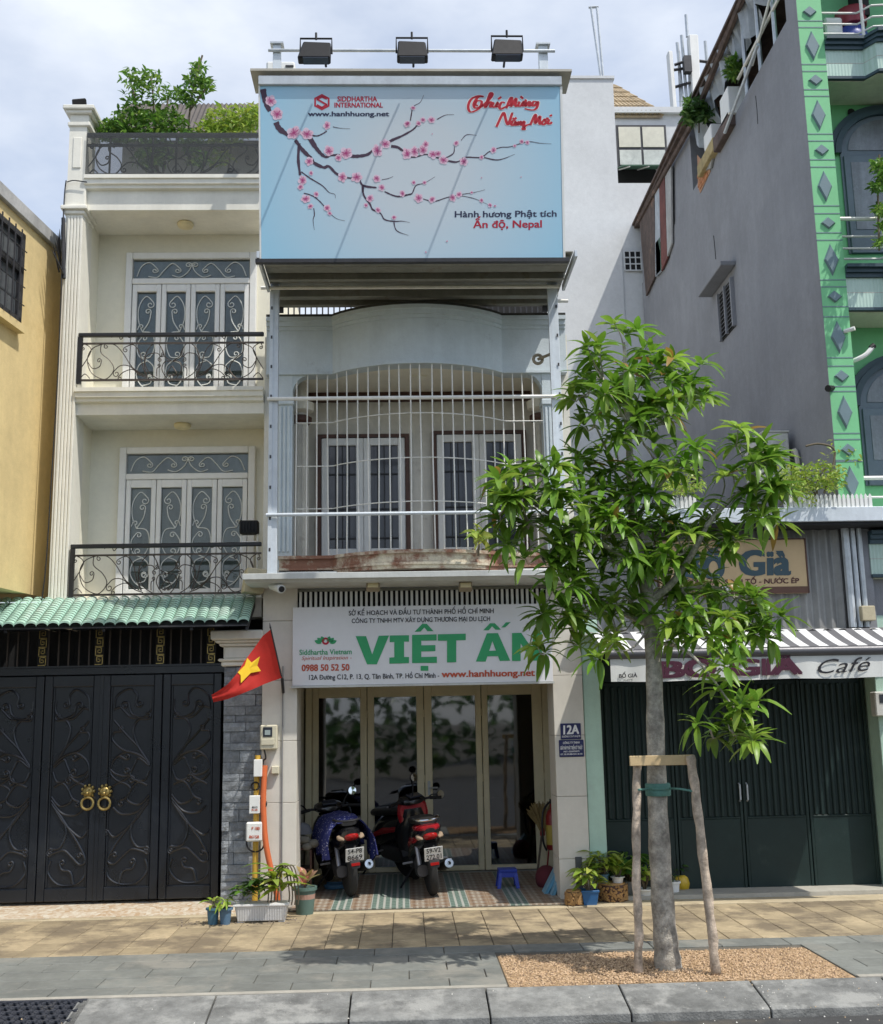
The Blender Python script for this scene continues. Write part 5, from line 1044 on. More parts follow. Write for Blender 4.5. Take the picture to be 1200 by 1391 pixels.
# facade wall, balconies and arched doors
YQ = .55; bx('front_wall', xp1, 9.2, YQ, YQ+.25, 0, 12, m_gr, gh)
m_gl2 = M('curtained_glass', (.25, .27, .30), .25, .3, 2, 0, streak=.5); m_win = M('slate_window_frame', (.13, .17, .21), .5, .1)
def balcony(ztop, zbot, tag_):
    zm = ztop-.14
    pl_ = [(xp1, .0), (5.62, .0), (5.72, -.16), (7.2, -.30), (9.0, -.30), (9.0, YQ), (xp1, YQ)]
    obj('balcony_box', B().prism([(x, y, zbot) for x, y in pl_], (0, 0, zm-zbot)), m_tl, gh)
    for a, b_, e in ((zm, zm+.05, .03), (zm+.05, zm+.10, .06), (zm+.10, ztop, .10)): obj('balcony_moulding', B().prism([(x, y-e if y < .5 else y, a+.0005) for x, y in pl_], (0, 0, b_-a-.001)), m_navyp, gh)
    obj('balcony_moulding', B().prism([(x, y-.02 if y < .5 else y, zbot-.035) for x, y in pl_], (0, 0, .034)), m_navyp, gh)
    obj('balcony_soffit', B().prism([(x+.02 if x < 5.3 else x, y+.03 if y < .5 else y, zbot-.045) for x, y in pl_], (0, 0, .009)), M('cream_soffit', (.62, .66, .52), .8), gh)
    obj('tile_joint', B().prism([(x, y-.002 if y < .5 else y, (zbot+zm)/2) for x, y in pl_], (0, 0, .006)), M('grout', (.5, .47, .42), .9), gh)
    r = None
    for k, h in enumerate((.62, .40, .25, .12)):
        o = obj('balcony_rail', B().tube([(xp1, .06, ztop+h), (5.62, .06, ztop+h), (5.74, -.09, ztop+h), (7.2, -.22, ztop+h)], .024 if k == 0 else .013, 7), m_whitebar, gh); r = r or o
    for x, y in ((5.66, .0), (6.4, -.15)): obj('rail_post', B().tube([(x, y, ztop), (x, y, ztop+.64)], .02, 7), m_whitebar, r)
zA = aZ(1150, 54, .0); balcony(zA, aZ(1150, 104, .0), 'top'); zB = aZ(1160, 362, .0); balcony(zB, aZ(1160, 418, .0), 'mid')
zC = aZ(1190, 722, .0); balcony(zC, aZ(1190, 780, .0), 'low')
def arch(cpx, topy, leftpx, base, lab):
    xl = aX(leftpx, (topy+base)/2, YQ); zt = aZ(1199, topy, YQ); zb = aZ(1190, base, YQ); w = 1.0; xcn = xl+w/2+.05; rx = w/2+.08; zsp = zt-rx*.9
    o = obj('arched_door', B().prism([(xcn+rx*cos(a*pi/16), YQ-.02, zsp+rx*.9*sin(a*pi/16)) for a in range(17)]+[(xcn-rx, YQ-.02, zb), (xcn+rx, YQ-.02, zb)], (0, .015, 0)), m_win, gh, label=lab)
    for r_, d in ((rx+.0, .05), (rx+.07, .03)):
        A = [(xcn+r_*cos(a*pi/20), YQ-.02-d, zsp+r_*.9*sin(a*pi/20)) for a in range(21)]; C_ = [(xcn+(r_+.075)*cos(a*pi/20), YQ-.02-d, zsp+(r_+.075)*.9*sin(a*pi/20)) for a in range(21)]
        obj('arch_moulding', B().strip(A, C_).strip([(x, y+d, z) for x, y, z in A], A).strip(C_, [(x, y+d, z) for x, y, z in C_]), m_navyp, o)
    obj('fanlight', B().prism([(xcn+(rx-.1)*cos(a*pi/16), YQ-.03, zsp+.05+(rx-.12)*.9*sin(a*pi/16)) for a in range(17)], (0, .008, 0)), m_gl2, o)
    for k in range(2):
        a = xcn-rx+.08+k*rx; obj('leaf_frame', B().box(a-.05, a+rx-.07, YQ-.045, YQ-.021, zb, zsp-.03), m_win, o, bev=.005); obj('pane', B().box(a+.03, a+rx-.16, YQ-.052, YQ-.046, zb+.3, zsp-.12), m_gl2, o)
arch(0, 158, 1148, 345, 'upper arched door of the green house'); arch(0, 495, 1172, 660, 'lower arched door of the green house')
q = at(1157, 152, YQ-.02); obj('wall_vent', B().lathe([(.04, -.0), (.05, -.02), (0, -.03)], (q.x, YQ, q.z), 10, ax=(0, 1, 0)), m_dark, gh)
# things on the top balcony
q = at(1118, 22, .3); tag(obj('storage_box', B().box(q.x-.02, q.x+.20, .2, .5, zA, zA+.45), m_white, None, bev=.02), 'cream box on the top balcony of the green house', 'box')
q = at(1155, 30, .3); tag(obj('plastic_barrel', B().lathe([(.17, 0), (.20, .1), (.21, .2), (.18, .33), (.14, .36), (.0, .37)], (q.x+.02, .35, zA), 18), M('blue_plastic', (.03, .06, .30), .4, .1), None, smooth=True), 'blue plastic barrel on the top green balcony', 'barrel')
tag(obj('wash_tub', B().lathe([(.12, .37), (.17, .4), (.19, .58), (.20, .6), (.0, .6)], (q.x+.05, .35, zA), 18), M('red_plastic', (.28, .03, .05), .4, .1), None, smooth=True), 'red plastic tub stacked on the blue barrel', 'tub')
# fluorescent lamp and camera on pilaster
q = at(1175, 485, .1); t = T('tube_lamp', 'curved white lamp arm on the green house front', 'lamp', (q.x, .2, q.z)); obj('tube', B().tube(cr([at(1148, 494, .2), at(1160, 490, .05), at(1176, 482, 0), at(1186, 471, .0)], 5), .028, 8), m_white, t, smooth=True); obj('end_cap', B().tube([at(1183, 473, .0), at(1188, 469, .0)], .032, 8), m_bplastic, t)
q = at(1151, 449, -.05); t = T('security_camera', 'white camera on the diamond trimmed green pilaster', 'camera', q); obj('camera_body', B().tube([q+V((-.02, .03, 0)), q+V((.07, -.05, .01))], .026, 8), m_white, t); obj('mount', B().tube([q, q+V((-.05, .1, -.01))], .018, 6), m_white, t)
q = at(1131, 527, -.03); t = T('spotlight', 'small dark spotlight on the edge of the green pilaster', 'spotlight', q); obj('housing', B().tube([q+V((-.07, -.05, -.02)), q+V((.02, .03, .01))], [.04, .03], 8), m_bplastic, t); obj('bracket', B().tube([q, q+V((.06, .06, 0))], .012, 5), m_bplastic, t)
# air conditioner on the side wall
c0 = atX(1066, 613, XG-.30)
ac = T('air_conditioner', 'white air conditioner unit bracketed to the grey wall', 'air conditioner', c0)
acx0, acx1, acy0, acy1, acz0, acz1 = XG-.40, XG-.08, 1.15, 1.92, atX(1083, 640, XG).z-.12, atX(1083, 585, XG).z
m_ac = M('aged_white_casing', (.62, .62, .58), .6, .1, 4, .1, dirt=(.4, .38, .33), damt=.2)
obj('casing', B().box(acx0, acx1, acy0, acy1, acz0, acz1), m_ac, ac, bev=.015); obj('fan_grille', B().lathe([(.19, 0), (.2, .01), (.0, .012)], (acx0, (acy0+acy1)/2+.1, (acz0+acz1)/2), 20, ax=(-1, 0, 0)), m_dkmetal, ac)
obj('side_panel', B().box(acx0+.1, acx0+.24, acy0-.008, acy0-.001, acz1-.42, acz1-.10), m_ac, ac, bev=.004); obj('top_cover', B().box(acx0-.01, acx1+.01, acy0-.01, acy1+.01, acz1, acz1+.02), m_ac, ac, bev=.006)
for yy in (acy0+.1, acy1-.1): obj('bracket', B().box(acx0, XG, yy, yy+.03, acz0-.05, acz0-.001), m_ac, ac)
obj('pipe', B().tube(cr([(acx1+.02, acy0-.05, acz0+.35), (XG-.05, acy0-.12, acz0+.3), (XG-.04, acy0-.14, acz0-.1), (XG-.04, acy0-.14, acz0-.7)], 5), .03, 7), M('pipe_wrap', (.55, .52, .45), .8), ac, smooth=True)

# ================================================================== cafe
m_mint = M('pale_mint_paint', (.46, .64, .53), .7, .08, 2, .15, streak=.12, dirt=(.40, .50, .43), damt=.2)
m_dgrn = M('dark_green_shutter', (.010, .026, .024), .5, .15, 3, .1, spec=.4, dirt=(.035, .05, .045), damt=.25, dscale=3)
cf = T('cafe', 'low cafe with dark green folding doors and corrugated upper wall', 'building', (3.6, 2, 0))
xm0, xm1 = aX(797.5, 1060, .02), aX(821, 1060, .02); YSH = .32
bx('door_pillar', xm0, xm1, .02, .5, 0, 2.9, m_mint, cf, bev=.006)
xs1 = aX(1187, 1060, YSH)
bx('door_pillar', xs1, xs1+.6, .05, .5, 0, 2.9, m_mint, cf, bev=.006)
zsh0, zsh1 = aZ(1010, 1209, YSH), aZ(1010, 905, YSH)+.1; zmid = aZ(1010, 1112, YSH)
bx('door_head', xm1, xs1, YSH-.03, YSH+.1, zsh1-.25, 2.9, m_dgrn, cf)
sd = [xm1+.02]+[aX(v, 1160, YSH) for v in (923, 1014, 1104)]+[xs1-.02]
for k in range(4):
    a, b_ = sd[k]+.005, sd[k+1]-.005
    d = obj('folding_door', B().box(a, b_, YSH+.012, YSH+.03, zsh0, zsh1-.26), m_dgrn, cf)
    for (p0, p1, q0, q1) in ((a, a+.03, zsh0, zsh1-.26), (b_-.03, b_, zsh0, zsh1-.26)): obj('door_stile', B().box(p0, p1, YSH-.012, YSH+.011, q0, q1), m_dgrn, d, bev=.004)
    obj('kick_panel', B().box(a+.03, b_-.03, YSH-.004, YSH+.011, zsh0, zmid), m_dgrn, d, bev=.004); obj('door_rail', B().box(a+.03, b_-.03, YSH-.010, YSH+.011, zmid, zmid+.02), m_dgrn, d, bev=.004)
    nr = 9
    for i in range(nr): xx = a+.04+(b_-a-.08)*(i+.5)/nr; obj('door_rib', B().box(xx-.019, xx+.019, YSH-.014, YSH+.011, zmid+.022, zsh1-.30), m_dgrn, d, bev=.008)
for v in (1004, 1014): x = aX(v, 1076, YSH); obj('door_handle', B().tube([(x, YSH-.015, aZ(v, 1088, YSH)), (x, YSH-.05, aZ(v, 1086, YSH)), (x, YSH-.05, aZ(v, 1066, YSH)), (x, YSH-.015, aZ(v, 1064, YSH))], .01, 6), m_steel, cf)
struct('cafe_sill', B().box(xm0+.01, 6.4, -.07, .6, -.2, .045), M('sill_concrete', (.44, .42, .36), .85, .15, 3, .2, dirt=(.2, .19, .17), damt=.3))
obj('inner_wall', B().box(xm1, xs1, .6, .7, 0, 4), m_dark, cf)
# corrugated upper wall
m_cor = M('grey_corrugated_steel', (.30, .30, .29), .55, .15, 3, .1, metal=.3, streak=.25)
zk0, zk1 = aZ(1000, 858, .05), aZ(1000, 708, .05); xk0, xk1 = xm0, aX(1180, 780, .05)
cb_ = B(); A = []; Bq = []; i = 0; x = xk0; seq = (0, .03, .03, 0); stepx = (.05, .018, .05, .018)
while x < xk1:
    j = i % 4; A.append((x, .08-seq[j], zk0)); Bq.append((x, .08-seq[j], zk1)); x += stepx[j]; i += 1
cb_.strip(A, Bq); obj('corrugated_wall', cb_, m_cor, cf, norm=False)
bx('upper_backing', xk0, xk1+.6, .1, .4, zk0-.2, zk1+.05, m_grey, cf)
bx('flat_roof', xk0, 9, .1, 8.7, zk1, zk1+.1, m_conc, cf)
for v in (1153, 1163, 1172): q = at(v, 780, -.0); obj('downpipe', B().tube([(q.x, .0, zk0+.02), (q.x, .0, zk1)], .045 if v == 1153 else .03, 8), m_steel, cf, smooth=True)
bx('corner_post', aX(1168, 780, .02), aX(1186, 780, .02), .02, .15, zk0, zk1, m_grey, cf)
q = at(1178, 832, -.06); obj('junction_box', B().box(q.x-.07, q.x+.08, -.1, .02, q.z-.09, q.z+.07), M('tan_board', (.50, .44, .30)), cf, bev=.008)
lc = B(); A = []; Bq = []
for i in range(90): x = xk0-.1+(xk1+.6-xk0)*i/89; h = .014*sin(i*1.6); A.append((x, .1, zk0+.02+h)); Bq.append((x, -.14, zk0-.015+h))
lc.strip(A, Bq); obj('corrugated_lip', lc, m_cor, cf, norm=False)
# roof canopy with picket planters
YKc = -.32; zk2, zk3 = aZ(1010, 711, YKc), aZ(1010, 690, YKc); xq0 = aX(826, 700, YKc)
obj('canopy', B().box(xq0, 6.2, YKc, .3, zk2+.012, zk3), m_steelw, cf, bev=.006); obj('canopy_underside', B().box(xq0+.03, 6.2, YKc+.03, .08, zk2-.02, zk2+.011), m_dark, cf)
pk = B().prism([(-.0155, 0, 0), (.0155, 0, 0), (.0155, 0, .125), (.0, 0, .148), (-.0155, 0, .125)], (0, .012, 0)).mesh('picket'); pk.materials.append(m_white)
def picket_box(p0, p1, n_, lab, depth=.2):
    X0, X1 = aX(p0, 680, YKc+.03), aX(p1, 680, YKc+.03); t = T('picket_planter', lab, 'planter', ((X0+X1)/2, YKc+.1, zk3), group='white picket planters on the canopy')
    obj('trough', B().box(X0, X1, YKc+.045, YKc+depth, zk3+.001, zk3+.1), m_white, t)
    for i in range(n_): o = inst('picket', pk, (X0+(X1-X0)*(i+.5)/n_, YKc+.03, zk3+.002), None); o.parent = t; o.matrix_parent_inverse = wmat(t).inverted()
    return (X0+X1)/2
picket_box(912, 947, 6, 'short white picket planter left on the canopy, half hidden by the tree'); picket_box(1072, 1186, 19, 'long white picket planter right on the grey canopy')
# tan board
YT = -.0; q0, q1 = at(905, 728, YT), at(1093, 806, YT); X0 = aX(895, 770, YT); X1 = aX(1096, 770, YT); Z1 = aZ(1060, 733, YT); Z0 = aZ(1060, 806, YT); zband = aZ(1060, 797, YT)
m_tan = M('tan_sign_board', (.58, .42, .23), .6, .06); m_mar = flat('maroon_print', (.09, .03, .035))
tb_ = T('cafe_board', 'tan cafe board with dark teal lettering on corrugated wall', 'sign', ((X0+X1)/2, YT, Z0))
obj('panel', B().box(X0, X1, YT, YT+.04, Z0, Z1), m_tan, tb_, bev=.004); obj('bottom_band', B().box(X0, X1, YT-.004, YT-.0005, Z0, zband), flat('brown_band', (.13, .07, .05)), tb_)
for (a, b_, c, d) in ((X0-.012, X1+.012, Z1, Z1+.012), (X0-.012, X0, Z0, Z1), (X1, X1+.012, Z0, Z1)): obj('frame', B().box(a, b_, YT-.008, YT+.04, c, d), m_brown, tb_)
F = pl(YT)
tl_ = flat('dark_teal_print', (.06, .10, .12)); text('Bố', F, 925, 786, 985, 785, 36, tl_, tb_, bold=.04); text('Già', F, 1004, 781, 1075, 780, 32, tl_, tb_, bold=.045)
text('TRÀ SỮA - SINH TỐ - NƯỚC ÉP', F, 930, 795, 1086, 792, 6.5, m_mar, tb_, bold=.02); text('7389 - 0', F, 975, 804, 1030, 803, 6.5, m_whtxt, tb_, bold=.02, out=(0, -.008, 0))
# striped awning
m_dstr = M('charcoal_canvas', (.13, .13, .14), .8, .1, 4, .1); m_lstr = M('white_canvas', (.72, .73, .73), .8, .06, 4, .1)
aw2 = T('striped_awning', 'grey and white striped awning with printed valance over the cafe', 'awning', (3.6, -.5, 2.4))
Y1a = -1.0; za1, za0 = aZ(1010, 886, Y1a), aZ(1010, 856, -.08); xa0, xa1 = aX(829, 900, Y1a), 5.25
ns_ = 32
for i in range(ns_):
    a, b_ = xa0+(xa1-xa0)*i/ns_, xa0+(xa1-xa0)*(i+1)/ns_; s_ = B(); A = []; Bq = []
    for k in range(7): u = k/6; A.append((a+.0, -.08+(Y1a+.08)*u, za0+(za1-za0)*u-.03*sin(pi*u))); Bq.append((b_, -.08+(Y1a+.08)*u, za0+(za1-za0)*u-.03*sin(pi*u)))
    s_.strip(A, Bq); obj('canvas_stripe', s_, m_dstr if i % 2 else m_lstr, aw2, norm=False, smooth=True)
obj('front_bar', B().tube([(xa0-.02, Y1a, za1), (xa1, Y1a, za1)], .050, 10), M('grey_bar', (.10, .10, .11), .4, .1, metal=.3), aw2, smooth=True)
zv1, zv0 = za1-.03, aZ(1010, 923.5, Y1a); vb_ = B(); A = []; Bq = []
def vy(x): return Y1a-.01+.012*sin(x*9)*.6+.006*sin(x*23)
for i in range(81): x = xa0+(xa1-xa0)*i/80; A.append((x, Y1a-.01, zv1)); Bq.append((x, vy(x), zv0+.004*sin(x*7)))
vb_.strip(A, Bq); m_val = M('white_valance', (.68, .69, .66), .8, .05, 2, .1); obj('valance', vb_, m_val, aw2, norm=False, smooth=True)
for x in (xa0+.1, 4.8): obj('folding_arm', B().tube([(x, -.02, za0-.1), (x+.25, -.55, za0-.22), (x, Y1a+.03, za1)], .022, 7), m_steel, aw2)
F = pl(Y1a-.022); m_mar2 = flat('plum_print', (.075, .02, .04))
text('BỐ GIÀ', F, 897, 920.5, 1091, 915, 21, m_mar2, aw2, bold=.055); text('Café', F, 1111, 915.5, 1184, 911, 19, m_blktxt, aw2, shear=.35, bold=-.005); text('BỐ GIÀ', F, 841, 921, 866, 920, 5, m_blktxt, aw2, bold=.03); text('CAFE', F, 848, 925, 860, 924.6, 2.4, m_blktxt, aw2)
# meter on the right pillar
q = at(1194, 955, .0); mtb = T('electric_meter', 'grey electric meter box on the mint pillar right of the cafe doors', 'meter', q)
obj('casing', B().box(q.x-.07, q.x+.12, -.08, .05, q.z-.14, q.z+.12), m_ac, mtb, bev=.012); obj('dial_window', B().box(q.x-.02, q.x+.08, -.086, -.081, q.z, q.z+.09), m_wing, mtb)
# ================================================================== things on the left shop pillar
q0, q1 = at(354, 985, -.06), at(377, 1018, -.06)
m_bei = M('beige_plastic', (.62, .58, .44), .5, .06)
t = T('electric_meter', 'beige electric meter box on the left shop pillar', 'meter', at(366, 1018, 0))
obj('casing', B().box(q0.x, q1.x, -.10, -.001, q1.z, q0.z), m_bei, t, bev=.012); a, b_ = at(357.5, 988, -.1), at(370, 1001, -.1); obj('dial_window', B().box(a.x, b_.x, -.106, -.101, b_.z, a.z), m_wing, t, bev=.003); obj('display', B().box(a.x+.02, b_.x-.02, -.110, -.1065, b_.z+.02, a.z-.03), M('grey_display', (.35, .42, .42), .3), t)
a, b_ = at(355, 1004, -.1), at(373, 1012, -.1); obj('terminal_cover', B().box(a.x, b_.x, -.112, -.101, b_.z, a.z), m_bei, t, bev=.004)
q = at(374, 1046, -.03); t2 = obj('socket_box', B().box(q.x-.04, q.x+.04, -.06, -.001, q.z-.04, q.z+.04), m_bei, None, bev=.008); tag(t2, 'small beige junction box below the electric meter', 'junction box')
m_yp = M('yellow_conduit', (.62, .38, .05), .5, .12, 5, .05); m_or = M('orange_conduit', (.62, .14, .04), .5, .08, 5, .05)
xy = at(349, 1100, -.05)
t = tag(obj('yellow_pipe', B().tube(cr([at(350.5, 1026, -.06), at(349, 1060, -.06), at(348, 1120, -.06), at(347, 1170, -.06), (at(346.5, 1205, -.06).x, -.06, 0)], 4), .030, 10), m_yp, None, smooth=True), 'yellow conduit pipe up the side of the left shop pillar', 'pipe')
t = tag(obj('orange_pipe', B().tube(cr([at(360, 1040, -.07), at(358, 1080, -.10), at(359, 1120, -.12), at(362, 1150, -.13), at(369, 1185, -.14), at(376, 1215, -.16), (at(378, 1232, -.16).x, -.16, .0)], 5), .030, 10), m_or, None, smooth=True), 'orange conduit bending down beside the yellow pipe', 'pipe')
for lab, (x0, y0_, x1, y1), tx in (('upper narrow', (345, 1032, 356, 1055), ()), ('middle', (339, 1081, 353, 1105), (('4012', 342, 350, 1098, 2.5), ('B128', 342, 350, 1101.5, 2.5))), ('lowest rounded', (334.5, 1117, 357, 1143), (('P 180', 342, 353, 1127.5, 4), ('86158', 338.5, 352, 1139, 4)))):
    a, b_ = at(x0, y0_, -.13), at(x1, y1, -.13); t = T('network_box', '%s white cable box on the yellow pipe' % lab, 'cable box', ((a.x+b_.x)/2, -.1, b_.z))
    obj('casing', B().box(a.x, b_.x, -.15, -.09, b_.z, a.z), m_white, t, bev=.014 if 'round' in lab else .005)
    for s_, p0, p1, yb, cp in tx: text(s_, pl(-.153), p0, yb, p1, yb, cp, m_redtxt if 'B' in s_ or '8' in s_ else m_blktxt, t, bold=.03, out=(0, -.001, 0))
for lab, c, r in (('upper', (347, 1068), 5.5), ('middle', (354, 1092), 8), ('lower', (347, 1146), 12)):
    tag(obj('cable_coil', B().tube([at(c[0]+r*cos(a*pi/10), c[1]+r*.95*sin(a*pi/10), -.10-.02*sin(a)) for a in range(22)], .009, 6), m_blk, None), '%s black cable loop on the yellow pipe' % lab, 'cable')
tag(obj('cable', B().tube(cr([at(359, 1018, -.05), at(361, 1030, -.05), at(357, 1040, -.05), at(356, 1100, -.075)], 5), .009, 5), m_blk), 'black cable dropping from the meter box', 'cable')
tag(obj('groove_conduit', B().tube([at(384.5, 905, -.014), at(382.5, 1225, -.014)], .008, 6), M('grey_conduit', (.25, .25, .25), .6), None), 'thin grey conduit down the left shop pillar', 'pipe')
# ---- flag
m_flag = M('red_flag_cloth', (.62, .035, .025), .8, .08, 6, .1, transl=.25); m_star = M('yellow_star_cloth', (.80, .52, .02), .8, .05)
def fy(x, y): s_ = (383-x)/95; return -.42+.05*sin(s_*7+y*.02)-.10*s_
top = [(368, 855), (357, 864), (345, 881), (333, 897), (322, 915), (310, 929), (298, 938), (287.5, 944)]
bot = [(383, 921), (371, 925), (360, 929), (349, 934), (337, 939), (325, 944), (309, 950), (290, 954)]
fb = B(); G_ = []
for j in range(8):
    for i in range(len(top)):
        v = j/7; x, y = top[i][0]*(1-v)+bot[i][0]*v, top[i][1]*(1-v)+bot[i][1]*v
        fold = .035*sin(v*9+i*.9)*(i/7); G_.append(at(x, y, fy(x, y)+fold*.5))
n_ = len(top); fb.add(G_, [(j*n_+i, j*n_+i+1, (j+1)*n_+i+1, (j+1)*n_+i) for j in range(7) for i in range(n_-1)])
fl_ = T('flag', 'red flag with yellow star on a short pole at the left pillar', 'flag', at(384, 935, 0))
obj('cloth', fb, m_flag, fl_, norm=False, smooth='all')
cs = [(365, 425), (420, 372), (440, 312), (475, 348), (540, 300), (520, 372), (548, 415), (468, 430), (390, 510), (388, 448)]
spx = [(260+.1726*x, 840+.1726*y) for x, y in cs]; cc = (sum(p[0] for p in spx)/10, sum(p[1] for p in spx)/10)
sb = B(); sb.add([at(cc[0], cc[1], fy(*cc)-.014)]+[at(x, y, fy(x, y)-.014) for x, y in spx], [(0, i+1, (i+1) % 10+1) for i in range(10)]); obj('star', sb, m_star, fl_, norm=False)
obj('pole', B().tube([at(367.5, 852, fy(368, 855)-.005), at(382.5, 918, fy(383, 920)), at(384.5, 940, -.08)], .008, 6), m_bplastic, fl_); obj('holder', B().tube([at(383.5, 922, -.14), at(385, 941, -.04)], .016, 6), m_dkmetal, fl_); obj('pole_tip', B().tube([at(367.5, 853, fy(368, 855)), at(366.5, 846, fy(368, 855))], [.012, .002], 6), m_dkmetal, fl_)
# ---- number plates on the right pillar
m_plate = M('navy_enamel', (.02, .025, .11), .35, .08)
def rplate(p0, p1, r, name, lab):
    a, b_ = at(*p0, -.012), at(*p1, -.012); return a, b_
t = T('house_number_plate', 'navy house number plate on the right shop pillar', 'number plate', at(776, 1005, 0))
a, b_ = at(761.5, 983, -.012), at(790, 1004, -.012); obj('panel', B().box(a.x, b_.x, -.012, -.001, b_.z, a.z), m_plate, t, bev=.003)
text('12A', pl(-.013), 765.5, 997.5, 787, 996.5, 11.5, m_whtxt, t, bold=.04, out=(0, -.002, 0)); text('ĐƯỜNG C12-P.13-Q.TB', pl(-.013), 764, 1002, 788.5, 1001, 2.4, m_whtxt, t, bold=.02, out=(0, -.002, 0))
t = T('company_plate', 'navy company plate below the house number plate', 'plate', at(776, 1028, 0))
a, b_ = at(759.5, 1005.5, -.012), at(794, 1028, -.012); obj('panel', B().box(a.x, b_.x, -.012, -.001, b_.z, a.z), m_plate, t, bev=.008)
for s_, x0, x1, y, cp in (('CÔNG TY TNHH', 765, 787.5, 1010.5, 2.8), ('GIẢI PHÁP PHÁT TRIỂN KỸ THUẬT', 761.5, 791.5, 1018.2, 4.4), ('MST: 0304936075', 766, 787.5, 1022, 2), ('ĐT: 38.105.888-FAX: 38.105', 762, 791.5, 1025.6, 2)): text(s_, pl(-.013), x0, y+.3, x1, y-.5, cp, m_whtxt, t, bold=.03, out=(0, -.002, 0))

# ================================================================== plants
PAL = {'green': [(.10, .22, .03), (.14, .28, .04), (.07, .17, .03), (.20, .34, .06)], 'lime': [(.30, .42, .05), (.22, .36, .05), (.38, .48, .10)], 'dark': [(.05, .12, .03), (.07, .16, .04), (.10, .20, .04)], 'pink': [(.62, .30, .22), (.66, .40, .30), (.55, .22, .18), (.40, .34, .14)], 'tree': [(.15, .30, .03), (.20, .37, .04), (.125, .25, .028), (.27, .43, .06), (.165, .32, .035)]}
m_leaf = M('leaf', (.1, .2, .03), .38, .10, 9, 0, attr='tint', transl=.38, spec=.45)
def leaf_local(L, w, droop, fold=.12, n=5):
    """half folded blade along +Y, returns vertices and faces"""
    vs, fs = [], []
    for i in range(n+1):
        u = i/n; ww = w*.5*(sin(pi*min(1, u*.93+.05))**.75); z = -droop*u*u*L; y = L*u*(1-.12*droop*u)
        vs += [V((-ww, y, z+ww*fold*3)), V((0, y, z)), V((ww, y, z+ww*fold*3))]
    for i in range(n):
        k = i*3; fs += [(k, k+1, k+4, k+3), (k+1, k+2, k+5, k+4)]
    return vs, fs
def frame(d, up=V((0, 0, 1))):
    d = V(d).normalized(); x = d.cross(up); x = x.normalized() if x.length > 1e-4 else V((1, 0, 0)); z = x.cross(d); return Matrix((x, d, z)).transposed()
def add_leaf(b, p, d, L, w, droop, col, roll=0.0, n=5):
    vs, fs = leaf_local(L, w, droop, n=n); R = frame(d) @ Matrix.Rotation(roll, 3, 'Y'); b.add([V(p)+R @ v for v in vs], fs, col)
def jit(c, k=.2): f = random.uniform(1-k, 1+k); return (c[0]*f*random.uniform(.9, 1.15), c[1]*f, c[2]*f)
m_bark = M('branch_bark', (.16, .13, .09), .9, .25, 20, .5)
def potplant(name, label, base, h, spread, n, L, w, pal, droop=.8, up=.9, stems=True, pot=None, group=None, cat='plant', z0=0.0):
    t = T(name, label, cat, base, group=group); base = V(base)
    if pot: pot(t, base)
    b = B(); sb = B()
    for i in range(n):
        a = random.uniform(0, 2*pi); r = spread*sqrt(random.random()); hh = h*random.uniform(.25, 1)
        p = base+V((cos(a)*r*.55, sin(a)*r*.5, z0+hh)); d = V((cos(a), sin(a), random.uniform(up*.3, up))); add_leaf(b, p, d, L*random.uniform(.65, 1.15), w*random.uniform(.8, 1.15), droop*random.uniform(.5, 1.3), jit(random.choice(PAL[pal])), random.uniform(-.5, .5))
        if stems and i % 3 == 0: sb.tube([base+V((0, 0, z0-.02)), base+V((cos(a)*r*.3, sin(a)*r*.3, z0+hh*.5)), p], [.006, .005, .003], 5)
    obj('foliage', b, m_leaf, t, norm=False, smooth='all', kind='stuff')
    if stems: obj('stem', sb, m_bark, t)
    return t
m_soil2 = M('potting_soil', (.06, .045, .03), .95, .3, 20, .4)
def roundpot(r0, r1, h, mat, band=None, rim=.012):
    def f(t, c):
        p = obj('pot', B().lathe([(r0, 0), (r0+(r1-r0)*.9, h*.88), (r1+rim, h*.88), (r1+rim, h), (r1-.01, h), (r1-.02, h-.03), (.001, h-.03)], c, 22), mat, t, smooth=True)
        obj('soil', B().lathe([(r1-.021, h-.029), (r1-.03, h-.022), (.001, h-.018)], c, 14), m_soil2, p)
        if band: obj('printed_band', B().lathe([(r0+(r1-r0)*.52+.001, h*.55), (r0+(r1-r0)*.72+.002, h*.74)], c, 22), band, p)
    return f
# left row: trough, two small pots, tall pot
c = gr(353, 1254); a, b_ = gr(317, 1256), gr(390, 1254); Yt0 = c.y
tr = T('plant_trough', 'white ribbed plastic trough of leafy plants at the left pillar', 'planter', (c.x, Yt0+.1, 0))
X0, X1, hT = a.x, b_.x, .165
m_wpl = M('white_trough_plastic', (.70, .70, .70), .5, .06)
obj('trough', B().prism([(X0+.03, Yt0+.02, .012), (X1-.03, Yt0+.02, .012), (X1, Yt0, hT), (X0, Yt0, hT)], (0, .20, 0)), m_wpl, tr, bev=.006); obj('trough_rim', B().box(X0-.012, X1+.012, Yt0-.014, Yt0+.214, hT-.014, hT+.006), m_wpl, tr, bev=.004)
for i in range(19): x = X0+.04+(X1-X0-.08)*i/18; obj('rib', B().prism([(x-.007, Yt0+.012, .02), (x+.007, Yt0+.012, .02), (x+.007, Yt0-.006, hT-.016), (x-.007, Yt0-.006, hT-.016)], (0, .014, 0)), m_wpl, tr)
for xx in (X0+.06, X1-.06): obj('foot', B().box(xx-.03, xx+.03, Yt0+.03, Yt0+.18, 0, .0125), m_wpl, tr)
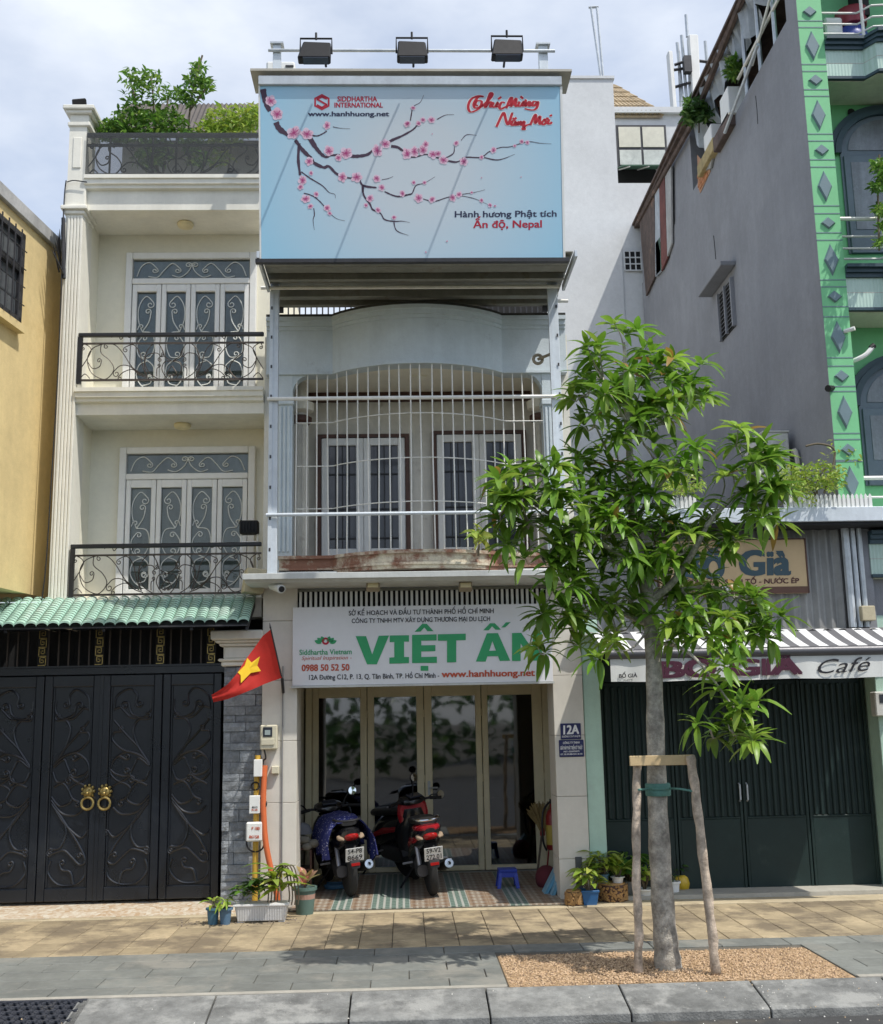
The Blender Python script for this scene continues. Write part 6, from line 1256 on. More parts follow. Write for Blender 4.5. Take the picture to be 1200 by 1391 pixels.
for (dx_, n, L, w, h, pal, sp) in ((.07, 26, .10, .05, .10, 'green', .12), (.20, 30, .13, .06, .16, 'dark', .14), (.36, 22, .22, .07, .28, 'lime', .13), (.44, 18, .24, .07, .24, 'lime', .12), (.30, 8, .13, .07, .16, 'pink', .07)):
    b = B()
    for i in range(n):
        a_ = random.uniform(0, 2*pi); r = sp*sqrt(random.random()); p = V((X0+dx_+cos(a_)*r*.5, Yt0+.10+sin(a_)*r*.5, hT+.05+h*random.uniform(.2, 1))); add_leaf(b, p, (cos(a_), sin(a_)*.6, random.uniform(.3, 1.2)), L*random.uniform(.7, 1.1), w, random.uniform(.4, 1.1), jit(random.choice(PAL[pal])), random.uniform(-.4, .4))
    obj('foliage', b, m_leaf, tr, norm=False, smooth='all', kind='stuff')
hb = B()
for k in range(4):
    x = X1-.04+.03*k; hb.tube(cr([(x-.16, Yt0+.1, hT), (x-.12, Yt0+.08, hT+.28), (x, Yt0+.05, hT+.34), (x+.05, Yt0+.06, hT+.1), (x+.04, Yt0+.08, hT-.02)], 5), .007, 5)
obj('vine_stem', hb, m_bark, tr)
m_tealp = M('teal_blue_pot', (.06, .16, .24), .45, .1); m_tealp2 = M('dusty_blue_pot', (.09, .17, .27), .45, .1); m_gpot = M('grey_green_pot', (.10, .17, .15), .5, .1); m_pkband = M('pink_band_print', (.42, .26, .21), .6, .1)
p1 = gr(288, 1257); potplant('potted_plant', 'small teal pot with a sprout, leftmost by the gate', (p1.x, p1.y+.05, 0), .12, .08, 12, .10, .03, 'lime', pot=roundpot(.045, .058, .15, m_tealp), z0=.13)
p1 = gr(305, 1257); potplant('potted_plant', 'small dusty blue pot between the teal pot and trough', (p1.x, p1.y+.05, 0), .12, .09, 16, .13, .035, 'lime', pot=roundpot(.045, .06, .15, m_tealp2), z0=.13)
p1 = gr(413, 1244); potplant('potted_plant', 'tall grey green pot with salmon pink leaves beside the left pillar', (p1.x, p1.y+.1, 0), .12, .06, 15, .17, .06, 'pink', droop=.15, up=2.2, pot=roundpot(.085, .11, .26, m_gpot, m_pkband), z0=.23)
# broken paving hole beside the trough
rb = B()
for i in range(150):
    x = random.uniform(gr(238, 1258).x, gr(412, 1250).x); y = random.gauss(Yt0+.05, .10); r = random.uniform(.004, .014); rb.ell((x, y, r*.3), r, r*random.uniform(.6, 1.2), r*.6, 5, 3)
tag(obj('broken_paving', rb, M('dark_rubble', (.27, .22, .17), .95, .35, 18, .5), None, kind='stuff'), 'crumbled dark paving rubble around the white trough', 'rubble')
# right group
m_log = M('sliced_wood', (.42, .24, .09), .85, .25, 12, .3, rnd=.25)
def log_basket(px, py, w, h, lab):
    c = gr(px, py); t = T('log_basket', lab, 'basket', (c.x, c.y+.1, 0), group='baskets of sliced wood')
    obj('core', B().lathe([(w*.46, 0), (w*.48, h*.5), (w*.45, h)], (c.x, c.y+w*.45, 0), 16), m_brown, t)
    ex = B()
    for i in range(190):
        a_ = random.uniform(-pi, 0); z = random.uniform(.015, h-.01); r = w*.475; p = V((c.x+cos(a_)*r, c.y+w*.45+sin(a_)*r, z)); ex.lathe([(random.uniform(.008, .014), -.006), (.011, .008), (.003, .011)], p, 7, ax=(cos(a_), sin(a_), .1))
    obj('wood_slices', ex, m_log, t, kind='stuff'); obj('top', B().lathe([(w*.45, h), (w*.42, h+.012), (.001, h+.012)], (c.x, c.y+w*.45, 0), 16), m_log, t); return (c.x, c.y+w*.45, h)
bk = log_basket(836, 1227, .32, .17, 'wide basket of sliced wood under the white potted plant'); log_basket(782, 1232, .18, .14, 'small basket of sliced wood against the right shop pillar')
m_bluep = M('bright_blue_pot', (.03, .13, .32), .4, .1)
def sqpot(w, h, mat):
    def f(t, c):
        p = obj('pot', B().loft([[(c.x+sx_*w*k, c.y+sy_*w*k, c.z+z) for sx_, sy_ in ((-1, -1), (1, -1), (1, 1), (-1, 1))] for k, z in ((.38, 0), (.5, h*.86), (.54, h*.86), (.54, h), (.46, h), (.45, h-.03))]), mat, t, bev=.004); obj('soil', B().box(c.x-w*.44, c.x+w*.44, c.y-w*.44, c.y+w*.44, c.z+h-.028, c.z+h-.02), m_soil2, p)
    return f
p1 = gr(803, 1231); potplant('potted_plant', 'bright blue square pot with green leaves by the right pillar', (p1.x, p1.y+.08, 0), .22, .20, 48, .14, .06, 'lime', pot=sqpot(.17, .15, m_bluep), z0=.13)
potplant('potted_plant', 'white bowl of upright striped leaves on the wide wood basket', (bk[0]+.06, bk[1]-.02, bk[2]+.012), .12, .10, 34, .21, .042, 'lime', droop=.5, up=2.0, pot=roundpot(.05, .062, .06, m_white), z0=.05)
potplant('potted_plant', 'teal cup plant trailing on the left of the wood basket', (bk[0]-.09, bk[1]-.03, bk[2]+.012), .22, .22, 60, .13, .055, 'lime', pot=roundpot(.04, .05, .09, m_tealp), z0=.08)
p1 = gr(860, 1222); potplant('potted_plant', 'dark leaved plant in a grey pot behind the left tree stake', (p1.x, p1.y+.12, 0), .28, .20, 50, .15, .06, 'green', pot=roundpot(.06, .075, .17, m_conc), z0=.15)
p1 = gr(880, 1224); potplant('potted_plant', 'pale hanging basket plant just left of the tree trunk', (p1.x, p1.y+.1, 0), .24, .20, 44, .18, .065, 'lime', pot=roundpot(.05, .09, .11, m_white), z0=.10)
p1 = gr(918, 1219); hp = potplant('potted_plant', 'white hanging pot with black hanger wires right of the trunk', (p1.x, p1.y+.08, 0), .05, .04, 5, .08, .03, 'dark', pot=roundpot(.055, .07, .15, m_white), z0=.14)
hk = V((p1.x-.06, p1.y+.1, .58)); 
for a_ in range(3): obj('hanger_wire', B().tube([(p1.x+.07*cos(a_*2.1), p1.y+.08+.07*sin(a_*2.1), .15), hk], .004, 4), m_blk, hp)
obj('hook', B().tube([hk+V((.025*cos(k*.5), 0, .03+.03*sin(k*.5))) for k in range(9)], .006, 5), m_white, hp)
p1 = gr(929, 1215); potplant('potted_plant', 'round yellow pot with small dark sprigs before the green doors', (p1.x, p1.y+.1, .0), .12, .10, 20, .08, .035, 'dark', pot=lambda t, c: obj('pot', B().lathe([(.04, 0), (.085, .04), (.10, .10), (.085, .16), (.06, .185), (.001, .18)], c, 18), M('yellow_glaze', (.62, .42, .03), .35, .1), t, smooth=True), z0=.17)
tag(obj('slate_slab', B().obox(gr(793, 1229)+V((0, .22, .22)), (.035, 0, 0), (0, .012, 0), (0, 0, .22)), M('dark_slate', (.08, .085, .09), .7, .2), None, bev=.004), 'narrow dark slate slab standing behind the bright blue pot', 'slab')

# ================================================================== things inside the porch
m_bst = M('blue_stool_plastic', (.03, .06, .42), .4, .08); c = gr(691, 1207, .025)
sto = T('plastic_stool', 'small blue plastic stool on the porch tiles', 'stool', (c.x, c.y+.1, .025))
cx_, cy_ = c.x, c.y+.1; hs = .225
obj('seat', B().loft([[(cx_+sx_*w, cy_+sy_*w, z) for sx_, sy_ in ((-1, -1), (1, -1), (1, 1), (-1, 1))] for w, z in ((.10, hs-.035), (.105, hs-.005), (.098, hs))]), m_bst, sto, bev=.006)
for sx_ in (-1, 1):
    for sy_ in (-1, 1): obj('leg', B().loft([[(cx_+sx_*(o+i*.02), cy_+sy_*(o+j*.02), z) for i, j in ((-1, -1), (1, -1), (1, 1), (-1, 1))] for o, z in ((.105, .026), (.082, hs-.034))]), m_bst, sto)
for sx_ in (-1, 1): obj('apron', B().box(cx_-.075, cx_+.075, cy_+sx_*.088-.006, cy_+sx_*.088+.006, hs-.085, hs-.034), m_bst, sto)
# palm broom leaning on the right wall
m_straw = M('dry_palm_straw', (.33, .24, .10), .9, .2, 20, .3); t = T('broom', 'upturned dry palm leaf broom leaning on the right porch wall', 'broom', (gr(729, 1190).x, 1.7, .03))
hb0, hb1 = at(730, 1190, 1.75), at(737, 1128, 1.72); obj('handle', B().tube([(hb0.x, 1.75, .03), hb1], .014, 7), m_bark, t)
tip = [at(x, y, 1.70) for x, y in ((716, 1106), (720, 1098), (727, 1092), (736, 1091), (747, 1092), (756, 1096), (760, 1104))]; fb = B()
for i in range(70):
    u = i/69*5.999; k = int(u); e = tip[k].lerp(tip[k+1], u-k)+V((random.uniform(-.02, .02), random.uniform(-.04, .04), random.uniform(-.03, .03))); fb.tube([hb1+V((0, 0, -.05)), hb1.lerp(e, .35)+V((0, random.uniform(-.02, .02), 0)), e], [.008, .012, .006], 4)
obj('bristles', fb, m_straw, t, kind='stuff'); obj('binding', B().tube([hb1+V((0, 0, -.06)), hb1+V((0, 0, .03))], .03, 8), M('red_twine', (.35, .05, .04), .8), t)
# fire extinguisher on a stand
c = at(752, 1135, 1.35); t = T('fire_extinguisher', 'red fire extinguisher with yellow label behind the right pillar', 'extinguisher', (c.x, 1.35, .03))
m_red = M('signal_red', (.26, .02, .018), .35, .1); zc_ = aZ(752, 1152, 1.35)
obj('cylinder', B().lathe([(.07, zc_-.02), (.085, zc_), (.085, zc_+.36), (.06, zc_+.42), (.03, zc_+.44), (.03, zc_+.5)], (c.x, 1.35, 0), 18), m_red, t, smooth=True); obj('label', B().lathe([(.0865, zc_+.04), (.0865, zc_+.26)], (c.x, 1.35, 0), 18), M('yellow_label', (.50, .38, .07), .5), t)
obj('valve', B().box(c.x-.03, c.x+.05, 1.32, 1.38, zc_+.5, zc_+.55), m_blk, t); obj('hose', B().tube(cr([(c.x-.03, 1.34, zc_+.52), (c.x-.12, 1.30, zc_+.40), (c.x-.13, 1.28, zc_+.1), (c.x-.09, 1.28, zc_-.02)], 5), .012, 7), m_blk, t)
for a_ in range(3): obj('stand_leg', B().tube([(c.x+.06*cos(a_*2.1+.5), 1.35+.06*sin(a_*2.1+.5), zc_), (c.x+.11*cos(a_*2.1+.5), 1.35+.11*sin(a_*2.1+.5), .026)], .009, 6), m_red, t)
# blue folded tables leaning at the right
m_lb = M('light_blue_board', (.12, .32, .46), .5, .12)
t = T('folded_table', 'pale blue folded table leaning against the right pillar', 'table', gr(748, 1222))
for k in range(2):
    a, b_ = at(741+k*9, 1219+k*4, .35-k*.12), at(761+k*4, 1178+k*6, .45-k*.12); d = (b_-a); nrm = V((d.z, 0, -d.x)).normalized()
    obj('table_leaf', B().prism([a-nrm*.018, a+nrm*.018, b_+nrm*.018, b_-nrm*.018], (0, .22, 0)), m_lb, t, bev=.006); obj('leaf_edge', B().prism([a-nrm*.024, a-nrm*.019, b_-nrm*.019, b_-nrm*.024], (0, .22, 0)), M('pale_blue_edge', (.25, .45, .58), .5), t)
t = tag(obj('red_cushion', B().ell(at(743, 1193, .9), .13, .2, .14, 12, 8), M('dark_red_cloth', (.12, .02, .03), .9, .15), None, smooth='all'), 'dark red cushion behind the folded blue table', 'cushion')
# shelf with helmet and cloth at the left
c = at(411, 1150, .75); t = T('shoe_shelf', 'small wooden shelf behind the left shop pillar', 'shelf', (c.x, .8, .025)); xs0, xs1 = aX(402, 1160, .8), aX(425, 1160, .8)
for z in (.1, .28, .5): obj('shelf_board', B().box(xs0-.1, xs1, .65, 1.0, z, z+.02), m_brown, t)
for x in (xs0-.1, xs1-.02): obj('side_panel', B().box(x, x+.02, .65, 1.0, .025, .55), m_brown, t)
q = at(412, 1184, .75); hz_ = .12; tag(obj('green_helmet', B().lathe([(.12, .12), (.125, .17), (.10, .25), (.05, .285), (.001, .29)], (xs0+.07, .8, 0), 18), M('bottle_green_plastic', (.01, .13, .08), .25, .1), None, smooth=True), 'green helmet on the lower shelf behind the left pillar', 'helmet')
cl_ = B()
for k in range(6): cl_.ell((xs0+.03+.035*k, .75+random.uniform(-.05, .05), .55+.03*sin(k*1.3)+random.uniform(0, .05)), .07, .09, .045, 9, 6)
tag(obj('crumpled_cloth', cl_, M('grey_khaki_cloth', (.24, .23, .19), .9, .25, 10, .3), None, smooth='all'), 'crumpled grey khaki cloth on top of the small shelf', 'cloth')
tag(obj('grey_cap', B().lathe([(.12, .66), (.11, .70), (.08, .75), (.03, .775), (.001, .78)], (xs0+.07, .78, 0), 14), M('grey_felt', (.16, .17, .19), .9, .15), None, smooth=True), 'grey cap on the cloth pile behind the left pillar', 'cap')
tag(obj('blue_hose', B().tube(cr([(gr(455, 1212).x+.10*cos(k*.6)*(1+k*.01), gr(455, 1212).y+.05+.10*sin(k*.6), .032+.002*k) for k in range(26)], 3), .012, 7), M('blue_hose_plastic', (.05, .14, .25), .5), None, smooth=True), 'coiled blue hose on the tiles beside the left scooter', 'hose')
# ================================================================== motor scooters
m_tyre = M('tyre_rubber', (.018, .018, .018), .8, .2, 30, .3); m_rim = M('dark_alloy', (.10, .10, .11), .4, .1, metal=.7); m_chr = M('chrome', (.62, .63, .65), .15, .1, metal=1.0); m_bpnt = M('black_paint', (.012, .012, .014), .22, .1, 4, 0, coat=.4); m_rpnt = M('red_paint', (.33, .012, .02), .25, .1, 4, 0, coat=.4); m_seat = M('black_vinyl', (.02, .02, .021), .5, .1); m_tail = M('red_lens', (.35, .01, .01), .15, .05, 4, 0); m_amb = M('clear_amber_lens', (.36, .27, .19), .15, .05, 4, 0); m_sil = M('silver_plastic', (.38, .38, .40), .4, .1, metal=.4); m_pl = M('white_plate', (.72, .72, .70), .5, .04); m_mir = M('mirror_glass', (.75, .78, .80), .03, 0, 1, 0, metal=1.0)
def sect(y, z, w, h, n=14, p=2.6, x=0.0):
    o = []
    for k in range(n):
        a = 2*pi*k/n; ca, sa = cos(a), sin(a); o.append((x+w*.5*abs(ca)**(2/p)*(1 if ca > 0 else -1), y, z+h*.5*abs(sa)**(2/p)*(1 if sa > 0 else -1)))
    return o
def wheel(t, y, name):
    R = .275; w = obj(name, B().lathe([(R-.07, -.035), (R-.035, -.046), (R-.008, -.03), (R, 0), (R-.008, .03), (R-.035, .046), (R-.07, .035)], (0, y, R), 30, 'x'), m_tyre, t, world=False, smooth=True)
    rm = B().lathe([(R-.065, -.03), (R-.09, -.03), (R-.09, .03), (R-.065, .03)], (0, y, R), 30, 'x')
    for k in range(5): a = k*2*pi/5; rm.tube([(0, y+.03*cos(a), R+.03*sin(a)), (0, y+(R-.085)*cos(a), R+(R-.085)*sin(a))], .016, 5)
    rm.lathe([(.045, -.05), (.045, .05)], (0, y, R), 12, 'x'); o = obj('rim', rm, m_rim, w, world=False); return w
def scooter(name, label, loc, rz, lean, paint, panel, plate, steer=0.0, detail=True, chromerail=False, mir=((-.36, 1.13), (.30, 1.18)), hz=.97):
    t = T(name, label, 'scooter', loc, rot=(0, lean, rz)); k = dict(world=False)
    WB = 1.22; wheel(t, 0, 'rear_wheel'); wheel(t, WB, 'front_wheel')
    obj('tail_body', B().loft([sect(-.34, .70, .10, .06), sect(-.28, .67, .20, .14), sect(-.12, .63, .27, .24), sect(.12, .58, .30, .32), sect(.35, .53, .30, .34), sect(.5, .45, .28, .30), sect(.6, .36, .28, .18)]), paint, t, smooth=True, **k)
    obj('side_panel', B().loft([sect(-.25, .64, .235, .06), sect(-.05, .60, .30, .10), sect(.25, .56, .325, .14), sect(.45, .50, .31, .10)]), panel, t, smooth=True, **k)
    obj('seat', B().loft([sect(-.22, .775, .16, .04), sect(-.15, .785, .23, .08), sect(.1, .785, .27, .10), sect(.35, .765, .27, .10), sect(.52, .75, .20, .09), sect(.58, .74, .12, .05)]), m_seat, t, smooth=True, **k)
    obj('floorboard', B().loft([sect(.5, .30, .30, .14, p=4), sect(.7, .27, .32, .10, p=4), sect(.9, .28, .34, .10, p=4), sect(.98, .36, .36, .2, p=4)]), m_bplastic, t, smooth=True, **k)
    # leg shield
    sh = B(); secs = []
    for z, y, w, d in ((.32, .99, .34, .08), (.5, 1.0, .42, .10), (hz-.30, .95, .44, .12), (hz-.13, .89, .36, .13), (hz-.05, .86, .26, .10)): secs.append([(w*.5*cos(a)*1.0, y+d*sin(a), z) for a in [2*pi*i/14 for i in range(14)]])
    obj('leg_shield', sh.loft(secs), paint, t, smooth=True, **k)
    obj('front_mudguard', B().strip([(-.06, WB+.30*cos(a), .275+.31*sin(a)) for a in [i*pi/9+.2 for i in range(8)]], [(.06, WB+.30*cos(a), .275+.31*sin(a)) for a in [i*pi/9+.2 for i in range(8)]]), paint, t, smooth=True, **k)
    for sx_ in (-.07, .07): obj('fork', B().tube([(sx_, WB, .275), (sx_, WB-.18, .75)], .018, 7), m_sil, t, **k)
    # handlebar group, steered
    hd = obj('handlebar', B().tube(cr([(-.34, .78, .985), (-.2, .84, 1.0), (0, .88, .97), (.2, .84, 1.0), (.34, .78, .985)], 5), .014, 8), m_blk, t, world=False, smooth=True)
    hd.location = V((0, .88, hz)); hd.rotation_euler = (0, 0, steer)
    for v in hd.data.vertices: v.co -= V((0, .88, .97))
    O_ = V((0, .88, .97))
    def hs(nm, b, mat, **kk):
        b.v = [tuple(V(q)-O_) for q in b.v]; return obj(nm, b, mat, hd, world=False, **kk)
    for sx_ in (-1, 1):
        hs('grip', B().tube([(sx_*.23, .83, 1.0), (sx_*.36, .775, .985)], .019, 9), m_bplastic, smooth=True)
        hs('lever', B().tube([(sx_*.17, .86, 1.0), (sx_*.25, .89, .99), (sx_*.35, .85, .975)], .007, 5), m_sil)
    hs('handlebar_cover', B().loft([sect(.76, .99, .16, .05), sect(.80, 1.0, .30, .10), sect(.88, 1.01, .34, .13), sect(.97, .99, .28, .12), sect(1.03, .97, .16, .06)]), paint, smooth=True); hs('dial', B().obox((0, .80, 1.06), (.085, 0, 0), (0, .05, .018), (0, -.004, .01)), m_wing, bev=.006)
    for (mx_, mz) in mir:
        hs('mirror_stalk', B().tube(cr([(mx_*.62, .85, 1.0), (mx_*.75, .83, (mz+1)/2+.02), (mx_, .80, mz)], 4), .008, 6), m_blk); hs('mirror', B().ell((mx_, .80, mz), .058, .018, .042, 14, 8), m_bplastic, smooth=True); hs('mirror_glass', B().lathe([(.046, 0), (.001, .001)], (mx_, .780, mz), 16, ax=(0, -1, .12)), m_mir)
    # rear end
    obj('tail_light', B().loft([sect(-.365, .66, .05, .03), sect(-.34, .655, .13, .06), sect(-.29, .65, .16, .085)]), m_tail, t, smooth=True, **k)
    for sx_ in (-1, 1): obj('indicator', B().loft([sect(-.325, .63, .02, .012, x=sx_*.095), sect(-.28, .635, .07, .042, x=sx_*.108), sect(-.22, .645, .065, .05, x=sx_*.115)]), m_amb, t, smooth=True, **k)
    obj('rear_mudguard', B().loft([sect(-.20, .58, .14, .03), sect(-.30, .50, .13, .03), sect(-.36, .42, .12, .025), sect(-.385, .34, .09, .02)]), m_bplastic, t, smooth=True, **k)
    pm = B().obox((0, -.385, .475), (.098, 0, 0), (0, .003, .001), (0, -.03, .070)); pp = obj('number_plate', pm, m_pl, t, bev=.003, **k)
    PF = lambda x, y: V((x, -.392-.03*(y/.07), .475+y))
    for s_, yy, w_ in ((plate[0], .012, .075), (plate[1], -.055, .08)) if plate else ():
        cu = bpy.data.curves.new('lettering', 'FONT'); cu.body = s_; cu.resolution_u = 2; cu.offset = .01; to = bpy.data.objects.new('tmp', cu); COL.objects.link(to); dg = bpy.context.evaluated_depsgraph_get(); me = bpy.data.meshes.new_from_object(to.evaluated_get(dg)); bpy.data.objects.remove(to)
        xs2 = [v.co.x for v in me.vertices]; mn, mxx = min(xs2), max(xs2)
        for v in me.vertices: v.co = PF(-w_+2*w_*(v.co.x-mn)/(mxx-mn), yy+.048*v.co.y/.682)
        me.materials.clear(); obj('lettering', me, m_blktxt, pp, world=False)
    obj('reflector', B().obox((0, -.385, .375), (.045, 0, 0), (0, .006, 0), (0, 0, .014)), m_tail, t, **k)
    ex = obj('exhaust', B().tube(cr([(.10, .45, .25), (.14, .25, .23), (.16, .1, .27), (.17, -.25, .34)], 4), [.02]*5+[.03]*3+[.05]*5, 12), m_bplastic, t, world=False, smooth=True); obj('exhaust_tip', B().lathe([(.047, 0), (.047, .015), (.02, .016), (.018, .0)], (.17, -.25, .34), 14, ax=(.03, -1, .2)), m_chr, ex, world=False)
    obj('heat_shield', B().obox((.205, -.08, .335), (.006, 0, 0), (0, .13, -.018), (0, .0, .028)), m_sil, ex, world=False, bev=.004)
    obj('engine', B().loft([sect(-.10, .28, .12, .12, x=-.09), sect(.1, .28, .2, .2, x=-.05), sect(.4, .30, .22, .2)]), m_rim, t, smooth=True, **k)
    obj('shock', B().tube([(-.11, -.06, .30), (-.11, .05, .6)], .024, 8), m_sil, t, **k); obj('side_stand', B().tube([(-.1, .5, .26), (-.26, .62, .03)], .012, 6), m_blk, t, **k)
    gm = m_chr if chromerail else m_blk; obj('grab_rail', B().tube(cr([(-.12, .05, .80), (-.14, -.12, .82), (-.11, -.25, .815), (0, -.29, .81), (.11, -.25, .815), (.14, -.12, .82), (.12, .05, .80)], 4), .013, 8), gm, t, smooth=True, **k)
    for sx_ in (-1, 1): obj('foot_peg', B().tube([(sx_*.14, .30, .33), (sx_*.25, .28, .33)], .012, 6), m_sil, t, **k)
    return t
g1 = gr(478, 1223, .025); s1 = scooter('motor_scooter', 'left black scooter under a navy patterned cloth', (g1.x-.02, g1.y+.26, .026), radians(15), radians(-5), m_bpnt, m_bpnt, ('54-P8', '8669'), steer=radians(2), hz=.84, mir=((-.42, 1.08), (.28, 1.16)))
g2 = gr(592, 1222, .025); s2 = scooter('motor_scooter', 'red and black scooter in front of the middle doors', (g2.x-.02, g2.y+.26, .026), radians(8), radians(-6), m_bpnt, m_rpnt, ('59-V2', '272.01'), steer=radians(25), chromerail=True, hz=.90, mir=((.02, 1.26), (.36, 1.02)))
g3 = gr(556, 1197, .025); s3 = scooter('motor_scooter', 'dark scooter half hidden between the other two scooters', (g3.x+.02, g3.y+.30, .026), radians(38), radians(-8), m_bpnt, m_rpnt, None, steer=radians(-25), hz=.80, mir=((-.3, 1.05), (.28, 1.08)))
# red wings on the second scooter's tail and shield
obj('tail_cowl', B().loft([sect(-.33, .72, .12, .05), sect(-.25, .73, .24, .07), sect(-.08, .72, .29, .09), sect(.05, .72, .28, .06)]), m_rpnt, s2, world=False, smooth=True); obj('inner_shield', B().loft([sect(.80, .82, .30, .22), sect(.84, .80, .36, .34), sect(.88, .80, .34, .30)]), m_rpnt, s2, world=False, smooth=True)
# navy cloth draped on the first scooter
m_navc = M('navy_print_cloth', (.012, .018, .11), .85, .2, 8, .2)
n, l = m_navc.node_tree.nodes, m_navc.node_tree.links; tcn = n.new('ShaderNodeTexCoord'); vo = n.new('ShaderNodeTexVoronoi'); vo.inputs['Scale'].default_value = 34; l.new(tcn.outputs['Object'], vo.inputs['Vector'])
rr_ = n.new('ShaderNodeValToRGB'); rr_.color_ramp.interpolation = 'CONSTANT'; rr_.color_ramp.elements[0].color = (.45, .45, .55, 1); rr_.color_ramp.elements[1].position = .22; rr_.color_ramp.elements[1].color = (.015, .022, .14, 1); l.new(vo.outputs['Distance'], rr_.inputs['Fac']); l.new(rr_.outputs[0], n['Principled BSDF'].inputs['Base Color'])
cl_ = T('draped_cloth', 'navy patterned raincoat draped over the left scooter', 'raincoat', s1.location, rot=s1.rotation_euler)
G_ = []; NI, NJ = 15, 25
for j in range(NJ):
    for i in range(NI):
        u = (i/(NI-1)-.5)*2; v = j/(NJ-1); y = -.20+.75*v; s_ = abs(u); sg_ = 1 if u > 0 else -1
        if s_ < .35: x = u/.35*.16; z = .845-.02*(s_/.35)**2
        else:
            d = (s_-.35)/.65; x = sg_*(.16+.09*min(1, d*2.2)+.03*sin(v*15+sg_)*d+.02*sin(v*31)*d); z = .825-d*(.36+.05*sin(v*9)+.06*(v > .1)*sin(v*5+sg_))
        if v < .12: z -= (.12-v)*.35
        G_.append((x, y+.02*sin(u*5), z+.008*sin(u*11+v*13)))
b = B().add(G_, [(j*NI+i, j*NI+i+1, (j+1)*NI+i+1, (j+1)*NI+i) for j in range(NJ-1) for i in range(NI-1)]); obj('cloth', b, m_navc, cl_, world=False, norm=False, smooth='all')
# ================================================================== street tree with stakes
m_trunk = M('grey_brown_bark', (.47, .43, .36), .95, .55, 9, 1.0, 55, dirt=(.24, .21, .175), damt=.36, dscale=16)
YTr = -3.12; tb0 = gr(906, 1315)
tree = T('street_tree', 'young street tree with whorled leaves in a gravel bed', 'tree', (tb0.x, YTr, 0))
def tp(x, y, dy=0.0): return at(x, y, YTr+dy)
tr_pts = [tp(909, 1322), tp(907, 1302), tp(904, 1270), tp(899, 1200), tp(894, 1100), tp(891, 1000), tp(889, 920), tp(886, 865), tp(881, 815), tp(872, 770), tp(861, 710), tp(857, 640), tp(853, 570), tp(850, 500), tp(848, 465)]
tr_r = [.115, .100, .090, .084, .077, .070, .064, .060, .055, .050, .040, .032, .025, .017, .010]
L = cr(tr_pts, 4); rs = []
for i in range(len(L)): u = i/4; k = min(int(u), len(tr_r)-2); rs.append((tr_r[k]*(1-(u-k))+tr_r[k+1]*(u-k))*(1+.05*sin(i*1.9)))
obj('trunk', B().tube(L, rs, 14), m_trunk, tree, smooth='all')
limbs = [([(882, 818), (915, 790), (945, 745), (965, 708), (1005, 668), (1042, 640)], (0, -.1, -.2, -.25, -.3, -.3), .034), ([(872, 775), (830, 745), (785, 725), (735, 690), (690, 665)], (0, -.2, -.35, -.4, -.45), .030), ([(885, 850), (850, 835), (800, 808), (760, 815), (728, 850)], (0, .15, .2, .1, .0), .024), ([(888, 872), (925, 880), (955, 905), (985, 945), (1015, 985)], (0, -.3, -.45, -.5, -.55), .017),
         ([(880, 815), (930, 800), (980, 800), (1020, 835)], (0, .2, .3, .3), .022), ([(862, 715), (880, 680), (905, 650), (930, 615)], (0, -.2, -.3, -.3), .018), ([(858, 650), (830, 620), (810, 580), (790, 545)], (0, -.1, -.2, -.2), .015), ([(853, 570), (880, 545), (915, 520), (940, 505)], (0, .1, .2, .2), .014), ([(853, 575), (825, 530), (805, 505)], (0, -.2, -.3), .012), ([(965, 708), (985, 660), (970, 630), (960, 615)], (-.25, -.2, -.2, -.2), .008), ([(925, 800), (950, 830), (975, 870), (990, 885)], (0, -.2, -.3, -.35), .014), ([(785, 725), (760, 760), (740, 790)], (-.35, -.3, -.25), .014), ([(885, 850), (860, 880), (835, 885)], (0, -.25, -.3), .012), ([(850, 500), (845, 460), (835, 440)], (0, 0, -.05), .009)]
for pts, dys, r0 in limbs:
    P_ = cr([tp(x, y, d) for (x, y), d in zip(pts, dys)], 5); n_ = len(P_)
    obj('branch', B().tube(P_, [r0*(1-.72*i/(n_-1)) for i in range(n_)], 8), m_trunk, tree, smooth='all')
clumps = [(848, 455, 32), (820, 500, 50), (880, 500, 55), (930, 515, 48), (790, 530, 34), (950, 548, 30), (855, 555, 55), (905, 565, 45), (805, 575, 28), (840, 615, 40), (880, 600, 40), (915, 630, 35), (870, 665, 40), (945, 615, 18),
          (700, 655, 42), (745, 640, 35), (775, 630, 35), (680, 690, 30), (720, 700, 45), (765, 690, 50), (800, 690, 40), (735, 745, 42), (780, 740, 45), (820, 720, 45), (820, 660, 30), (690, 735, 24), (765, 785, 38), (736, 812, 32), (752, 845, 35), (740, 884, 20), (775, 860, 35), (800, 820, 42),
          (850, 750, 45), (890, 720, 45), (900, 770, 45), (850, 800, 40), (930, 740, 45), (940, 790, 45), (880, 690, 35), (840, 850, 36), (815, 880, 28), (835, 700, 35),
          (1020, 620, 42), (1050, 645, 38), (1000, 655, 28), (1030, 680, 38), (1060, 680, 26), (1040, 712, 26), (1000, 600, 24), (965, 690, 32), (975, 740, 40), (1000, 720, 24), (965, 830, 45), (1000, 800, 42), (1020, 840, 42), (1050, 830, 28), (1040, 850, 28), (1000, 858, 36), (965, 856, 30), (935, 850, 40), (915, 868, 24), (978, 905, 12), (905, 820, 38),
          (975, 945, 24), (965, 985, 26), (995, 985, 32), (1025, 1000, 30), (1030, 955, 22), (1005, 960, 20)]
rn = random.Random(5); leaves = []
def near_limb(p):
    best = None
    for pts, dys, r0 in limbs:
        for (x, y), d in zip(pts, dys):
            e = (x-p[0])**2+(y-p[1])**2
            if best is None or e < best[0]: best = (e, d)
    return best[1]
tw = B()
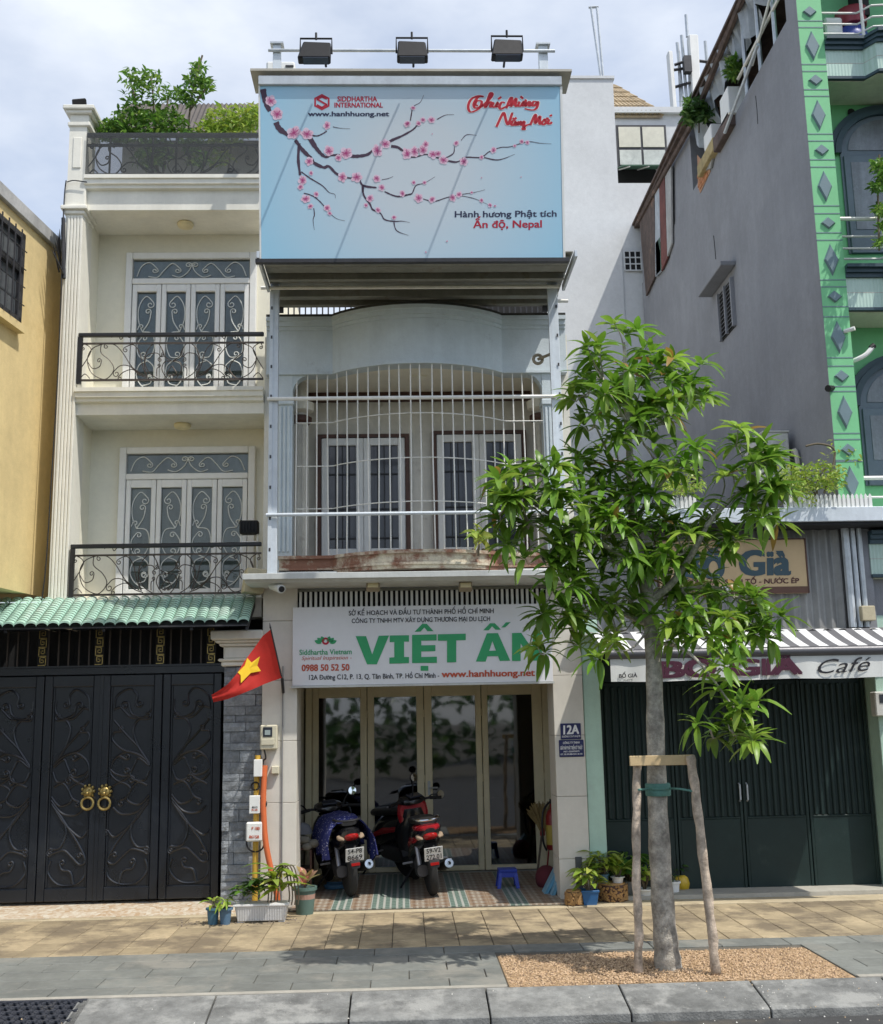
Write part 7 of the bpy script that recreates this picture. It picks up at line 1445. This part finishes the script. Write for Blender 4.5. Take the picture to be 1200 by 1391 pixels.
for cx_, cy_, r in clumps:
    n_ = max(2, int((r/21.0)**2*1.6)); d0 = near_limb((cx_, cy_)); rz_ = r/170.0
    for k in range(n_):
        a = rn.uniform(0, 2*pi); rr_ = r*.72*sqrt(rn.random()); px, py = cx_+cos(a)*rr_, cy_+sin(a)*rr_; dep = d0+rn.uniform(-1, 1)*max(.16, rz_*.9)
        c = tp(px, py, dep); hub = tp(cx_, cy_+r*.25, d0); ax = (c-hub); ax = (ax.normalized()*.7+V((rn.uniform(-.4, .4), rn.uniform(-.5, .3), .75))).normalized()
        if rn.random() < .75: tw.tube([hub, hub.lerp(c, .55)+V((0, 0, -.03)), c], [.008, .006, .004], 5)
        nl = rn.randint(8, 12); R = frame(ax); a0 = rn.uniform(0, 6); pal = rn.choice(PAL['tree']); bright = rn.uniform(.85, 1.25)
        for i in range(nl):
            th = a0+i*2.4; el = rn.uniform(.05, .75) if i < nl-2 else rn.uniform(.9, 1.3); d = R @ V((cos(th)*cos(el), sin(el), sin(th)*cos(el)))
            q = jit(pal, .12); q = (q[0]*bright, q[1]*bright, q[2]*bright)
            if rn.random() < .02: q = (.36, .22, .05)
            leaves.append((c+d*.012, d, rn.uniform(.15, .225)*(.7 if el > .9 else 1), rn.uniform(.046, .062), rn.uniform(.2, .9), q, rn.uniform(-.35, .35)))
obj('twig', tw, m_trunk, tree, kind='stuff')
leaves.sort(key=lambda q: q[0].y)
LV = []
for k in range(10):
    b = B(); vs, fs = leaf_local(.2, .052, .15+.08*k); b.add(vs, fs, jit(PAL['tree'][k % 5], .08)); me = b.mesh('leaf', norm=False, smooth='all'); me.materials.append(m_leaf); LV.append(me)
for (p, d, L_, w, dr, q, ro) in leaves[:290]:
    o = bpy.data.objects.new('leaf', rn.choice(LV)); COL.objects.link(o); o.parent = tree; o.matrix_parent_inverse = wmat(tree).inverted()
    o.matrix_basis = Matrix.Translation(p) @ (frame(d) @ Matrix.Rotation(ro, 3, 'Y') @ Matrix.Diagonal((w/.052, L_/.2, L_/.2))).to_4x4()
b = B()
for (p, d, L_, w, dr, q, ro) in leaves[290:]: add_leaf(b, p, d, L_, w, dr, q, ro)
obj('crown', b, m_leaf, tree, norm=False, smooth='all', kind='stuff')
# stakes and cross piece
m_stk = M('rough_pole_bark', (.54, .44, .34), .9, .5, 8, .8, 40, dirt=(.16, .11, .08), damt=.25, dscale=9); m_plank = M('new_pine_board', (.62, .46, .25), .7, .12, 5, .15)
zcb = tp(900, 1032).z
def stake(pts, r, lab, d):
    P_ = cr([tp(x, y, d) for x, y in pts], 5); P_ = [p+V((.003*sin(i*1.7), .003*sin(i*2.3), 0)) for i, p in enumerate(P_)]
    return tag(obj('tree_stake', B().tube(P_, [r*(1+.10*sin(i*2.1)) for i in range(len(P_))], 10), m_stk, None, smooth='all'), lab, 'stake')
stake([(866, 1027), (865, 1100), (865, 1200), (868, 1260), (867, 1326)], .032, 'left bark covered stake beside the street tree trunk', -.14); stake([(938, 1027), (945, 1075), (955, 1160), (967, 1260), (973, 1326)], .035, 'right leaning wooden stake beside the street tree trunk', -.24)
a, b_ = tp(858, 1033, -.27), tp(946, 1033, -.27); tag(obj('stake_board', B().box(a.x, b_.x, YTr-.215, YTr-.19, (a.z+b_.z)/2-.04, (a.z+b_.z)/2+.035), m_plank, None, bev=.004), 'pale pine board nailed across the tree stakes', 'board')
m_tie = M('green_tie_cloth', (.10, .24, .20), .8, .2, 10, .2); pts = [tp(868, 1073, -.2)]+[tp(893, 1071, 0)+V((.10*cos(a), .10*sin(a), 0)) for a in [-2.6, -2.1, -1.6, -1.1, -.6]]+[tp(925, 1072, -.2), tp(947, 1076, -.26)]
tt = T('tree_tie', 'green cloth tie binding the trunk to the stakes', 'tie', tp(893, 1073)); obj('band', B().lathe([(.093, -.05), (.099, -.04), (.099, .035), (.093, .045)], tp(894, 1072), 16), m_tie, tt, smooth=True); obj('cord', B().tube(cr(pts, 4), .009, 6), m_tie, tt)

# ================================================================== bushes on roofs
def bush(name, label, centre_px, Y, blobs, n, Ls, pal, stems=(), cat='shrub'):
    c = at(*centre_px, Y); t = T(name, label, cat, c); b = B(); sb = B()
    for (x, y, r, k) in blobs:
        for i in range(int(n*k)):
            a = rn.uniform(0, 2*pi); rr_ = r*sqrt(rn.random()); p = at(x+cos(a)*rr_, y+sin(a)*rr_*.85, Y+rn.uniform(-.28, .28)); d = V((rn.uniform(-1, 1), rn.uniform(-1, .6), rn.uniform(-.5, 1))); L_ = Ls*rn.uniform(.6, 1.3); add_leaf(b, p, d, L_, L_*.42, rn.uniform(.1, .9), jit(rn.choice(PAL[pal]), .25), rn.uniform(-1, 1), n=3)
    for s_ in stems: sb.tube(cr([at(x, y, Y+.02) for x, y in s_], 4), .012, 6)
    obj('foliage', b, m_leaf, t, norm=False, smooth='all', kind='stuff')
    if stems: obj('stem', sb, m_bark, t)
    return t
bush('roof_shrub', 'large leafy shrub on the cream house roof behind the net', (215, 235), .55, [(175, 165, 24, 1), (205, 175, 28, 1), (160, 180, 22, .8), (215, 205, 22, .7), (230, 165, 20, .6), (190, 130, 22, .35), (180, 105, 16, .2), (205, 110, 18, .22), (230, 130, 18, .2), (200, 215, 18, .4), (260, 190, 18, .5), (142, 178, 16, .5), (270, 215, 14, .3)], 420, .075, 'green', [[(215, 235), (200, 190), (185, 140), (175, 100)], [(215, 235), (210, 180), (208, 130), (205, 105)], [(222, 235), (226, 180), (228, 130)]])
bush('roof_shrub', 'tall sparse shrub spike at the middle of the cream roof', (262, 230), .6, [(270, 92, 11, .22), (262, 112, 12, .25), (275, 118, 14, .25), (255, 135, 12, .25), (245, 128, 10, .15), (282, 112, 8, .12)], 330, .08, 'green', [[(255, 200), (258, 150), (265, 110), (275, 75)], [(258, 150), (280, 120), (290, 108)]])
bush('roof_shrub', 'low pale green shrub at the right of the cream roof', (320, 230), .6, [(300, 165, 24, .9), (330, 165, 24, .9), (345, 155, 14, .5), (285, 178, 18, .6), (318, 180, 24, .8), (300, 215, 16, .3)], 330, .075, 'lime', [[(310, 235), (315, 190), (320, 160)]])
bush('canopy_shrub', 'airy shrub in the right picket planter on the canopy', (1120, 668), -.2, [(1115, 645, 24, 1), (1095, 650, 22, .9), (1080, 662, 18, .7), (1130, 655, 16, .7), (1070, 645, 14, .4), (1140, 640, 10, .15), (1100, 680, 14, .3), (1160, 620, 10, .06), (1130, 610, 14, .06)], 260, .055, 'lime', [[(1110, 675), (1112, 650), (1125, 630)], [(1110, 675), (1095, 650), (1085, 640)], [(1120, 670), (1135, 615), (1115, 603), (1095, 606)]])
bush('canopy_shrub', 'small pale shrub in the left picket planter behind the tree', (925, 670), -.2, [(925, 660, 16, .7), (905, 655, 12, .4), (940, 640, 12, .2), (950, 660, 10, .2)], 240, .055, 'lime', [[(925, 675), (930, 655), (940, 640)]])
bush('wall_shrub', 'green shrub growing on the top of the grey side wall', (955, 165), 4.0, [(945, 145, 14, 1), (958, 155, 12, .7), (938, 160, 8, .5)], 320, .12, 'dark', [[(950, 180), (950, 150)]]); bush('wall_shrub', 'green shrub among tarpaulins on the grey house roof', (1000, 85), 2.6, [(1000, 85, 12, .8), (1012, 75, 12, .6), (995, 98, 7, .5)], 320, .10, 'green', [[(1003, 100), (1003, 75)]])
bush('balcony_creeper', 'leafy creeper climbing the railing of the green house balcony', (1195, 260), -.3, [(1195, 225, 8, 1), (1192, 255, 7, 1), (1197, 285, 8, .9), (1200, 240, 8, .8), (1194, 330, 5, .4), (1198, 310, 5, .4)], 120, .08, 'green', [[(1195, 340), (1193, 260), (1195, 210)]], 'creeper')
bush('balcony_plant', 'small yellowish plant on the balcony slab at the cage', (652, 740), -.22, [(652, 725, 9, 1), (658, 735, 6, .4)], 30, .13, 'lime', [[(650, 755), (652, 728)]], 'plant')
# ================================================================== opposite side of the street, seen mirrored in the glass
b = B()
for k in range(26):
    x0 = -26+k*2.1+rn.uniform(-.6, .6); hh = rn.uniform(3.0, 6.5); yy = -25+rn.uniform(-1.5, 1.5)
    for i in range(240):
        p = V((x0+rn.gauss(0, 1.2), yy+rn.gauss(0, .8), .1+hh*rn.random()**1.1)); add_leaf(b, p, (rn.uniform(-1, 1), rn.uniform(-1, 1), rn.uniform(-.3, 1)), rn.uniform(.35, .6), .3, .5, jit(rn.choice(PAL['dark']), .2), rn.uniform(-1, 1), n=2)
o = obj('far_trees', b, m_leaf, None, norm=False, kind='stuff'); o['label'] = 'row of trees across the street'; o['category'] = 'trees'
for (x, w, h, lab) in ((-14, 5, 9, 'pale block across the street'), (6, 4, 13, 'tall block across the street')):
    t = T('far_building', lab+' mirrored in the shop glass', 'building', (x, -40, -.3)); obj('wall', B().box(x, x+w, -46, -40, -.3, h), m_wb, t)
    for i in range(int(w)):
        for j in range(int(h/2.6)): obj('window', B().box(x+.3+i, x+.8+i, -39.99, -39.95, .8+j*2.6, 2+j*2.6), m_wing, t)
